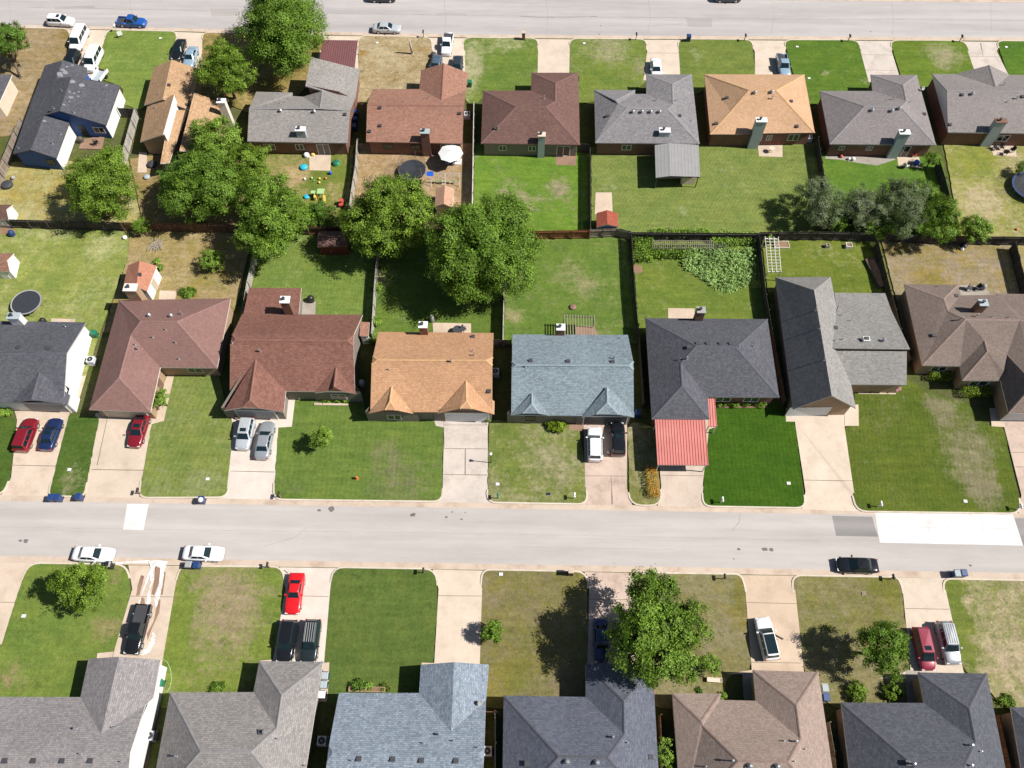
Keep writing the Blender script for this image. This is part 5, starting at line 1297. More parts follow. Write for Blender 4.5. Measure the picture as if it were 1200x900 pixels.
def vehicle(kind, col, label, px, py, head, base=.104, sx=1.0, sy=1.0, roof=None, extras=(), cat=None, group=None, pz=.7):
    p = at(px, py, pz + base)
    nm = {'sedan': 'sedan', 'sport': 'sports_car', 'suv': 'suv', 'minivan': 'minivan', 'van': 'van', 'pickup': 'pickup_truck'}[kind]
    root = thing(nm, label, cat or {'pickup': 'pickup truck', 'van': 'van', 'minivan': 'minivan', 'suv': 'suv'}.get(kind, 'car'), (p.x, p.y, base), math.radians(head), group)
    k = .9 if kind != 'pickup' else .86
    root.scale = (sx * k, sy * k, k)
    for name, me, painted, kids in car_meshes(kind):
        o = bpy.data.objects.new(name, me); COL.objects.link(o); o.parent = root
        if painted:
            o.material_slots[0].link = 'OBJECT'; o.material_slots[0].material = PAINT[roof if (roof and name == 'cabin') else col]
        for kn, km in kids:
            c = bpy.data.objects.new(kn, km); COL.objects.link(c); c.parent = o
    xr, xf, tr, tf, zb, zt, wb, wt = CARK[kind]['cab']
    def part(name, mb, mat):
        o = bpy.data.objects.new(name, mb.mesh(name, mat)); COL.objects.link(o); o.parent = root; return o
    for e in extras:
        mb = MB()
        if e == 'sunroof':
            mb.box(tf - .75, -.38, zt - .02, tf - .22, .38, zt + .045); part('sunroof', mb, M['carglass'])
        elif e == 'glass roof':
            mb.box(tr + .15, -wt + .12, zt - .02, tf - .1, wt - .12, zt + .045); part('glass_roof', mb, M['carglass'])
        elif e == 'rack':
            for s in (-1, 1):
                mb = MB(); mb.bar((tr + .2, s * (wt - .1), zt + .08), (tf - .1, s * (wt - .1), zt + .08), .05)
                for x in (tr + .25, tf - .15): mb.bar((x, s * (wt - .1), zt - .03), (x, s * (wt - .1), zt + .08), .05)
                part('roof_rail', mb, M['metal'])
        elif e == 'ribs':
            for k in range(5):
                y = -wt + .2 + k * (2 * wt - .4) / 4; mb.box(tr + .15, y - .03, zt - .03, tf - .12, y + .03, zt + .045)
            part('roof_ribs', mb, M['trim_grey'])
        elif e == 'open door':
            mb = MB(); mb.add([(.35, -.92, .35), (.35, -.92, 1.0), (-.25, -1.75, 1.0), (-.25, -1.75, .35), (.31, -.96, .35), (.31, -.96, 1.0), (-.29, -1.79, 1.0), (-.29, -1.79, .35)],
                              [(0, 1, 2, 3), (7, 6, 5, 4), (0, 4, 5, 1), (1, 5, 6, 2), (2, 6, 7, 3), (3, 7, 4, 0)])
            part('open_door', mb, M['black'])
    return root

def build_cars():
    S_, D_ = 'vehicles parked on the streets', 'vehicles parked on the driveways'
    v = vehicle
    v('suv', 'white', 'white station wagon parked on the top street at far left', 71, 24, -3, 0, .96, group=S_, extras=('sunroof',))
    v('van', 'white', 'white van backed out nearest the top street on the blue house driveway', 91, 44, -92, group=D_, pz=1.0, sx=1.0)
    v('van', 'white', 'second white van, close to the blue house roof', 108, 68, -93, group=D_, pz=1.0, sx=.95)
    v('suv', 'black', 'black vehicle half hidden behind the blue house garage roof', 84, 71, -91, group=D_)
    v('pickup', 'blue', 'blue crew pickup truck parked on the top street', 154, 25, -2, 0, .9, group=S_, cat='pickup truck')
    v('sedan', 'black', 'black car in the shade before the tan shed roofed house', 209, 57, -91, group=D_)
    v('sedan', 'pale blue', 'pale blue car half under the roadside tree canopy', 223, 66, -91, group=D_)
    v('sedan', 'light silver', 'silver sedan on the top street before the dry lawn', 453, 32, -1, 0, 1.02, group=S_)
    v('pickup', 'white', 'white pickup truck on the driveway crossing the top gutter', 524, 51, -92, .06, .92, group=D_)
    v('sedan', 'slate', 'slate blue car behind the white pickup at the tall front gable', 511, 76, -93, group=D_)
    v('sedan', 'charcoal', 'dark grey car right of the tall front gable', 536, 77, -90, group=D_)
    v('suv', 'black', 'black vehicle cut by the top edge above the silver sedan', 448, -4.5, 0, 0, group=S_)
    v('suv', 'charcoal', 'dark vehicle cut by the top edge right of the middle', 853, -4.5, 0, 0, group=S_)
    v('sedan', 'white', 'white car nosed against the four turbine grey house', 769, 80, -90, group=D_)
    v('pickup', 'pale blue', 'pale blue pickup truck with an open dark bed', 918, 76, -90, group=D_, sx=.93)
    v('suv', 'dark red', 'dark red wagon beside the dark blue sedan on the left driveway', 30, 509, 88, group=D_, sx=.98, sy=1.04)
    v('sedan', 'dark blue', 'dark blue sedan right of the dark red wagon', 59, 508, 88, group=D_, sx=.93, sy=1.05, extras=('sunroof',))
    v('sedan', 'dark red', 'dark red sedan tucked under the plum brown eave', 162, 503, -93, group=D_, sx=1.0, sy=1.04, extras=('sunroof',))
    v('suv', 'light silver', 'compact silver crossover left of the silver sedan', 287, 508, -91, group=D_, sx=.92, sy=1.02, extras=('sunroof',))
    v('sedan', 'silver', 'grey silver sedan right of the compact crossover', 310, 515, 89, group=D_, sx=1.08, sy=1.05)
    v('suv', 'white', 'white suv at the slate blue roofed house', 697, 520, 89, group=D_)
    v('suv', 'black', 'black suv with a sunroof right of the white suv', 724, 514, 89, group=D_, sx=.97, extras=('sunroof',))
    v('sedan', 'white', 'white sedan on the middle street nearer the left edge', 109, 649, -2, 0, 1.0, group=S_)
    v('sedan', 'white', 'white sedan on the middle street next to two trash bins', 238, 648, -1, 0, .99, group=S_)
    v('pickup', 'black', 'black pickup truck being washed amid white suds', 161, 737, -92, group=D_)
    v('sport', 'red', 'bright red sports car', 345, 695, -90, group=D_)
    v('suv', 'black', 'black car left of the black suv with roof ribs', 336, 751, -91, group=D_, sx=.98)
    v('suv', 'dark green', 'black suv with pale roof ribs under the warm grey garage eave', 364, 751, -90, group=D_, extras=('ribs', 'rack'))
    v('sedan', 'dark blue', 'dark car in the shade left of the biggest front yard tree', 705, 750, -90, group=D_)
    v('suv', 'white', 'white crossover with a black glass roof and open door', 899, 748, 97, group=D_, extras=('glass roof', 'open door'))
    v('sedan', 'black', 'black sedan on the middle street at right', 1005, 662, 179, 0, 1.0, group=S_)
    v('minivan', 'maroon', 'maroon minivan with a sunroof beside the round dark tree', 1083, 760, -89, group=D_, sx=.93, sy=.93, extras=('sunroof',))
    v('suv', 'silver', 'silver suv with roof rails right of the maroon minivan', 1112, 753, -89, group=D_, extras=('ribs',), sx=1.0)
build_cars()
# ------------------------------------------------------------------ ground, streets, lawns
def world_line(pts):
    w = [P2(x, y, 0.0) for x, y in pts]
    def ext(a, b, X):
        t = (X - a[0]) / (b[0] - a[0]); return (X, a[1] + (b[1] - a[1]) * t)
    return [ext(w[1], w[0], -260)] + w + [ext(w[-2], w[-1], 260)]

def yon(line, X):
    for a, b in zip(line, line[1:]):
        if a[0] <= X <= b[0]: return a[1] + (b[1] - a[1]) * (X - a[0]) / (b[0] - a[0])
    return line[-1][1]

LN = {
 'topN': world_line([(0, -13), (500, -6), (1000, -1.5), (1200, 0)]),
 'topNa': world_line([(0, -10.5), (500, -3.5), (1000, 1.2), (1200, 3)]),
 'topa': world_line([(0, 28.5), (140, 31.5), (300, 35), (430, 38.5), (550, 40.5), (700, 41.7), (960, 42.8), (1200, 44)]),
 'top': world_line([(0, 32), (140, 35), (300, 39), (430, 42), (550, 44), (700, 45.5), (960, 46.7), (1200, 48)]),
 'up': world_line([(0, 579.3), (400, 586), (800, 593), (1200, 600.8)]),
 'upa': world_line([(0, 587), (400, 593), (800, 599.5), (1200, 606.5)]),
 'lowa': world_line([(0, 651), (400, 658), (800, 664.5), (1200, 671.5)]),
 'low': world_line([(0, 659.5), (400, 665.2), (800, 671.7), (1200, 679.5)]),
}

def strip(mb, a, b, z):
    xs = sorted(set([p[0] for p in a] + [p[0] for p in b]))
    for x0, x1 in zip(xs, xs[1:]):
        if x1 - x0 < 1e-4: continue
        mb.add([(x0, yon(a, x0), z), (x1, yon(a, x1), z), (x1, yon(b, x1), z), (x0, yon(b, x0), z)], [(0, 1, 2, 3)])

def fillet(poly, r, n=4):
    out = []
    m = len(poly)
    for i in range(m):
        a, b, c = Vector(poly[i - 1]), Vector(poly[i]), Vector(poly[(i + 1) % m])
        u, v = a - b, c - b
        k = min(r, u.length * .42, v.length * .42)
        p, q = b + u.normalized() * k, b + v.normalized() * k
        for j in range(n + 1):
            t = j / n
            out.append(tuple(p * (1 - t) ** 2 + b * 2 * t * (1 - t) + q * t * t))
    return out

KERB = MB()
def kerb_for(poly, line):
    n = len(poly)
    near = [abs(p[1] - yon(line, p[0])) < 1.9 for p in poly]
    a = sum(poly[i][0] * poly[(i + 1) % n][1] - poly[(i + 1) % n][0] * poly[i][1] for i in range(n))
    if a < 0: poly = poly[::-1]; near = near[::-1]
    nor = []
    for i in range(n):
        d = Vector(poly[(i + 1) % n]) - Vector(poly[i - 1]); d.normalize()
        nor.append(Vector((d.y, -d.x)))
    for i in range(n):
        j = (i + 1) % n
        if not (near[i] and near[j]): continue
        A, B = Vector(poly[i]), Vector(poly[j]); a2, b2 = A + nor[i] * .17, B + nor[j] * .17
        A, B = A - nor[i] * .01, B - nor[j] * .01
        KERB.add([(A.x, A.y, .128), (B.x, B.y, .128), (b2.x, b2.y, .118), (a2.x, a2.y, .118), (a2.x, a2.y, -.02), (b2.x, b2.y, -.02), (A.x, A.y, .05), (B.x, B.y, .05)],
                 [(3, 2, 1, 0), (4, 5, 2, 3), (0, 1, 7, 6)])

def lawn(px, mat, line=None, r=1.0, z=.1):
    poly = [P2(x, y, z) for x, y in px]
    poly = fillet(poly, r if line else .25)
    rj = random.Random(int(px[0][0] * 7 + px[0][1])); q = []
    for a, b in zip(poly, poly[1:] + poly[:1]):                 # slightly ragged turf edge, true along the kerb
        q.append(a); L = math.hypot(b[0] - a[0], b[1] - a[1])
        if line and abs(a[1] - yon(LN[line], a[0])) < 2.0 and abs(b[1] - yon(LN[line], b[0])) < 2.0: continue
        k = int(L / .45)
        for i in range(1, k):
            t = i / k; j = rj.uniform(-.055, .055)
            q.append((a[0] + (b[0] - a[0]) * t - (b[1] - a[1]) / L * j, a[1] + (b[1] - a[1]) * t + (b[0] - a[0]) / L * j))
    poly = q
    mb = MB(); mb.prism(poly, -.02, z)
    struct('lawn', mb, mat)
    if line: kerb_for(poly, LN[line])

def drive(px, mat, line, joints=(), z=.104):
    pts = []
    for x, y in px:
        p = P2(x, y, z)
        pts.append((p[0], p[1], .012 if abs(p[1] - yon(LN[line], p[0])) < .95 else z))
    mb = MB(); mb.prism(pts, -.025, z)
    for a, b in joints:
        A, B = at(*a, z + .004), at(*b, z + .004)
        d = (B - A).normalized(); nn = Vector((-d.y, d.x, 0)) * .03
        mb.add([A - nn, B - nn, B + nn, A + nn], [(0, 1, 2, 3)], 1)
    struct('driveway', mb, [mat, M['joint']])

def slab(px, mat='slab', z=.115, name='patio'):
    mb = MB(); mb.prism([P2(x, y, z) for x, y in px], -.02, z)
    struct(name, mb, M[mat] if isinstance(mat, str) else mat)

def build_setting():
    M['joint'] = plain('dark joint', (.20, .16, .12, 1), .9)
    M['jointp'] = plain('pale joint', (.48, .46, .43, 1), .9)
    M['slab'] = concrete('patio concrete', S(228, 206, 182), S(176, 150, 126), 3, .4)
    M['slab_grey'] = concrete('old grey paving', S(186, 176, 164), S(130, 122, 112), 4, .6)
    M['slab_brown'] = concrete('brown paving', S(170, 138, 116), S(130, 100, 82), 5, .5)
    M['gutter'] = concrete('tan gutter concrete', S(224, 203, 182), S(176, 142, 114), 6, .7)
    M['kerbm'] = concrete('kerb concrete', S(234, 220, 200), S(176, 150, 124), 7, .5)
    M['asph'] = asphalt('pale worn street', S(214, 206, 200), S(194, 186, 180))
    M['asph2'] = asphalt('grey worn street', S(210, 203, 198), S(188, 181, 178))
    M['patchw'] = concrete('new white concrete', S(250, 247, 243, .72), S(214, 206, 200, .68), 8, .7)
    M['patchd'] = asphalt('dark street patch', S(172, 166, 162), S(148, 144, 141))
    M['patchl'] = asphalt('faint street patch', S(196, 188, 183), S(176, 169, 165))
    M['crack'] = plain('street crack', (.26, .23, .205, 1), .95)
    M['oil'] = surf('oil stain', (.16, .145, .13, 1), .9, .3, 2)
    cd = [concrete('driveway concrete', S(*c), S(*t), 10 + i, st) for i, (c, t, st) in enumerate([
        ((230, 209, 187), (184, 154, 130), .55), ((228, 209, 187), (194, 168, 144), .45), ((238, 224, 210), (198, 178, 156), .35), ((226, 213, 200), (170, 154, 140), .6),
        ((222, 198, 180), (160, 136, 118), .65), ((225, 206, 188), (184, 160, 140), .5), ((235, 216, 194), (196, 170, 146), .45), ((225, 200, 174), (190, 158, 130), .5), ((233, 215, 194), (194, 168, 144), .45)])]
    gb = MB(); gb.poly([(-1500, -1200, -.03), (1500, -1200, -.03), (1500, 1800, -.03), (-1500, 1800, -.03)])
    struct('ground', gb, grass('rough ground', S(82, 110, 54), S(116, 106, 70), .2, 1))
    s = MB(); strip(s, LN['topa'], LN['topNa'], 0.0); struct('street', s, M['asph2'])
    s = MB(); strip(s, LN['lowa'], LN['upa'], 0.0); struct('street', s, M['asph'])
    for a, b in (('top', 'topa'), ('upa', 'up'), ('low', 'lowa'), ('topNa', 'topN')):
        s = MB(); strip(s, LN[a], LN[b], .006); struct('gutter', s, M['gutter'])
    # white and dark street repairs
    s = MB(); s.poly([at(x, y, .008) for x, y in ((149, 590.5), (174.3, 590.5), (168, 621), (144.2, 620.5))]); struct('concrete_patch', s, M['patchw'])
    s = MB(); s.poly([at(x, y, .0105) for x, y in ((1024.5, 597.6), (1100, 598.8), (1186, 599.8), (1199, 639.3), (1110, 637.6), (1031, 635.8))]); struct('concrete_patch', s, M['patchw'])
    jn = MB()
    for x in (1064, 1105, 1146):
        A, B = at(x, 598.6, .0125), at(x + (x - 640) * .0236, 637.2, .0125); n_ = Vector((.025, 0, 0)); jn.add([A - n_, A + n_, B + n_, B - n_], [(3, 2, 1, 0)])
    A, B = at(1028, 617, .0126), at(1191, 619.5, .0126); n_ = Vector((0, .025, 0)); jn.add([A - n_, B - n_, B + n_, A + n_], [(0, 1, 2, 3)])
    struct('slab_joint', jn, M['jointp'])
    for k, pts in enumerate([((975, 604.5), (1022, 605.5), (1029, 629), (980, 628)), ((62, 8), (110, 6.5), (112, 9.6), (64, 10.8)), ((246, 10.5), (280, 10), (280, 18.5), (248, 19)), ((804, 21), (835, 21), (834, 32), (806, 31)), ((510, 15.5), (545, 15.5), (548, 18.6), (512, 18.4)), ((1186, 607), (1230, 607), (1235, 640), (1194, 639))]):
        s = MB(); s.poly([at(x, y, .0035 + .0001 * k) for x, y in pts]); struct('street_patch', s, M['patchd'] if k in (0, 5) else M['patchl'])
    cr = MB()
    rs = random.Random(5)
    def crack(pts, w, z=.0025):
        q = []
        for (a, b), (c, d) in zip(pts, pts[1:]):
            n = max(2, int(abs(c - a) / 7 + abs(d - b) / 5))
            q += [(a + (c - a) * i / n + rs.uniform(-.3, .3), b + (d - b) * i / n + rs.uniform(-.3, .3)) for i in range(n)]
        q.append(pts[-1])
        W = [at(x, y, z) for x, y in q]
        for A, B in zip(W, W[1:]):
            dd = (B - A); dd.normalize(); nn = Vector((-dd.y, dd.x, 0)) * w * rs.uniform(.3, .7)
            cr.add([A - nn, B - nn, B + nn, A + nn], [(0, 1, 2, 3)])
    crack([(-40, 617), (200, 620.5), (560, 625), (800, 630), (960, 634)], .02); crack([(30, 9), (180, 11), (420, 16), (620, 19), (900, 22), (1200, 24)], .07)
    crack([(0, 2), (430, 3), (760, 4)], .04); crack([(600, 641), (790, 644)], .018, .0028)
    for x in (10, 152, 325, 520, 640, 760, 905, 1045, 1160): crack([(x, -2), (x + 2, 20), (x + rs.uniform(-2, 3), 40)], .035, .0027)
    crack([(868, 599), (866, 612), (858, 622)], .05, .003); crack([(310, 640), (345, 630), (360, 618)], .03, .003); crack([(610, 19.5), (650, 20.5), (700, 19)], .12, .0031); crack([(760, 30), (800, 28)], .05, .003)
    struct('street_crack', cr, M['crack'])
    oil = MB()
    for x, y, r in ((388, 596.5, .55), (374, 598, .3), (484, 603.5, .4), (523, 606, .22), (541, 608.5, .2), (30, 634, .4), (24, 633.5, .25), (866, 643.5, .25), (896, 643.5, .4), (904, 644, .35), (1137, 662.5, .22), (702, 40, .2), (704, 30, .18), (1020, 37, .2), (530, 600, .15), (545, 600.5, .12), (860, 655, .12), (905, 600.5, .12)):
        c = at(x, y, .004); k = 9
        oil.poly([(c.x + r * rs.uniform(.55, 1) * math.cos(a), c.y + r * .7 * rs.uniform(.55, 1) * math.sin(a), .0042) for a in [2 * math.pi * i / k for i in range(k)]])
    struct('street_stain', oil, M['oil'])

    g = grass
    GR, GD = S(112, 152, 74), S(152, 142, 96)
    viv, olive, dark = S(95, 140, 62), S(112, 136, 66), S(74, 118, 48)
    straw, brown, pale = S(178, 160, 112), S(164, 138, 98), S(166, 168, 104)
    # ---- middle row fronts
    lawn([(-60, 488), (17, 489), (18, 498), (11, 560), (3, 578), (-60, 578)], g('lawn a', dark, GD, -.3, 1), 'up')
    lawn([(78, 486), (117, 488), (98, 581.2), (57, 580.5), (76, 505)], g('lawn b', dark, straw, -.15, 2, [(85, 560, 26, .6), (78, 510, 20, -.4)]), 'up', .7)
    lawn([(181, 432), (255, 432), (268, 490), (277, 497), (266, 582), (163, 582.5), (178, 495), (190, 486)], g('lawn c', GR, S(154, 152, 92), .12, 3, [(235, 565, 30, .6), (185, 570, 30, .35), (225, 520, 25, -.3)], (0.2, 1.2, .05)), 'up')
    lawn([(342, 462), (425, 466), (430, 487), (520, 490), (517.5, 587), (321, 584.5), (326, 500), (341, 499)], g('lawn d', viv, S(134, 126, 80), -.22, 4, [(470, 560, 58, .85), (520, 540, 22, .3), (345, 570, 24, .5), (350, 490, 16, .35), (455, 525, 20, .4)], (0, 1.1, .04)), 'up')
    lawn([(573, 492), (668, 494), (678, 500), (686, 548), (687.5, 590), (571.5, 588)], g('lawn e', S(104, 142, 66), straw, .30, 5, [(640, 550, 40, .3), (590, 505, 20, -.4), (680, 580, 20, -.3)]), 'up')
    lawn([(735, 493), (768, 499), (775, 592), (738, 591)], g('lawn f', S(110, 138, 72), straw, .35, 6), 'up', 1.4)
    lawn([(832, 472), (914, 470), (932, 496), (943.5, 594.5), (824, 592.5), (826, 505), (838, 500)], g('lawn g', S(58, 108, 28), GD, -.75, 7, (), (0, 1.0, .06), .5), 'up')
    lawn([(1000, 452), (1066, 444), (1088, 460), (1110, 466), (1136, 472), (1143, 490), (1163, 500), (1176, 500), (1197, 601), (1003, 598.5), (989, 500), (1005, 498)],
         g('lawn h', S(84, 120, 44), S(142, 130, 86), -.05, 8, [(1140, 540, 48, 1.0, 1.5), (1105, 480, 28, .85), (1040, 520, 40, .12), (1180, 560, 16, -.7, 3), (1075, 490, 16, -.5, 3), (1110, 588, 40, -.3), (1150, 575, 30, .4)], (0.1, .9, .05)), 'up', 1.3)
    # ---- bottom row fronts
    lawn([(-70, 662), (-22, 661), (-40, 800), (-90, 800)], g('lawn i', viv, GD, -.1, 9), 'low')
    lawn([(33, 660.5), (147, 662), (154, 690), (134, 764), (114, 770), (106, 830), (-60, 830), (2, 752)], g('lawn j', S(104, 148, 66), S(164, 140, 90), -.15, 10, [(125, 735, 24, .75), (132, 675, 22, .6), (10, 790, 20, .5), (60, 740, 30, -.2)]), 'low', 1.3)
    lawn([(212, 664), (330, 665), (334, 690), (319, 774), (306, 780), (300, 830), (180, 830), (189, 772), (206, 684)], g('lawn k', S(108, 150, 64), S(166, 144, 98), .25, 11, [(265, 720, 56, .75, 1.2), (207, 740, 20, -.7, 3), (310, 760, 30, -.3)]), 'low', 1.3)
    lawn([(391, 665.5), (510, 667.5), (513, 700), (508, 777), (491, 782), (489, 830), (384, 830), (378, 780), (386, 695)], g('lawn l', S(86, 126, 58), GD, -.4, 12, [(460, 720, 30, .3)], (0, 1.2, .02), .55), 'low', 1.6)
    lawn([(566, 668.3), (688, 670.5), (690, 830), (562, 830), (562, 772), (564, 690)], g('lawn m', S(112, 134, 66), S(144, 126, 84), .5, 13, [(600, 790, 30, -.6), (665, 800, 30, .4), (590, 680, 20, -.3)]), 'low', 1.3)
    lawn([(749, 671.8), (868, 673.5), (873, 690), (881, 786), (850, 792), (850, 830), (765, 830), (742, 800), (746, 690)], g('lawn n', S(116, 134, 70), S(152, 138, 94), .55, 14, [(868, 700, 14, -.5, 3)]), 'low', 1.4)
    lawn([(929, 675), (1052, 677), (1057, 690), (1066, 785), (1062, 832), (976, 832), (941, 786), (931, 700)], g('lawn o', S(108, 132, 62), S(150, 134, 88), .5, 15, [(1040, 690, 22, -.5), (1040, 790, 30, .2), (940, 700, 16, -.2)]), 'low', 1.4)
    lawn([(1106, 679), (1420, 685), (1440, 840), (1180, 834), (1152, 800), (1130, 787), (1108, 700)], g('lawn p', S(104, 140, 62), S(190, 166, 118), .55, 16, [(1125, 740, 18, -.9, 3.5), (1118, 695, 14, -.8, 2), (1185, 770, 40, .3)]), 'low', 1.4)
    # ---- top row fronts
    lawn([(-120, 30), (79, 33.8), (82, 44), (72, 78), (40, 130), (10, 160), (-120, 160)], g('lawn q', S(134, 140, 82), S(176, 150, 106), .55, 17, [(75, 40, 12, -.6)]), 'top')
    lawn([(126, 35.3), (206, 37), (206, 48), (196, 80), (166, 130), (140, 120), (146, 104), (110, 88)], g('lawn r', S(112, 158, 72), pale, -.1, 18), 'top')
    lawn([(238, 38.2), (380, 41.3), (372, 82), (350, 112), (300, 135), (235, 110)], g('lawn s', S(116, 130, 62), S(186, 154, 92), .45, 19, [(320, 100, 20, -.5), (310, 110, 20, -.3)]), 'top')
    lawn([(421, 42), (505, 43.7), (507, 75), (515, 108), (436, 108), (424, 125), (418, 118)], g('lawn t', S(138, 140, 82), S(192, 168, 118), .62, 20, [(424, 60, 9, -.8), (460, 92, 14, -.25)]), 'top', 1.3)
    lawn([(543.5, 44.2), (630, 45), (631, 110), (566, 112), (556, 125), (545, 118)], g('lawn u', S(98, 144, 62), S(184, 172, 116), -.05, 21, [(552, 80, 17, .9, 4), (595, 52, 34, .45, .6), (600, 85, 25, -.3)]), 'top', 1.3)
    lawn([(668, 45.5), (757, 46), (759, 95), (740, 108), (690, 120), (676, 122), (679, 88), (667, 86)], g('lawn v', S(104, 146, 64), S(172, 158, 108), .05, 22, [(712, 60, 34, .7), (750, 75, 12, .4, 2), (700, 95, 30, -.3)]), 'top', 1.3)
    lawn([(795, 46), (881, 46.7), (886, 90), (828, 104), (815, 112), (797, 92)], g('lawn w', S(104, 144, 66), S(166, 162, 100), -.1, 23, [(815, 65, 12, .5, 2)], (.7, .8, .07)), 'top', 1.3)
    lawn([(919, 47), (1005, 47.2), (1021, 98), (1012, 108), (962, 120), (945, 125), (930, 88)], g('lawn x', S(84, 134, 48), S(176, 166, 112), -.25, 24, [(968, 85, 8, 1.0), (985, 60, 20, .3), (1012, 95, 8, .6)]), 'top', 1.3)
    lawn([(1043, 47.4), (1131, 48), (1145, 88), (1095, 98), (1084, 104), (1058, 96)], g('lawn y', S(96, 142, 52), S(170, 156, 106), -.25, 25, [(1105, 65, 34, 1.0), (1050, 75, 10, -.4, 3)]), 'top', 1.4)
    lawn([(1168, 48), (1330, 50), (1330, 95), (1183, 92)], g('lawn z', S(80, 134, 46), pale, -.2, 26), 'top', 1.2)
    # ---- back yards
    lawn([(-120, 165), (12, 190), (150, 188), (166, 261), (-120, 255)], g('back a', S(148, 166, 88), S(196, 184, 122), .35, 31))
    lawn([(152, 186), (278, 170), (300, 264), (167, 261)], g('back b', S(132, 142, 78), S(182, 150, 100), .55, 32))
    lawn([(278, 168), (415, 170), (405, 268), (301, 264)], g('back c', S(104, 142, 60), S(192, 160, 104), .35, 33, [(385, 200, 26, -.8), (345, 205, 22, .6), (370, 215, 20, -.5)]))
    lawn([(417, 168), (554, 168), (553, 271), (407, 267)], g('back d', S(140, 146, 84), S(194, 158, 112), .65, 34))
    lawn([(556, 168), (691, 172), (691.5, 272), (555, 271)], g('back e', S(98, 154, 56), S(178, 150, 114), .0, 35, [(600, 235, 40, .45), (655, 220, 24, .6), (625, 200, 35, -.5)]))
    lawn([(693, 172), (958, 168), (976, 275), (739, 273), (693, 270)], g('back f', S(112, 152, 76), S(168, 166, 112), -.22, 36, [(710, 215, 28, .5), (800, 248, 12, .6), (740, 190, 30, .2), (860, 200, 50, .12)], (.5, .9, .05)))
    lawn([(962, 178), (1103, 182), (1124, 276), (977, 275)], g('back g', S(88, 142, 52), pale, -.3, 37))
    lawn([(1106, 168), (1330, 162), (1340, 284), (1126, 277)], g('back h', S(126, 160, 72), S(196, 172, 118), .3, 38, [(1150, 235, 40, .6), (1150, 190, 30, -.4)]))
    lawn([(-120, 262), (152, 267), (150, 300), (120, 380), (100, 440), (-120, 440)], g('back i', S(124, 164, 80), S(190, 180, 112), .22, 39, [(120, 290, 30, .5), (60, 275, 40, .4, .3), (60, 330, 40, -.2)]))
    lawn([(152, 267), (297, 268), (276, 362), (262, 375), (120, 390), (150, 302)], g('back j', S(134, 150, 82), S(188, 158, 106), .45, 40, [(250, 325, 30, -.4), (160, 290, 20, .3)]))
    lawn([(299, 268), (440, 272), (436, 400), (276, 400)], g('back k', S(104, 150, 68), S(166, 168, 98), -.05, 41, (), (0, .8, .05)))
    lawn([(442, 272), (590, 274), (588, 402), (437, 400)], g('back l', S(90, 136, 56), S(170, 156, 108), -.1, 42, [(450, 325, 16, .6), (470, 370, 20, .3)]))
    lawn([(591, 276), (738, 276), (748, 402), (590, 402)], g('back m', S(92, 140, 58), S(160, 148, 94), .06, 43, [(665, 320, 34, .5), (690, 335, 22, .4), (600, 370, 14, .8), (640, 385, 30, -.3), (600, 320, 20, .3)]))
    lawn([(741, 275), (889, 276), (906, 400), (749, 400)], g('back n', S(100, 142, 58), S(168, 164, 100), -.05, 44))
    lawn([(892, 276), (1029, 278), (1062, 405), (908, 405)], g('back o', S(100, 138, 52), S(166, 158, 92), .05, 45))
    lawn([(1032, 278), (1188, 282), (1206, 355), (1210, 400), (1064, 405)], g('back p', S(134, 146, 78), S(170, 148, 112), .5, 46, [(1095, 328, 24, -.5)]))
    lawn([(1192, 282), (1330, 286), (1340, 400), (1212, 400)], g('back q', S(130, 150, 74), S(184, 160, 112), .4, 47))
    kb = KERB; struct('kerb', kb, M['kerbm'])
    # ---- driveways
    d = drive
    d([(16, 478), (82, 480), (78, 497), (59, 572), (56, 581), (1, 580), (13, 560), (20, 492)], cd[0], 'up', [((13, 545), (66, 546))])
    d([(112, 484), (180, 486), (178, 496), (164.5, 574), (162, 583), (99, 582), (101, 572)], cd[1], 'up', [((108, 550), (169, 551)), ((126, 489), (114, 545))])
    d([(268, 481), (342, 484), (326, 500), (321.5, 576), (325, 585), (256, 584), (266, 572), (274, 500)], cd[2], 'up', [((270, 552), (322, 553))])
    slab([(326, 470), (346, 466), (342, 500), (326, 501)], cd[2], .107, 'path')
    d([(519, 486), (574, 487), (571.5, 500), (572, 580), (576, 589), (513, 588), (518.5, 578), (520.5, 500)], cd[3], 'up', [((520, 525.5), (571, 526)), ((519.5, 556), (571.5, 556.5)), ((545.5, 526), (545.3, 556)), ((520.5, 498), (571, 498)), ((520, 490), (520.5, 525))])
    slab([(508, 491), (520, 491), (520.5, 501), (511, 499)], cd[3], .107, 'path')
    d([(664, 488), (733, 488), (735, 500), (734.5, 572), (741, 592), (681, 591), (686, 570), (684, 498)], cd[4], 'up', [((686, 557.5), (734.5, 558)), ((716, 558), (718, 591))])
    slab([(667, 492), (684, 493), (684, 505), (667, 504)], 'slab_brown', .107, 'path')
    d([(766, 490), (832, 492), (823.5, 568), (829, 594), (771, 592.5), (775, 570), (769, 505)], cd[5], 'up', [((775, 557), (824, 557.5))])
    d([(921, 478), (1006, 474), (1006.5, 499), (989.5, 499), (1001, 578), (1011, 599), (940, 596.5), (944, 576), (931.5, 494), (921, 494)], cd[6], 'up', [((942, 562.5), (999, 563.5)), ((990, 486), (989.5, 498))])
    d([(1160, 478), (1290, 480), (1310, 606), (1194, 602), (1197, 580), (1177, 500.5), (1163, 499)], cd[4], 'up', [((1184, 530), (1290, 531)), ((1190, 547), (1290, 548))])
    d([(-30, 658.5), (38, 659.5), (22, 690), (2, 755), (-70, 755), (-40, 680)], cd[0], 'low', [((-30, 705), (18, 706))])
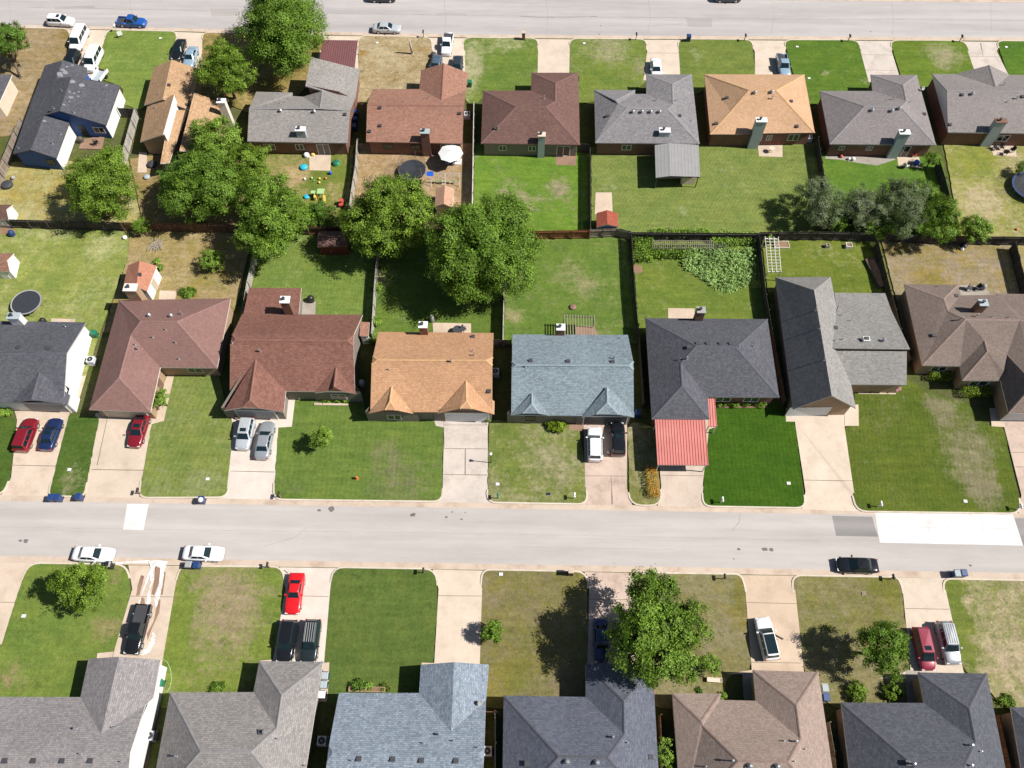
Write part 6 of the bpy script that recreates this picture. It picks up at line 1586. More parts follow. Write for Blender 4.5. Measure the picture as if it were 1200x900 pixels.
    d([(150, 662), (216, 663), (205, 690), (188.5, 786), (112, 786), (114, 765.5), (133.5, 763.5), (155, 690)], cd[0], 'low', [((149, 698.5), (204, 699.5)), ((133, 764), (129, 786))])
    d([(328, 664.5), (396, 665.5), (387, 690), (379, 785), (313, 785), (320, 772), (334.5, 690)], cd[2], 'low', [((356, 698.5), (385, 699)), ((333, 668), (338, 672))])
    d([(507, 667), (571, 668.5), (565, 690), (562, 785), (500, 785), (509, 776), (514, 690)], cd[6], 'low', [((513, 698), (564, 698.5))])
    d([(685, 670), (754, 671.5), (747, 690), (744, 810), (688, 805), (690.5, 690)], cd[4], 'low', [((690, 702), (747, 703))])
    d([(864, 673.5), (935, 674.5), (932, 692), (942.5, 790), (850, 790), (881, 785), (873.5, 692)], cd[7], 'low', [((875, 706), (934, 707.5)), ((879, 776), (938, 777))])
    d([(1052, 676.5), (1114, 677.5), (1108.5, 692), (1131, 795), (1030, 795), (1058, 788), (1067, 785), (1058, 692)], cd[8], 'low', [((1061, 713), (1112, 714))])
    d([(72, 33.5), (132, 35), (114, 78), (112, 92), (70, 92), (82, 50)], cd[6], 'top')
    d([(202, 36.7), (242, 38), (238, 85), (192, 85), (206, 48)], cd[6], 'top')
    d([(372, 41), (427, 42), (419.5, 60), (420, 85), (365, 85), (375, 60)], cd[6], 'top')
    d([(501, 43.6), (550, 44.3), (545, 60), (545, 92), (500, 92), (507, 60)], cd[8], 'top', [((506, 66), (545, 66.5))])
    d([(626, 45), (673, 45.6), (667.5, 60), (667, 92), (630, 92), (630.5, 60)], cd[8], 'top')
    d([(752, 46), (801, 46.2), (795.5, 60), (797.5, 94), (754, 94), (758.5, 60)], cd[8], 'top', [((757, 62), (795, 62.3))])
    d([(877, 46.6), (925, 47), (920, 60), (929, 94), (885, 94), (884.5, 60)], cd[8], 'top')
    d([(1001, 47.2), (1049, 47.4), (1045, 60), (1056, 96), (1018, 96), (1008.5, 60)], cd[3], 'top', [((1009, 64), (1046, 64.5)), ((1014, 82), (1051, 82.5))])
    d([(1127, 48), (1174, 48.4), (1168, 60), (1185, 94), (1146, 94), (1134, 60)], cd[3], 'top', [((1137, 66), (1171, 66.5)), ((1152, 66), (1149.5, 50))])
    # ---- patios and paths
    slab([(362.5, 181), (388, 181), (387, 200), (362.5, 199.5)]); slab([(698, 225.5), (717, 225.5), (718, 251), (697, 251)])
    slab([(652, 178), (675, 179), (675, 194), (651, 193)], 'slab_brown'); slab([(888, 169), (917, 170), (917, 184), (889.5, 183)])
    slab([(967, 182), (1005, 183), (1050, 184), (1049, 187), (1028, 194), (1000, 190), (985, 187), (967, 186)], 'slab_grey'); slab([(1051, 182.5), (1077, 184), (1080, 197), (1053, 195)])
    slab([(1160.5, 169), (1189, 170), (1191.5, 183.5), (1164, 182)]); slab([(507, 378), (552, 379), (552, 395), (508, 395)]); slab([(349, 353), (370, 353.5), (369.5, 370), (345, 370)], 'slab_grey')
    slab([(783, 361), (814, 361.5), (814, 375), (783, 375)]); slab([(1124, 334), (1153, 335), (1160, 344), (1160, 350), (1124, 350)], 'slab_grey'); slab([(673, 382), (696, 382), (702, 395), (673, 395)], 'slab_brown')
    slab([(187, 340.5), (207, 341), (205, 352), (186, 352)]); slab([(60, 373), (88, 374), (87, 380), (60, 380)])
    slab([(178, 486), (196, 440), (204, 440), (192, 493), (178, 497)], 'slab', .107, 'path'); slab([(372, 778), (386, 776), (385, 800), (383, 822), (372, 822)])
    slab([(100, 392), (106, 390), (113, 398), (92, 470), (84, 484), (80, 484)], 'slab', .02, 'path'); slab([(163, 862), (186, 808), (190, 803), (172, 900), (160, 905)], 'soil', .02, 'bare_earth')
    slab([(494, 776.5), (510, 777), (510, 784), (494, 783)], 'slab'); slab([(305, 774), (319, 773), (319, 784), (304, 784)], 'slab')
    slab([(1161, 486), (1176, 486), (1178, 500.5), (1162, 499.5)], 'slab', .109, 'path'); slab([(1061, 785), (1075, 786), (1077, 824), (1063, 824)], 'slab_grey', .108, 'path'); slab([(870, 788), (884, 788), (887, 823), (872, 822)], 'slab_grey', .108, 'path')
    slab([(826, 466), (832, 466), (840, 500), (831, 503)], 'slab', .107, 'path'); slab([(838, 475.5), (900, 476), (900, 478), (838, 477.8)], 'brick', .16, 'bed_edging')
    slab([(1005, 459.5), (1050, 460.5), (1050, 462), (1006, 461.5)], 'slab', .15, 'bed_edging'); slab([(368, 472), (408, 473), (408, 475), (368, 474.5)], 'slab', .25, 'bed_edging')
    slab([(743, 310), (752, 311), (753, 319), (746, 321), (742, 318)], 'soil', .108, 'bare_earth'); slab([(0, 258), (12, 260), (18, 272), (0, 275)], 'soil', .108, 'bare_earth')
    slab([(740, 795), (770, 800), (768, 820), (745, 818)], 'soil', .106, 'bare_earth')
    # suds and wet streaks on the washing driveway
    wet = MB(); sud = MB(); cx = lambda u, v: (100 + u / 6.925, 650 + v / 6.925)
    for k, pl in enumerate([[(455, 165), (478, 175), (440, 330), (412, 335), (425, 250)], [(570, 95), (612, 100), (600, 230), (560, 330), (535, 320), (560, 210)], [(640, 130), (652, 150), (628, 325), (610, 325)], [(445, 345), (480, 350), (485, 415), (445, 410)], [(590, 355), (610, 370), (600, 470), (540, 600), (505, 700), (500, 640), (555, 540)]]):
        wet.poly([at(*cx(*p), .113 + .0002 * k) for p in pl])
    struct('wet_patch', wet, M['slab_brown'])
    for k, pl in enumerate([[(515, 52), (590, 45), (670, 55), (640, 135), (625, 250), (605, 330), (590, 395), (575, 430), (560, 360), (598, 230), (610, 110), (570, 90), (545, 140), (560, 190), (525, 280), (530, 380), (515, 415), (490, 410), (505, 330), (530, 230), (520, 170), (500, 230), (455, 330), (440, 420), (430, 400), (470, 280), (500, 170), (530, 110)],
                            [(545, 630), (575, 650), (560, 720), (520, 790), (470, 815), (400, 808), (360, 795), (440, 790), (500, 760), (530, 700)]]):
        sud.poly([at(*cx(*p), .116 + .0003 * k) for p in pl])
    struct('soap_suds', sud, M['suds'], 'stuff')
    s2 = MB(); s2.poly([at(*cx(*p), .0145) for p in [(20, 55), (130, 60), (250, 62), (360, 55), (520, 45), (520, 68), (380, 66), (250, 76), (130, 78), (20, 80)]]); struct('soap_suds', s2, M['suds'], 'stuff')
_m = NT('soap suds'); _p = _m.pos()
M['suds'] = _m.done(_m.mix(_m.rng(_m.noise(_p, 2.6, 5, .7), .38, .56), (.50, .42, .35, 1), (.84, .84, .84, 1)), .6)
build_setting()
# ------------------------------------------------------------------ fences
FM = {}
def fence_mat(name, c, k=.25):
    m = NT(name); g = m.n('ShaderNodeNewGeometry')
    f = m.rng(g.outputs['Random Per Island'], 0, 1, 1 - k, 1 + k)
    f = m.math('MULTIPLY', f, m.rng(m.noise(g.outputs['Position'], 3, 4, .7), .3, .7, .85, 1.12))
    return m.done(m.scale(c, f), .9, spec=.15)
FM['grey'] = fence_mat('weathered grey boards', S(158, 144, 130)); FM['pale'] = fence_mat('pale grey boards', S(190, 184, 172), .15)
FM['red'] = fence_mat('reddish boards', S(150, 96, 68)); FM['brown'] = fence_mat('brown boards', S(128, 98, 76)); FM['white'] = fence_mat('whitish boards', S(226, 218, 204), .08); FM['dark'] = fence_mat('shade darkened old boards', S(92, 86, 80))  # dark boards hold the shade of fence faces turned from the sun

def fence(label, pts, mat='grey', h=1.8, side=1, z=1.8, gaps=()):
    """pts = pixels of the top line"""
    W = [at(x, y, z) for x, y in pts]
    c = W[0].lerp(W[-1], .5)
    root = thing('fence', label, 'fence', (c.x, c.y, 0))
    mb = MB(); rb = MB(); rs = random.Random(int(pts[0][0] * 3 + pts[0][1]))
    for A, B in zip(W, W[1:]):
        d = B - A; d.z = 0; L = d.length; d.normalize(); nn = Vector((-d.y, d.x, 0)) * side
        n = max(1, int(L / .15)); w = L / n; rz = math.atan2(d.y, d.x)
        for i in range(n):
            p = A + d * (w * (i + .5))
            t = z + rs.uniform(-.03, .03)
            mb.obox(p.x, p.y, w * .94, .024, z - h + .03, t, rz + rs.uniform(-.02, .02))
        for zz in (.35, h - .3):
            a, b = A + nn * .045, B + nn * .045
            rb.bar((a.x, a.y, z - h + zz), (b.x, b.y, z - h + zz), .05, .09)
        k = max(1, round(L / 2.4))
        for i in range(k + (1 if B is W[-1] else 0)):
            p = A + d * (L * i / k) + nn * .12
            pm = MB(); pm.obox(p.x, p.y, .09, .09, 0, z + .04, rz); pm.build('post', FM[mat], root)
    mb.build('board_panel', FM[mat], root); rb.build('rails', FM[mat], root)
    return root

def build_fences():
    f = fence
    f('grey board fence between the blue house and the cream house', [(22, 138), (2, 186), (-14, 226)], 'grey')
    f('pale board fence between the blue house and the tan shed roofed house', [(157, 127), (149, 155), (141, 186)], 'pale')
    f('short fence return joining the blue house to the pale side fence', [(137, 126.5), (156, 127.5)], 'dark')
    f('dark back fence with slanting pale posts behind the left round trampoline yard', [(-40, 255), (8, 257), (75, 259), (140, 260.5)], 'dark', side=-1)
    f('back fence hidden in tree shade behind the tan shed roofed house', [(141, 260.5), (225, 262), (300, 263.5), (360, 265), (404, 266)], 'brown', side=-1)
    f('pale fence along the toy strewn yard left of the umbrella yard', [(418, 163), (416, 195), (411, 225), (406.5, 262)], 'pale')
    f('white topped fence between the umbrella yard and the maroon roofed house', [(555, 119), (554, 180), (553, 240), (553.5, 268)], 'white')
    f('back fence hidden behind the two big middle trees', [(404, 266), (480, 267), (553, 269)], 'brown', side=-1)
    f('reddish back fence lit by the sun right of the largest middle tree', [(553, 269), (630, 270.5), (691, 269.5)], 'red', side=-1)
    f('grey back fence behind the small red roofed shed', [(692, 269), (725, 267.5), (740, 271)], 'grey', side=-1)
    f('dark shadowed back fence above the vegetable garden', [(740, 272), (815, 272.8), (890, 273.2)], 'dark', side=-1)
    f('dark back fence below the half bare thicket', [(890, 272), (960, 271.5), (1038, 273)], 'dark', side=-1)
    f('back fence half hidden by the leafy end of the thicket', [(1038, 273), (1100, 276), (1157, 277)], 'dark', side=-1)
    f('back fence right of the thicket at the right edge', [(1157, 277), (1200, 277.5), (1300, 279)], 'dark', side=-1)
    f('fence between the maroon roofed and the four turbine houses', [(691.5, 172), (692, 225), (692, 268)], 'dark')
    f('short fence gate in the dark gap beside the four turbine house', [(678, 168), (691.5, 169)], 'dark')
    f('fence between the light tan and taupe grey houses', [(959, 160), (966, 205), (975, 271)], 'dark')
    f('broken slatted fence between the taupe grey house and the last top house', [(1101, 186), (1108, 208), (1113, 228), (1125, 272)], 'dark')
    f('pale fence between the plum brown and red brown houses', [(297, 296), (289, 330), (283, 366)], 'pale')
    f('pale fence right of the red brown house under the big trees', [(441.5, 294), (438, 340), (435, 391)], 'pale')
    f('white topped fence between the orange tan and slate blue houses', [(590, 300), (590, 350), (589, 398)], 'pale')
    f('dark gate across the gap beside the orange tan house', [(578, 398), (599, 398.5)], 'dark')
    f('fence between the slate blue and charcoal houses', [(740, 273), (744, 340), (750, 400), (755, 470)], 'dark')
    f('fence between the vegetable garden and the pebble grey house', [(890, 274), (898, 345), (908, 400), (921, 468)], 'dark')
    f('fence between the pebble grey and mocha brown houses', [(1029, 281), (1044, 340), (1056, 385), (1068, 420)], 'dark')
    f('fence at the right edge behind the mocha brown house', [(1190, 283), (1200, 320), (1210, 360)], 'dark')
    f('white railed fence between the blue slate and navy houses', [(580, 834), (580, 870), (580, 940)], 'white')
    f('short fence piece joining the blue slate house to the white rail', [(568.5, 834), (580, 834.3)], 'brown')
    f('brown fence beside the narrow tree at the navy house', [(774, 837), (775, 870), (777, 940)], 'brown')
    f('light brown fence between the cocoa and graphite houses', [(972, 846), (978, 880), (986, 940)], 'grey')
    f('fence between the graphite house and the last corner house', [(1171, 838), (1184, 895), (1195, 950)], 'brown')
build_fences()

# ------------------------------------------------------------------ sheds and roofs on posts
def build_sheds():
    GB = [(['A', 'r1', 'B', 'C', 'r2', 'D'], [['A', 'r1', 'r2', 'D'], ['r1', 'B', 'C', 'r2']], {'d': .15})]
    GE = [(['A', 'B', 'r2', 'C', 'D', 'r1'], [['A', 'B', 'r2', 'r1'], ['r1', 'r2', 'C', 'D']], {'d': .12})]
    terra = shingle('terracotta shingle', S(190, 130, 106), S(198, 140, 116), grain=.25)
    pinkr = shingle('faded pink shingle', S(206, 162, 134), S(214, 172, 146), grain=.25)
    h = house('S1', 'small shed with a terracotta gable roof and white wall behind the plum house', (90, 290, 4.5), {'A': (270, 94, 2.3), 'B': (422, 98, 2.3), 'C': (370, 232, 2.3), 'D': (240, 226, 2.3)},
          {'r1': (332, 66, ('A', 'B', 'X', .55)), 'r2': (316, 200, ('A', 'B', 'X', .55))}, GB, terra, 'white', 'trim_white', EZ=2.3, name='shed', cat='shed')
    vents(h, [(332, 145, 'turtle')]); opening(h, 0, 'B', .5, .9, .1, 1.9, 'door', 'garage_tan')
    h = house('S2', 'shed with a white gable end at the left edge above the trampoline', (0, 230, 6), {'A': (-170, 398, 1.8), 'B': (98, 402, 1.8), 'C': (68, 528, 1.8), 'D': (-190, 528, 1.8)},
          {'r1': (-175, 447, 2.75), 'r2': (70, 449, 2.75)}, GE, RF['pink'], 'white', 'trim_white', EZ=1.8, name='shed', cat='shed'); opening(h, 0, 'C', .25, .9, .1, 1.7, 'door', 'white')
    h = house('S3', 'white ended shed at the left edge touching the dark back fence', (0, 230, 6), {'A': (-170, 55, 1.8), 'B': (88, 60, 1.8), 'C': (60, 165, 1.8), 'D': (-190, 165, 1.8)},
          {'r1': (-175, 90, 2.7), 'r2': (66, 92, 2.7)}, GE, RF['maroon'], 'white', 'trim_white', EZ=1.8, name='shed', cat='shed'); opening(h, 0, 'C', .2, .9, .1, 1.7, 'door', 'white')
    h = house('S4', 'maroon shed in the tree shade on the fence line', (300, 200, 4), {'A': (296, 284, 2.0), 'B': (420, 284, 2.0), 'C': (432, 352, 2.0), 'D': (288, 357, 2.0)},
          {'r1': (290, 308, 2.6), 'r2': (427, 306, 2.6)}, GE, RF['maroon'], M['shedred'], 'trim_brown', EZ=2.0, name='shed', cat='shed'); opening(h, 0, 'C', .5, 1.2, .1, 1.75, 'door', M and 'redshed')
    h = house('S5', 'pale pink roofed shed half under the largest middle tree', (450, 160, 9), {'A': (548, 552, 2.0), 'B': (742, 548, 2.0), 'C': (720, 750, 2.0), 'D': (536, 735, 2.0)},
          {'r1': (642, 528, ('A', 'B', 'X', .5)), 'r2': (628, 725, ('A', 'B', 'X', .5))}, GB, pinkr, 'cream', 'trim_white', EZ=2.0, name='shed', cat='shed'); opening(h, 0, 'B', .5, .9, .1, 1.8, 'door', 'garage_tan')
    h = house('S6', 'little shed with a bright red roof beside the concrete slab', (600, 200, 4), {'A': (397, 198, 1.9), 'B': (495, 198, 1.9), 'C': (498, 263, 1.9), 'D': (396, 265, 1.9)},
          {'r1': (446, 190, ('A', 'B', 'X', .4)), 'r2': (447, 257, ('A', 'B', 'X', .4))}, GB, shingle('red roofing', S(170, 90, 72), S(182, 102, 82), grain=.3), 'siding_grey', 'trim_grey', EZ=1.9, name='shed', cat='shed'); opening(h, 0, 'C', .5, .8, .1, 1.7, 'door', 'siding_grey')
    h = house('S7', 'low lean to store with a pinkish roof right of the red brown roof', (255, 325, 5.294), {'A': (886, 276, 2.1), 'B': (942, 278, 2.0), 'C': (936, 366, 2.0), 'D': (880, 362, 2.1)},
          {}, [(['A', 'B', 'C', 'D'], [['A', 'B', 'C', 'D']], {'d': .1})], RF['pink'], 'white', 'trim_white', EZ=2.0, name='shed', cat='shed'); opening(h, 0, 'C', .5, .5, .1, 1.6, 'door', 'white')

    def canopy(name, label, corners, zs, mat, posts=4, ribs=12, axis=0, ridge=None, cat='carport', postmat='trim_white', ribh=1.0):
        """roof on posts: corners TL, TR, BR, BL as pixels with heights; ribs run from the first edge to the third"""
        W = [at(x, y, z) for (x, y), z in zip(corners, zs)]
        c = sum(W, Vector()) / 4
        root = thing(name, label, cat, (c.x, c.y, 0))
        mb = MB()
        def S_(u, v): return W[0].lerp(W[1], u).lerp(W[3].lerp(W[2], u), v)
        def Hh(u): return 0 if ridge is None else (ridge[1] * (1 - abs(u - ridge[0]) / (ridge[0] if u < ridge[0] else 1 - ridge[0])))
        cols = []
        for i in range(ribs):
            for t, dz in ((0, 0), (.7, 0), (.76, .05), (.94, .05)): cols.append(((i + t) / ribs, dz * ribh))
        cols.append((1.0, 0))
        if ridge is not None:
            cols = sorted(cols + [(ridge[0], 0.02)])
        for (u0, a), (u1, b) in zip(cols, cols[1:]):
            p = [S_(u0, 0), S_(u1, 0), S_(u1, 1), S_(u0, 1)]
            q = [p[0] + Vector((0, 0, a + Hh(u0))), p[1] + Vector((0, 0, b + Hh(u1))), p[2] + Vector((0, 0, b + Hh(u1))), p[3] + Vector((0, 0, a + Hh(u0)))]
            mb.add(q, [(3, 2, 1, 0)]); mb.add([k - Vector((0, 0, .06)) for k in q], [(0, 1, 2, 3)])
        mb.build('roof_sheet', mat, root)
        fr = MB()
        for a, b in ((0, 1), (1, 2), (2, 3), (3, 0)):
            p, q = W[a] - Vector((0, 0, .13)), W[b] - Vector((0, 0, .13)); m = (p + q) / 2; k = (Vector((c.x, c.y, m.z)) - m).normalized() * .06
            fr.bar(p + k, q + k, .08, .13)
        fr.build('frame', M[postmat], root)
        for k in range(4):
            if posts == 2 and k in (0, 1): continue
            p = W[k].lerp(c, .07)
            pm = MB(); pm.obox(p.x, p.y, .11, .11, 0, W[k].z - .08); pm.build('post', M[postmat], root)
        return root
    canopy('carport', 'maroon ribbed metal carport beside the top street', [(378.5, 46.8), (419.3, 47.4), (415.5, 79.8), (374, 71.5)], [2.5, 2.5, 2.5, 2.5], surf('maroon metal', S(136, 92, 92), .45, .06, spec=.4), ribs=16)
    canopy('carport', 'salmon pink ribbed metal carport before the charcoal house', [(767.5, 491.7), (826.5, 492.2), (830.3, 545.2), (770.6, 544.7)], [2.55, 2.55, 2.45, 2.45], M['salmon'], ribs=18)
    canopy('walkway_roof', 'narrow salmon pink roof strip beside the charcoal garage', [(829.5, 465), (837.5, 465), (840.5, 499.5), (830.5, 500)], [2.3, 2.25, 2.2, 2.25], M['salmon'], ribs=3, cat='canopy')
    canopy('patio_cover', 'flat grey gabled patio cover at the back of the four turbine house', [(767.3, 170), (818.6, 169.3), (820.5, 207.2), (768.5, 208.3)], [2.45, 2.45, 2.4, 2.4], surf('grey roofing felt', S(166, 164, 162), .8, .06, 1.0, .1), ribs=13, ridge=(.32, .28), cat='patio cover', postmat='trim_dark', ribh=.25)
    g = thing('patio_wall', 'pale curved wall piece under the grey patio cover', 'wall', tuple(at(806, 216, 0)))
    mb = MB(); a = at(800, 218, .1); mb.obox(a.x + .7, a.y + .4, 1.9, .1, .1, 1.3, .05); mb.obox(a.x - .2, a.y + 1.0, .1, 1.3, .1, 1.3, -.1); mb.build('panel', M['cream'], g)

    def pergola(label, corners, z, n, mat, rungs=0, shadow=True):
        W = [at(x, y, z) for x, y in corners]; c = sum(W, Vector()) / 4
        root = thing('pergola', label, 'pergola', (c.x, c.y, 0))
        for a, b in ((0, 1), (3, 2)):
            mb = MB(); mb.bar(W[a] - Vector((0, 0, .1)), W[b] - Vector((0, 0, .1)), .07, .14); mb.build('beam', mat, root)
        for i in range(n):
            u = i / (n - 1); p, q = W[0].lerp(W[1], u), W[3].lerp(W[2], u); e = (p - q).normalized() * .2
            mb = MB(); mb.bar(p + e + Vector((0, 0, .05)), q - e + Vector((0, 0, .05)), .06, .12); mb.build('slat', mat, root)
        for i in range(rungs):
            u = (i + .5) / rungs; p, q = W[0].lerp(W[3], u), W[1].lerp(W[2], u)
            mb = MB(); mb.bar(p + Vector((0, 0, .14)), q + Vector((0, 0, .14)), .05, .05); mb.build('rung', mat, root)
        for k in range(4):
            p = W[k]; mb = MB(); mb.obox(p.x, p.y, .1, .1, 0, z - .1); mb.build('post', mat, root)
    pergola('weathered wooden pergola behind the slate blue roof', [(661.5, 370.5), (696.5, 371.5), (697.5, 394), (662, 394)], 2.5, 12, M['pergo'])
    pergola('white lattice pergola at the fence of the pebble grey house', [(896.5, 279), (912, 279.5), (915, 318), (900, 318)], 2.1, 4, M['trim_white'], 11)
    c = at(800, 286, .9); root = thing('trellis', 'grey lattice trellis lying over the vegetable garden', 'trellis', (c.x, c.y, 0))
    A, B, C_, D = at(765, 282, 1.25), at(836, 282.5, 1.25), at(836, 291, 1.0), at(765, 291, 1.0)
    mb = MB()
    for i in range(30): mb.bar(A.lerp(B, i / 29), D.lerp(C_, i / 29), .045, .03)
    mb.build('lattice', M['pergo'], root)
    mb = MB()
    for u in (0, .5, 1): mb.bar(A.lerp(D, u) + Vector((0, 0, .04)), B.lerp(C_, u) + Vector((0, 0, .04)), .05, .04)
    mb.build('rails', M['pergo'], root)
    for p in (A, B, C_, D): mb = MB(); mb.obox(p.x, p.y, .07, .07, 0, p.z); mb.build('post', M['pergo'], root)
M['salmon'] = surf('salmon metal', S(226, 140, 130), .5, .1, .5, .05, spec=.3, dirt=(.55, .27, .22, 1), damt=.35)
M['shedred'] = surf('maroon boards', S(128, 66, 50), .8, .2, 2, .2); M['redshed'] = M['shedred']
M['pergo'] = surf('weathered pergola wood', S(176, 164, 146), .85, .15, 2)
build_sheds()

# ------------------------------------------------------------------ small things
def part(mb, name, mat, root, **k): return mb.build(name, M[mat] if isinstance(mat, str) else mat, root, **k)

def bin_(label, px, py, body='blue', lid=None, rz=-1.57, base=.02, group='wheeled trash bins', s=1.0, bag=False):
    p = at(px, py, .6 + base)
    root = thing('trash_bin', label, 'trash bin', (p.x, p.y, base), 0, group)
    x, y, b = p.x, p.y, base
    mb = MB(); w0, w1 = .26 * s, .32 * s
    lo = [(x - w0, y - w0, b + .06), (x + w0, y - w0, b + .06), (x + w0, y + w0, b + .06), (x - w0, y + w0, b + .06)]; hi = [(x - w1, y - w1, b + 1.0), (x + w1, y - w1, b + 1.0), (x + w1, y + w1, b + 1.0), (x - w1, y + w1, b + 1.0)]
    mb.add(lo + hi, [(3, 2, 1, 0), (4, 5, 6, 7), (0, 1, 5, 4), (1, 2, 6, 5), (2, 3, 7, 6), (3, 0, 4, 7)]); part(mb, 'body', body, root)
    mb = MB(); mb.add([(x - w1 * 1.08, y - w1 * 1.1, b + 1.003), (x + w1 * 1.08, y - w1 * 1.1, b + 1.003), (x + w1 * 1.08, y + w1 * 1.1, b + 1.003), (x - w1 * 1.08, y + w1 * 1.1, b + 1.003),
                       (x - w1 * .9, y - w1 * .95, b + 1.09), (x + w1 * .9, y - w1 * .95, b + 1.09), (x + w1 * .9, y + w1 * .95, b + 1.12), (x - w1 * .9, y + w1 * .95, b + 1.12)],
                      [(3, 2, 1, 0), (4, 5, 6, 7), (0, 1, 5, 4), (1, 2, 6, 5), (2, 3, 7, 6), (3, 0, 4, 7)]); part(mb, 'lid', lid or body, root)
    for sx in (-1, 1):
        mb = MB(); mb.cyl((x + sx * w0 * .8, y + w0 + .02, b + .13), (x + sx * (w0 * .8 + .07), y + w0 + .02, b + .13), .13, .13, 12); part(mb, 'wheel', 'black', root)
    mb = MB(); mb.bar((x - w1, y + w1 + .07, b + .98), (x + w1, y + w1 + .07, b + .98), .04); part(mb, 'handle', body, root)
    if bag:
        mb = MB(); mb.dome((x + .05, y - .1, b + 1.1), .3, .28, 9, 4)
        t = tag(mb.build('trash_bag', M['white']), 'white trash bag lying on ' + bag, 'trash bag')

def mailbox(label, px, py, col='black', post='wood', brick=False, base=.1):
    p = at(px, py, base); x, y = p.x, p.y
    root = thing('mailbox', label, 'mailbox', (x, y, 0))
    if brick:
        mb = MB(); mb.obox(x, y, .5, .5, 0, 1.35); part(mb, 'pillar', 'brick', root); mb = MB(); mb.obox(x, y, .58, .58, 1.35, 1.43); part(mb, 'capstone', 'slab', root)
        mb = MB(); mb.obox(x, y + .05, .2, .55, .95, 1.15); part(mb, 'letter_box', col, root)
    else:
        mb = MB(); mb.obox(x, y, .1, .1, 0, 1.05); part(mb, 'post', post, root)
        mb = MB(); n = 8; vs = []
        for yy in (-.28, .28): vs += [(x - .11, y + yy, 1.05), (x + .11, y + yy, 1.05)] + [(x + .11 * math.cos(a), y + yy, 1.17 + .11 * math.sin(a)) for a in [math.pi * i / 6 for i in range(7)]]
        k = 9; mb.add(vs, [tuple(range(k))[::-1], tuple(range(k, 2 * k))] + [(i, (i + 1) % k, (i + 1) % k + k, i + k) for i in range(k)]); part(mb, 'letter_box', col, root)
        mb = MB(); mb.obox(x + .13, y - .1, .02, .05, 1.15, 1.4); part(mb, 'flag', 'red', root)

def ubox(label, px, py, mat='white', s=.5, h=.12, base=.1):
    p = at(px, py, base); root = thing('utility_box', label, 'utility box', (p.x, p.y, base - .02), 0, 'utility box lids in the lawns')
    mb = MB(); mb.obox(p.x, p.y, s, s * .8, base - .02, base + h * .5); part(mb, 'frame', 'trim_grey', root); mb = MB(); mb.obox(p.x, p.y, s * .86, s * .66, base + h * .5 + .002, base + h * .5 + .03); part(mb, 'lid', mat, root)

def ac(label, px, py, base=.05, s=.85):
    p = at(px, py, .8); x, y = p.x, p.y; root = thing('ac_unit', label, 'air conditioner', (x, y, 0), 0, 'air conditioner units beside the houses')
    mb = MB(); mb.obox(x, y, s + .15, s + .15, 0, .09); part(mb, 'pad', 'slab_grey', root); mb = MB(); mb.obox(x, y, s, s, .092, .85); part(mb, 'casing', 'garage', root)
    mb = MB(); mb.cyl((x, y, .85), (x, y, .87), s * .4, s * .4, 16); part(mb, 'fan_grille', 'black', root); mb = MB(); mb.ring((x, y, .875), s * .4, .025, 18); mb.cyl((x, y, .87), (x, y, .90), .1, .1, 8); part(mb, 'fan_ring', 'trim_grey', root)

def trampoline(label, px, py, rpx, ring='trim_grey', net=False, h=.85, flat=1.0):
    p = at(px, py, h); r = (at(px + rpx, py, h) - p).length; x, y = p.x, p.y
    root = thing('trampoline', label, 'trampoline', (x, y, 0))
    mb = MB(); mb.add([(x + r * .925 * math.cos(a), y + r * .925 * math.sin(a), h) for a in [2 * math.pi * i / 32 for i in range(32)]], [tuple(range(32))]); part(mb, 'jump_mat', 'matblack', root)
    mb = MB()
    for i in range(32):
        a, b = 2 * math.pi * i / 32, 2 * math.pi * (i + 1) / 32
        mb.add([(x + r * k * math.cos(t), y + r * k * math.sin(t), h + dz) for k, t, dz in ((.92, a, .012), (1.0, a, .03), (1.0, b, .03), (.92, b, .012))], [(0, 1, 2, 3)])
    part(mb, 'spring_pad', ring, root)
    mb = MB(); mb.ring((x, y, h - .02), r, .035, 32); part(mb, 'frame', 'metal', root)
    for i in range(6):
        a = i * math.pi / 3; mb = MB(); mb.cyl((x + r * math.cos(a), y + r * math.sin(a), 0), (x + r * math.cos(a), y + r * math.sin(a), h), .03, .03, 6); part(mb, 'leg', 'metal', root)
    if net:
        for i in range(6):
            a = i * math.pi / 3 + .3; mb = MB(); mb.cyl((x + r * 1.02 * math.cos(a), y + r * 1.02 * math.sin(a), .4), (x + r * 1.02 * math.cos(a), y + r * 1.02 * math.sin(a), h + 1.7), .025, .025, 6); part(mb, 'net_pole', 'metal', root)
        mb = MB()
        for i in range(32):
            a, b = 2 * math.pi * i / 32, 2 * math.pi * (i + 1) / 32
            mb.add([(x + r * math.cos(a), y + r * math.sin(a), h + .04), (x + r * math.cos(b), y + r * math.sin(b), h + .04), (x + r * math.cos(b), y + r * math.sin(b), h + 1.65), (x + r * math.cos(a), y + r * math.sin(a), h + 1.65)], [(0, 1, 2, 3)])
        part(mb, 'safety_net', M['net'], root)

def chair(label, px, py, rz, mat='black', z=.115, group='garden chairs'):
    p = at(px, py, .4); root = thing('patio_chair', label, 'chair', (p.x, p.y, z), rz, group)
    def pt(nm, *boxes):
        mb = MB()
        for b in boxes: mb.box(*b)
        o = bpy.data.objects.new(nm, mb.mesh(nm, M[mat])); COL.objects.link(o); o.parent = root
    pt('seat', (-.27, -.27, .4, .27, .27, .45)); pt('backrest', (-.27, .22, .452, .27, .29, .95))
    for sx in (-1, 1):
        for sy in (-1, 1): pt('leg', (sx * .24 - .025, sy * .23 - .025, 0, sx * .24 + .025, sy * .23 + .025, .4))
        pt('armrest', (sx * .28 - .03, -.25, .6, sx * .28 + .03, .22, .64))

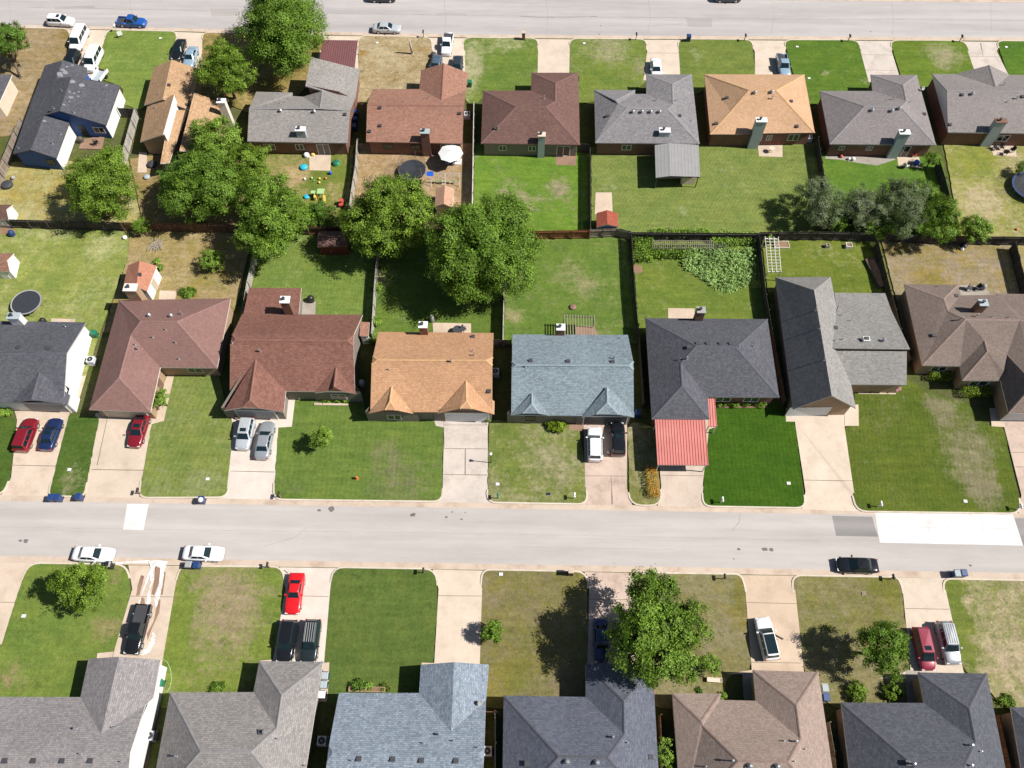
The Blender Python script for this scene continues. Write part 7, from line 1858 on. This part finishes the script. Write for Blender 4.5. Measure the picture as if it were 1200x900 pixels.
def table(label, px, py, r, mat, z=.115, h=.72, group=None):
    p = at(px, py, h + z); root = thing('garden_table', label, 'table', (p.x, p.y, z), 0, group); x, y = p.x, p.y
    mb = MB(); mb.cyl((x, y, z + h - .04), (x, y, z + h), r, r, 18); part(mb, 'tabletop', mat, root)
    for i in range(4):
        a = i * math.pi / 2 + .78; mb = MB(); mb.bar((x + r * .6 * math.cos(a), y + r * .6 * math.sin(a), z), (x + r * .5 * math.cos(a), y + r * .5 * math.sin(a), z + h - .04), .05); part(mb, 'leg', mat, root)

def post_lamp(label, px, py, h=2.3):
    p = at(px, py, .1); x, y = p.x, p.y; root = thing('yard_lamp', label, 'lamp post', (x, y, 0))
    mb = MB(); mb.cyl((x, y, 0), (x, y, h), .05, .04, 8); part(mb, 'post', 'trim_dark', root); mb = MB(); mb.cyl((x, y, h), (x, y, h + .3), .11, .15, 8); part(mb, 'lantern', 'trim_white', root); mb = MB(); mb.cyl((x, y, h + .3), (x, y, h + .42), .19, .03, 8); part(mb, 'lantern_cap', 'trim_white', root)

def lump(name, label, cat, px, py, r, h, mat, z=.1, flat=1.0, lid=None, group=None):
    p = at(px, py, z + h * .5); root = thing(name, label, cat, (p.x, p.y, z), 0, group)
    mb = MB(); mb.cyl((p.x, p.y, z), (p.x, p.y, z + h * .55), r * .9, r, 14); part(mb, 'base', mat, root)
    mb = MB(); mb.dome((p.x, p.y, z + h * .55 + .003), r * .97, h * .45, 14, 4); part(mb, 'top', lid or mat, root)

def build_small():
    nm = NT('trampoline net'); o = nm.t.nodes['Material Output']; tr = nm.n('ShaderNodeBsdfTransparent'); mx = nm.n('ShaderNodeMixShader'); mx.inputs[0].default_value = .22
    nm.b.inputs['Base Color'].default_value = (.03, .03, .035, 1); nm.l(tr.outputs[0], mx.inputs[1]); nm.l(nm.b.outputs[0], mx.inputs[2]); nm.l(mx.outputs[0], o.inputs[0]); M['net'] = nm.mat
    M['matblack'] = plain('trampoline mat', (.03, .034, .042, 1), .7)
    M['rimblue'] = plain('blue vinyl pad', (.03, .07, .26, 1), .5)
    b = bin_
    b('left one of two dark blue bins at the kerb by the dark blue sedan driveway', 61, 584); b('right one of two dark blue bins at the kerb by the dark blue sedan driveway', 68.5, 584); b('single dark blue bin at the kerb left of the plum house driveway', 93, 583)
    b('dark bin with a white bag at the kerb before the plum house lawn', 236.5, 586.5, bag='the dark bin at the kerb')
    b('dark bin on the kerb between the two white sedans, left driveway', 128.5, 663, 'black'); b('left of two bins beside the right white sedan', 222, 662.5, 'blue', 'trim_grey'); b('right of two bins beside the right white sedan', 231, 663)
    b('left blue bin with a pale lid at the kerb by the maroon minivan driveway', 1120, 673, 'blue', 'siding_grey'); b('right blue bin at the kerb by the maroon minivan driveway', 1128, 672.5)
    b('green bin beside the white end wall of the dark grey house', 110.5, 391.5, 'green'); b('green bin at the corner of the weathered grey house', 188, 801, 'green'); b('green bin right of the tall front gable', 550.5, 98, 'green')
    for i, (x, y) in enumerate(((381.5, 792.5), (380, 803), (378, 814.5))): b(['upper bin along the right wall of the warm grey house', 'middle bin along the right wall of the warm grey house', 'lower bin along the right wall of the warm grey house'][i], x, y, 'blue', 'siding_grey' if i != 2 else 'white', base=.12)
    for i, (x, y) in enumerate(((417.5, 133), (416.5, 141), (415.5, 149))): b(['top bin in the dark gap left of the pink brown roof', 'middle bin in the dark gap left of the pink brown roof', 'bottom bin in the dark gap left of the pink brown roof'][i], x, y)
    b('blue bin in the narrow gap right of the slate blue roof', 747.5, 485); b('blue bin against the right wall of the cocoa house', 967, 818, 'brightblue', 'blue'); b('white lidded bin against the right wall of the cocoa house', 965.5, 807, 'white', 'siding_grey'); b('bright blue bin at the kerb before the light tan house', 807, 44.5)
    m = mailbox
    m('dark mailbox at the corner of the plum house driveway', 165, 578.5); m('dark mailbox at the kerb right of the silver cars driveway', 329, 583); m('white mailbox on the lawn before the slate blue house', 672.5, 584, 'white', 'trim_white'); m('white mailbox at the corner of the charcoal lawn', 844.5, 589, 'white', 'trim_white')
    m('white mailbox beside the long white street repair', 1028.5, 594, 'white', 'trim_white'); m('white mailbox at the right end of the long street repair', 1191, 597, 'white', 'trim_white'); m('green topped mailbox near the lamp post lawn corner', 583.5, 584, 'green')
    m('dark mailbox left of the red sports car', 316, 665); m('dark mailbox on the dark green bottom lawn', 497, 671.5); m('brick pillar mailbox on the shaded lawn of the biggest tree', 668.5, 672.5, 'trim_grey', brick=True); m('dark mailbox right of the biggest front yard tree', 847, 678.5); m('dark mailbox behind the black sedan', 1042.5, 679)
    m('brick pillar mailbox on the top street before the maroon roof', 613.5, 46, 'trim_grey', brick=True); m('dark mailbox on the top street before the four turbine house', 745, 46.5); m('dark mailbox on the top street right of the bright blue bin', 872, 48); m('dark mailbox on the top street before the taupe grey house', 993.5, 48.5); m('dark mailbox on the top street before the last top lawn', 1124, 49); m('small mailbox on the top street left of the white pickup', 496.5, 43.5)
    m('pale mailbox on the kerb by the bottom left tree', 133, 664.5, 'trim_grey'); 
    for lab, x, y in (('pale lid on the lawn of the plum house near its corner bin', 243.5, 561.5), ('pale lid on the narrow lawn between the two left driveways', 81.5, 550.5), ('pale lid on the lawn by the orange tan driveway', 583, 567.5), ('pale lid at the foot of the vivid green lawn', 924, 566.5), ('pale lid on the lawn above the long white repair', 1131, 587.5),
                      ('pale lid on the lawn right of the maroon house driveway', 684.5, 51), ('pale lid on the lawn left of the taupe house', 934, 55), ('pale lid on the dry lawn of the dead trunk', 442, 50.5), ('pale lid on the last top lawn', 1179, 55.5), ('pale lid on the lower lawn beside the left tree', 28, 722), ('pale lid on the dry lower lawn with the round dark tree', 1012, 695.5), ('pale lid on the lower lawn beside the small spiky tree', 587, 673), ('pale lid on the top lawn with tree shadow', 188, 45), ('pale lid near the light tan roof corner', 948, 92), ('dark round lid in the back lawn by the trellis fence', 786, 267.5)):
        ubox(lab, x, y, 'white' if 'dark' not in lab else 'slab_brown', .45)
    ubox('black lid on the slate blue lawn', 643, 579, 'black', .5)
    post_lamp('slim lamp post right of the orange tan driveway', 575.5, 542)
    p = at(418.5, 561, .1); root = thing('fire_hydrant', 'orange red fire hydrant on the lawn of the orange tan house', 'hydrant', (p.x, p.y, 0))
    mb = MB(); mb.cyl((p.x, p.y, 0), (p.x, p.y, .6), .13, .12, 10); mb.cyl((p.x, p.y, .1), (p.x, p.y, .14), .19, .19, 10); part(mb, 'barrel', 'orange', root); mb = MB(); mb.dome((p.x, p.y, .6), .15, .17, 10, 3); part(mb, 'bonnet', 'orange', root)
    for s in (-1, 1): mb = MB(); mb.cyl((p.x, p.y, .42), (p.x + s * .22, p.y, .42), .07, .07, 8); part(mb, 'outlet', 'orange', root)
    a = ac
    a('ac unit beside the white end wall of the dark grey house', 105.5, 421); a('ac unit right of the pink brown roof', 547.5, 133); a('ac unit in the gap right of the weathered grey house', 175, 862); a('ac unit in the dark gap right of the warm grey house', 377, 868); a('ac unit between the blue slate house and the white rail', 571, 880); a('ac unit in the dark gap right of the orange tan house', 580.5, 435)
    a('ac unit at the right rear corner of the light tan house', 948.5, 160)
    trampoline('round dark trampoline behind the dark grey house', 30.5, 354, 17.5); trampoline('netted trampoline beside the tree and swing set', 483, 199, 16, 'dark', True); trampoline('blue rimmed trampoline cut by the right edge', 1209, 218, 22, 'rimblue', True)
    # umbrella, table and platform
    p = at(528, 178, 2.5); x, y = p.x, p.y
    root = thing('patio_umbrella', 'big white patio umbrella behind the pink brown house', 'umbrella', (x, y, .1))
    mb = MB(); n = 8; R = 1.75
    for i in range(n):
        q, r = 2 * math.pi * i / n, 2 * math.pi * (i + 1) / n
        mb.add([(x, y, 2.75), (x + R * math.cos(q), y + R * math.sin(q), 2.25), (x + R * math.cos((q + r) / 2) * .9, y + R * math.sin((q + r) / 2) * .9, 2.27), (x + R * math.cos(r), y + R * math.sin(r), 2.25)], [(0, 1, 2), (0, 2, 3)])
    part(mb, 'canopy', 'white', root); mb = MB(); mb.cyl((x, y, .1), (x, y, 2.85), .035, .03, 8); part(mb, 'pole', 'metal', root); mb = MB(); mb.cyl((x, y, .1), (x, y, .2), .35, .3, 12); part(mb, 'base', 'dark', root)
    slab([(521.5, 186), (541, 186), (540.5, 192.5), (522, 192)], 'white', .16, 'patio')
    table('dark table at the edge of the white umbrella', 531, 187.5, .45, 'black', .16); chair('dark blue chair left of the table under the umbrella', 522.5, 187.5, 1.5, 'blue', .16); chair('dark chair right of the table under the umbrella', 536.5, 186.5, -1.4, 'black', .16)
    # swing set
    A, B = at(504.5, 203, 2.0), at(538, 203.5, 2.0); c = (A + B) / 2
    root = thing('swing_set', 'white swing set with pale green seats below the umbrella', 'swing set', (c.x, c.y, 0))
    mb = MB(); mb.cyl(A, B, .04, .04, 8); part(mb, 'top_bar', 'siding_grey', root)
    for e in (A, (A + B) / 2, B):
        for s in (-1, 1): mb = MB(); mb.cyl((e.x, e.y + s * .75, .05), e, .035, .035, 7); part(mb, 'leg', 'white', root)
    for i, u in enumerate((.14, .3, .42, .68, .84)):
        e = A.lerp(B, u); mb = MB(); mb.obox(e.x, e.y - .1, .4, .22, .55, .62); s = part(mb, 'swing_seat', 'limegreen', root)
        mb = MB()
        for k in (-.18, .18): mb.cyl((e.x + k, e.y - .1, .6), (e.x + k, e.y, 2.0), .02, .02, 5)
        part(mb, 'swing_chain', 'white', s)
    mb = MB(); mb.add([(A.x - .5, A.y - .45, 1.9), (A.x + .4, A.y - .45, 1.9), (A.x + .4, A.y, 2.3), (A.x - .5, A.y, 2.3), (A.x - .5, A.y + .45, 1.9), (A.x + .4, A.y + .45, 1.9)], [(0, 1, 2, 3), (3, 2, 5, 4)]); part(mb, 'blue_canopy', 'brightblue', root)
    # toys behind the warm grey house
    T = lambda u, v: (340 + u / 9, 160 + v / 9)
    lump('toy_ball_pit', 'white rounded toy beside the tan slab', 'toy', *T(172, 192), .42, .6, 'white'); lump('sandbox', 'turquoise turtle sandbox on the dry grass', 'sandbox', *T(142, 320), .55, .45, 'cyan'); lump('sandbox', 'bright green turtle sandbox right of the tan slab', 'sandbox', *T(487, 275), .55, .5, 'brightgreen', lid='green')
    lump('toy_bucket', 'yellow toy at the corner of the tan slab', 'toy', *T(240, 185), .28, .4, 'yellow'); lump('toy_barrel', 'small bright blue toy below the tan slab', 'toy', *T(425, 380), .22, .6, 'brightblue')
    for (u, v), mt, lab in (((155, 450), 'white', 'white'), ((228, 440), 'limegreen', 'pale green'), ((310, 446), 'yellow', 'upper yellow'), ((308, 488), 'yellow', 'lower yellow'), ((375, 443), 'orange', 'orange'), ((250, 466), 'brightgreen', 'tiny bright green')):
        p = at(*T(u, v), .2); mb = MB(); r = .17 if 'tiny' not in lab else .1; mb.dome((p.x, p.y, .1 + r), r, r, 10, 4); mb.add([(q[0], q[1], 2 * (.1 + r) - q[2]) for q in mb.v], [f[::-1] for f in mb.f]); tag(mb.build('ball', M[mt], smooth=True), lab + ' ball scattered on the toy yard grass', 'ball', 'balls on the grass')
    p = at(*T(290, 610), .8); x, y = p.x, p.y; root = thing('play_structure', 'pale green and yellow plastic climbing playset', 'playset', (x, y, .1))
    mb = MB(); mb.obox(x + .45, y + .25, .95, .9, 1.05, 1.18); part(mb, 'roof', 'limegreen', root); mb = MB(); mb.obox(x - .65, y + .3, .6, .5, .8, .95); part(mb, 'side_roof', 'limegreen', root)
    for sx, sy in ((0, -.15), (.9, -.15), (0, .65), (.9, .65)): mb = MB(); mb.obox(x + sx, y + sy, .1, .1, .1, 1.05); part(mb, 'post', 'yellow', root)
    mb = MB(); mb.add([(x + .75, y - .2, .95), (x + 1.1, y - .2, .95), (x + 1.2, y - 1.0, .25), (x + .85, y - 1.0, .25), (x + .75, y - .2, .88), (x + 1.1, y - .2, .88), (x + 1.2, y - 1.0, .18), (x + .85, y - 1.0, .18)], [(3, 2, 1, 0), (4, 5, 6, 7), (0, 1, 5, 4), (1, 2, 6, 5), (2, 3, 7, 6), (3, 0, 4, 7)]); part(mb, 'slide', 'yellow', root)
    mb = MB(); mb.obox(x + .45, y - 1.15, .45, .7, .1, .35); part(mb, 'step', 'limegreen', root); mb = MB(); mb.obox(x - .35, y - .1, .3, .9, .1, .8); part(mb, 'panel', 'yellow', root)
    lump('toy_pool', 'turquoise tub beside the climbing playset', 'toy', *T(172, 632), .4, .35, 'cyan')
    p = at(*T(540, 700), .5); root = thing('toy_car', 'red toy car at the pale fence of the toy yard', 'toy car', (p.x, p.y, .1)); x, y = p.x, p.y
    mb = MB(); mb.obox(x, y, .6, 1.05, .22, .6); part(mb, 'body', 'red', root); mb = MB(); mb.obox(x, y + .1, .5, .55, .9, 1.0); part(mb, 'roof', 'red', root)
    for s in (-1, 1):
        mb = MB(); mb.obox(x + s * .22, y + .3, .05, .05, .6, .9); mb.obox(x + s * .22, y - .1, .05, .05, .6, .9); part(mb, 'pillar', 'red', root)
        for t in (-1, 1): mb = MB(); mb.cyl((x + s * .26, y + t * .34, .23), (x + s * .34, y + t * .34, .23), .13, .13, 10); part(mb, 'wheel', 'black', root)
    b('dark green bin under the warm grey back eave', 394, 172, 'green'); lump('cooler', 'dark blue tub under the warm grey back eave', 'tub', 369, 173, .4, .7, 'blue')
    # back patios
    for i, (x, y, r) in enumerate(((1166.5, 173.5, .3), (1173.5, 173, 0), (1178, 179, 2.8), (1186, 176, -1.2))): chair(['upper left black chair on the patio at the white gabled house', 'upper right black chair on the patio at the white gabled house', 'lower black chair on the patio at the white gabled house', 'right black chair on the patio at the white gabled house'][i], x, y, r)
    lump('cooler', 'bright blue tub on the taupe house patio', 'tub', 1074.5, 190, .42, .6, 'brightblue', .12); chair('black chair on the taupe house patio', 1066, 192.5, 2.5); chair('white chair at the taupe patio corner', 1061.5, 194.5, 2.0, 'white'); chair('red chair by the taupe back wall', 1071, 181.5, 0, 'red'); lump('flower_pot', 'white pot in the weeds behind the taupe house', 'pot', 1000, 186, .3, .5, 'white'); lump('flower_pot', 'reddish pot by the taupe back wall', 'pot', 986, 183, .25, .4, 'red'); lump('flower_pot', 'second white pot left of the weedy one behind the taupe house', 'pot', 995, 186, .22, .4, 'white')
    chair('left red chair at the light tan back wall', 904, 166.5, 0, 'red'); chair('right red chair at the light tan back wall', 914.5, 166.5, 0, 'red'); table('pale round table on the light tan patio', 904.5, 173.5, .42, 'cream')
    chair('left dark chair on the mocha house back patio', 1136, 338, 1, 'dark'); chair('right dark chair on the mocha house back patio', 1146, 337.5, -1, 'dark'); lump('grill', 'pale round grill on the mocha house patio corner', 'grill', 1153, 336, .35, .9, 'trim_grey')
    lump('grill', 'black barbecue grill on the red brown house patio', 'grill', 364, 350, .45, 1.0, 'black'); lump('grill', 'black barbecue kettle by the dark grey house back wall', 'grill', 50, 376, .4, .9, 'black'); table('dark table edge on the orange tan back patio', 536, 386, .6, 'dark'); chair('dark chair on the orange tan back patio', 543, 386, 1.0, 'dark')
    lump('pot', 'grey bundle beside the orange tan chimney', 'pot', 506, 373, .3, 1.2, 'trim_grey'); lump('barrel', 'blue barrel behind the left shed by the fence', 'barrel', 13, 273, .4, .9, 'blue'); lump('fire_pit', 'dark round fire pit on the slate blue back lawn', 'fire pit', 671.5, 359.5, .45, .3, 'trim_brown'); lump('stone', 'pale stone on the last back lawn', 'stone', 1192, 268.5, .2, .25, 'orange')
    lump('rubbish_bag', 'white bundle under the round tree', 'bag', 146, 278, .3, .4, 'white'); lump('rubbish_bag', 'pale blue bundle between the back gardens', 'bag', 172, 207, .45, .4, 'siding_grey'); lump('covered_pile', 'dark covered pile at the left edge lawn', 'pile', 8, 216, .8, .6, 'dark'); lump('pot', 'pale pot on the covered pile end', 'pot', 15, 208, .3, .5, 'trim_grey')
    lump('propane_tank', 'pale oblong tank standing in the shady gap left of the orange tan house', 'tank', 424, 449, .42, 1.1, 'siding_grey'); lump('rubbish_bag', 'white bag before the open slate blue garage', 'bag', 711.5, 494, .33, .5, 'white'); lump('rubbish_bag', 'small pink bundle between the white and black suvs', 'bag', 713.5, 530, .22, .4, 'red', lid='cream')
    lump('rubbish_bag', 'dark bundle by the thicket on the brown yard', 'bag', 1130, 287, .45, .4, 'black'); lump('rubbish_bag', 'white bag beside the dark bundle at the thicket', 'bag', 1127.5, 291.5, .25, .3, 'white')
    lump('red_mower', 'red machine beside the white pickup truck', 'mower', 508, 64, .5, .7, 'red', lid='dark')
    lump('flower_pot', 'pale pot left of the grey garage door', 'pot', 277, 489, .25, .4, 'trim_brown'); lump('flower_pot', 'yellow planted pot right of the grey garage door', 'pot', 325.5, 488, .3, .4, 'yellow'); lump('flower_pot', 'white pot at the red brown front door', 'pot', 351, 466, .2, .35, 'white')
    # boxes, planters, hose
    def crate(name, label, cat, px, py, sx, sy, h, mat, rz=0, inner='soil', z=.1):
        p = at(px, py, z + h / 2); root = thing(name, label, cat, (p.x, p.y, z), 0)
        c, s = math.cos(rz), math.sin(rz); t = .06
        for nm_, ox, oy, w, d in (('side', 0, -sy / 2 + t / 2, sx, t), ('side', 0, sy / 2 - t / 2, sx, t), ('side', -sx / 2 + t / 2, 0, t, sy - 2 * t - .004), ('side', sx / 2 - t / 2, 0, t, sy - 2 * t - .004)):
            mb = MB(); mb.obox(p.x + ox * c - oy * s, p.y + ox * s + oy * c, w, d, z, z + h, rz); part(mb, nm_, mat, root)
        mb = MB(); mb.obox(p.x, p.y, sx - 2 * t, sy - 2 * t, z, z + h * .75, rz); part(mb, 'fill', inner, root)
    crate('raised_bed', 'dark framed raised bed along the pebble grey fence', 'planter', 1027, 320, 1.3, 4.6, .4, 'trim_dark', .21); crate('planter_box', 'white wooden planter box near the back fence of the pebble yard', 'planter', 994.5, 288, .8, .7, .5, 'white'); crate('planter_box', 'grey planter box left of the white one by the back fence', 'planter', 969.5, 288, .5, .5, .5, 'trim_grey')
    crate('planter_box', 'white rimmed sandbox at the lattice pergola', 'planter', 916, 287, 1.9, 1.1, .3, 'trim_white'); crate('planter_box', 'planter box at the wall of the blue slate house', 'planter', 430, 808, 3.6, .5, .35, 'brick_tan', 0, 'soil'); crate('bench_box', 'small tan bench beside the cocoa recess', 'bench', 837, 797, 1.5, .45, .4, 'cream', -.05, 'cream')
    p = at(756, 82, .5)
    pts = [(189, 771), (196, 776), (200, 785), (201, 796), (199, 806), (195, 811)]
    mb = MB()
    W = [at(u, v, .125) for u, v in pts]
    for q, r in zip(W, W[1:]): mb.cyl(q, r, .03, .03, 6)
    tag(mb.build('garden_hose', M['limegreen']), 'pale green garden hose curving from the weathered house corner', 'hose')
    pts = [(150, 723), (148.5, 745), (148, 760), (151, 764.5), (150, 772)]
    # trash by the kerb and a trailer like box beside the blue house
    p = at(117, 88, .6); root = thing('utility_trailer', 'small white sided trailer beside the blue house garage', 'trailer', (p.x, p.y, .1)); x, y = p.x, p.y
    mb = MB(); mb.obox(x, y, 1.5, 2.4, .45, .55, -.25); part(mb, 'bed', 'siding_grey', root)
    for s in (-1, 1): mb = MB(); mb.obox(x + s * .76 * math.cos(-.25), y + s * .76 * math.sin(-.25), .06, 2.4, .55, 1.0, -.25); part(mb, 'side', 'white', root)
    mb = MB(); mb.obox(x - .3, y + 1.15, 1.5, .06, .55, .9, -.25); part(mb, 'tailgate', 'brick', root)
    for s in (-1, 1): mb = MB(); mb.cyl((x + s * .85, y, .35), (x + s * 1.0, y, .35), .28, .28, 12); part(mb, 'wheel', 'tyre', root)
    p = at(141, 41, .5); root = thing('yard_sign', 'white sign on a stand at the corner of the light green top lawn', 'sign', (p.x, p.y, .1)); mb = MB(); mb.obox(p.x, p.y, .75, .05, .45, 1.15, .6); part(mb, 'board', 'white', root)
    for s in (-.3, .3): mb = MB(); mb.obox(p.x + s * .8, p.y + s * .55, .04, .04, .08, .45); part(mb, 'stake', 'metal', root)
    p = at(137.5, 29, 0); m('white mailbox in front of the blue pickup truck', 137, 36.5, 'white', 'trim_white')
    # black mat / chairs behind the blue house
    slab([(97, 163), (115, 160), (122, 160), (119, 175), (92, 174)], 'slab_brown'); chair('black patio chair behind the blue house', 113, 167, 2.4); lump('grill', 'dark grill on the patio of the blue house', 'grill', 94, 163, .4, .9, 'trim_dark')
    slab([(163, 178), (172, 179), (172, 202), (161, 202)], 'slab'); lump('covered_pile', 'dark clutter in the walled patio of the tan shed roofed house', 'pile', 178, 192, .7, .5, 'dark'); lump('rubbish_bag', 'white clutter in the patio of the tan shed roofed house', 'bag', 176, 176, .3, .4, 'white')
build_small()
# ------------------------------------------------------------------ light
w = bpy.data.worlds.new('World'); SC.world = w; w.use_nodes = True
nt = w.node_tree; bg = nt.nodes['Background']
sky = nt.nodes.new('ShaderNodeTexSky'); sky.sky_type = 'NISHITA'; sky.sun_disc = False
SUN = Vector((0.93, -0.085, 1.0)).normalized()      # towards the sun
sky.sun_elevation = math.asin(SUN.z)
sky.sun_rotation = math.atan2(SUN.x, SUN.y)
nt.links.new(sky.outputs[0], bg.inputs[0]); bg.inputs[1].default_value = 0.05
sl = bpy.data.lights.new('sun', 'SUN'); sl.energy = 5.0; sl.angle = math.radians(0.5); sl.color = (1.0, 0.968, 0.925)
so = bpy.data.objects.new('sun', sl); COL.objects.link(so)
so.rotation_euler = SUN.to_track_quat('Z', 'Y').to_euler(); so.location = (40, 0, 60)
SC.view_settings.view_transform = 'Standard'; SC.view_settings.look = 'None'; SC.view_settings.gamma = 1.0
SC.view_settings.exposure = 0.42
SC.view_settings.use_curve_mapping = False
SC.cycles.max_bounces = 5; SC.cycles.diffuse_bounces = 1; SC.cycles.transparent_max_bounces = 8
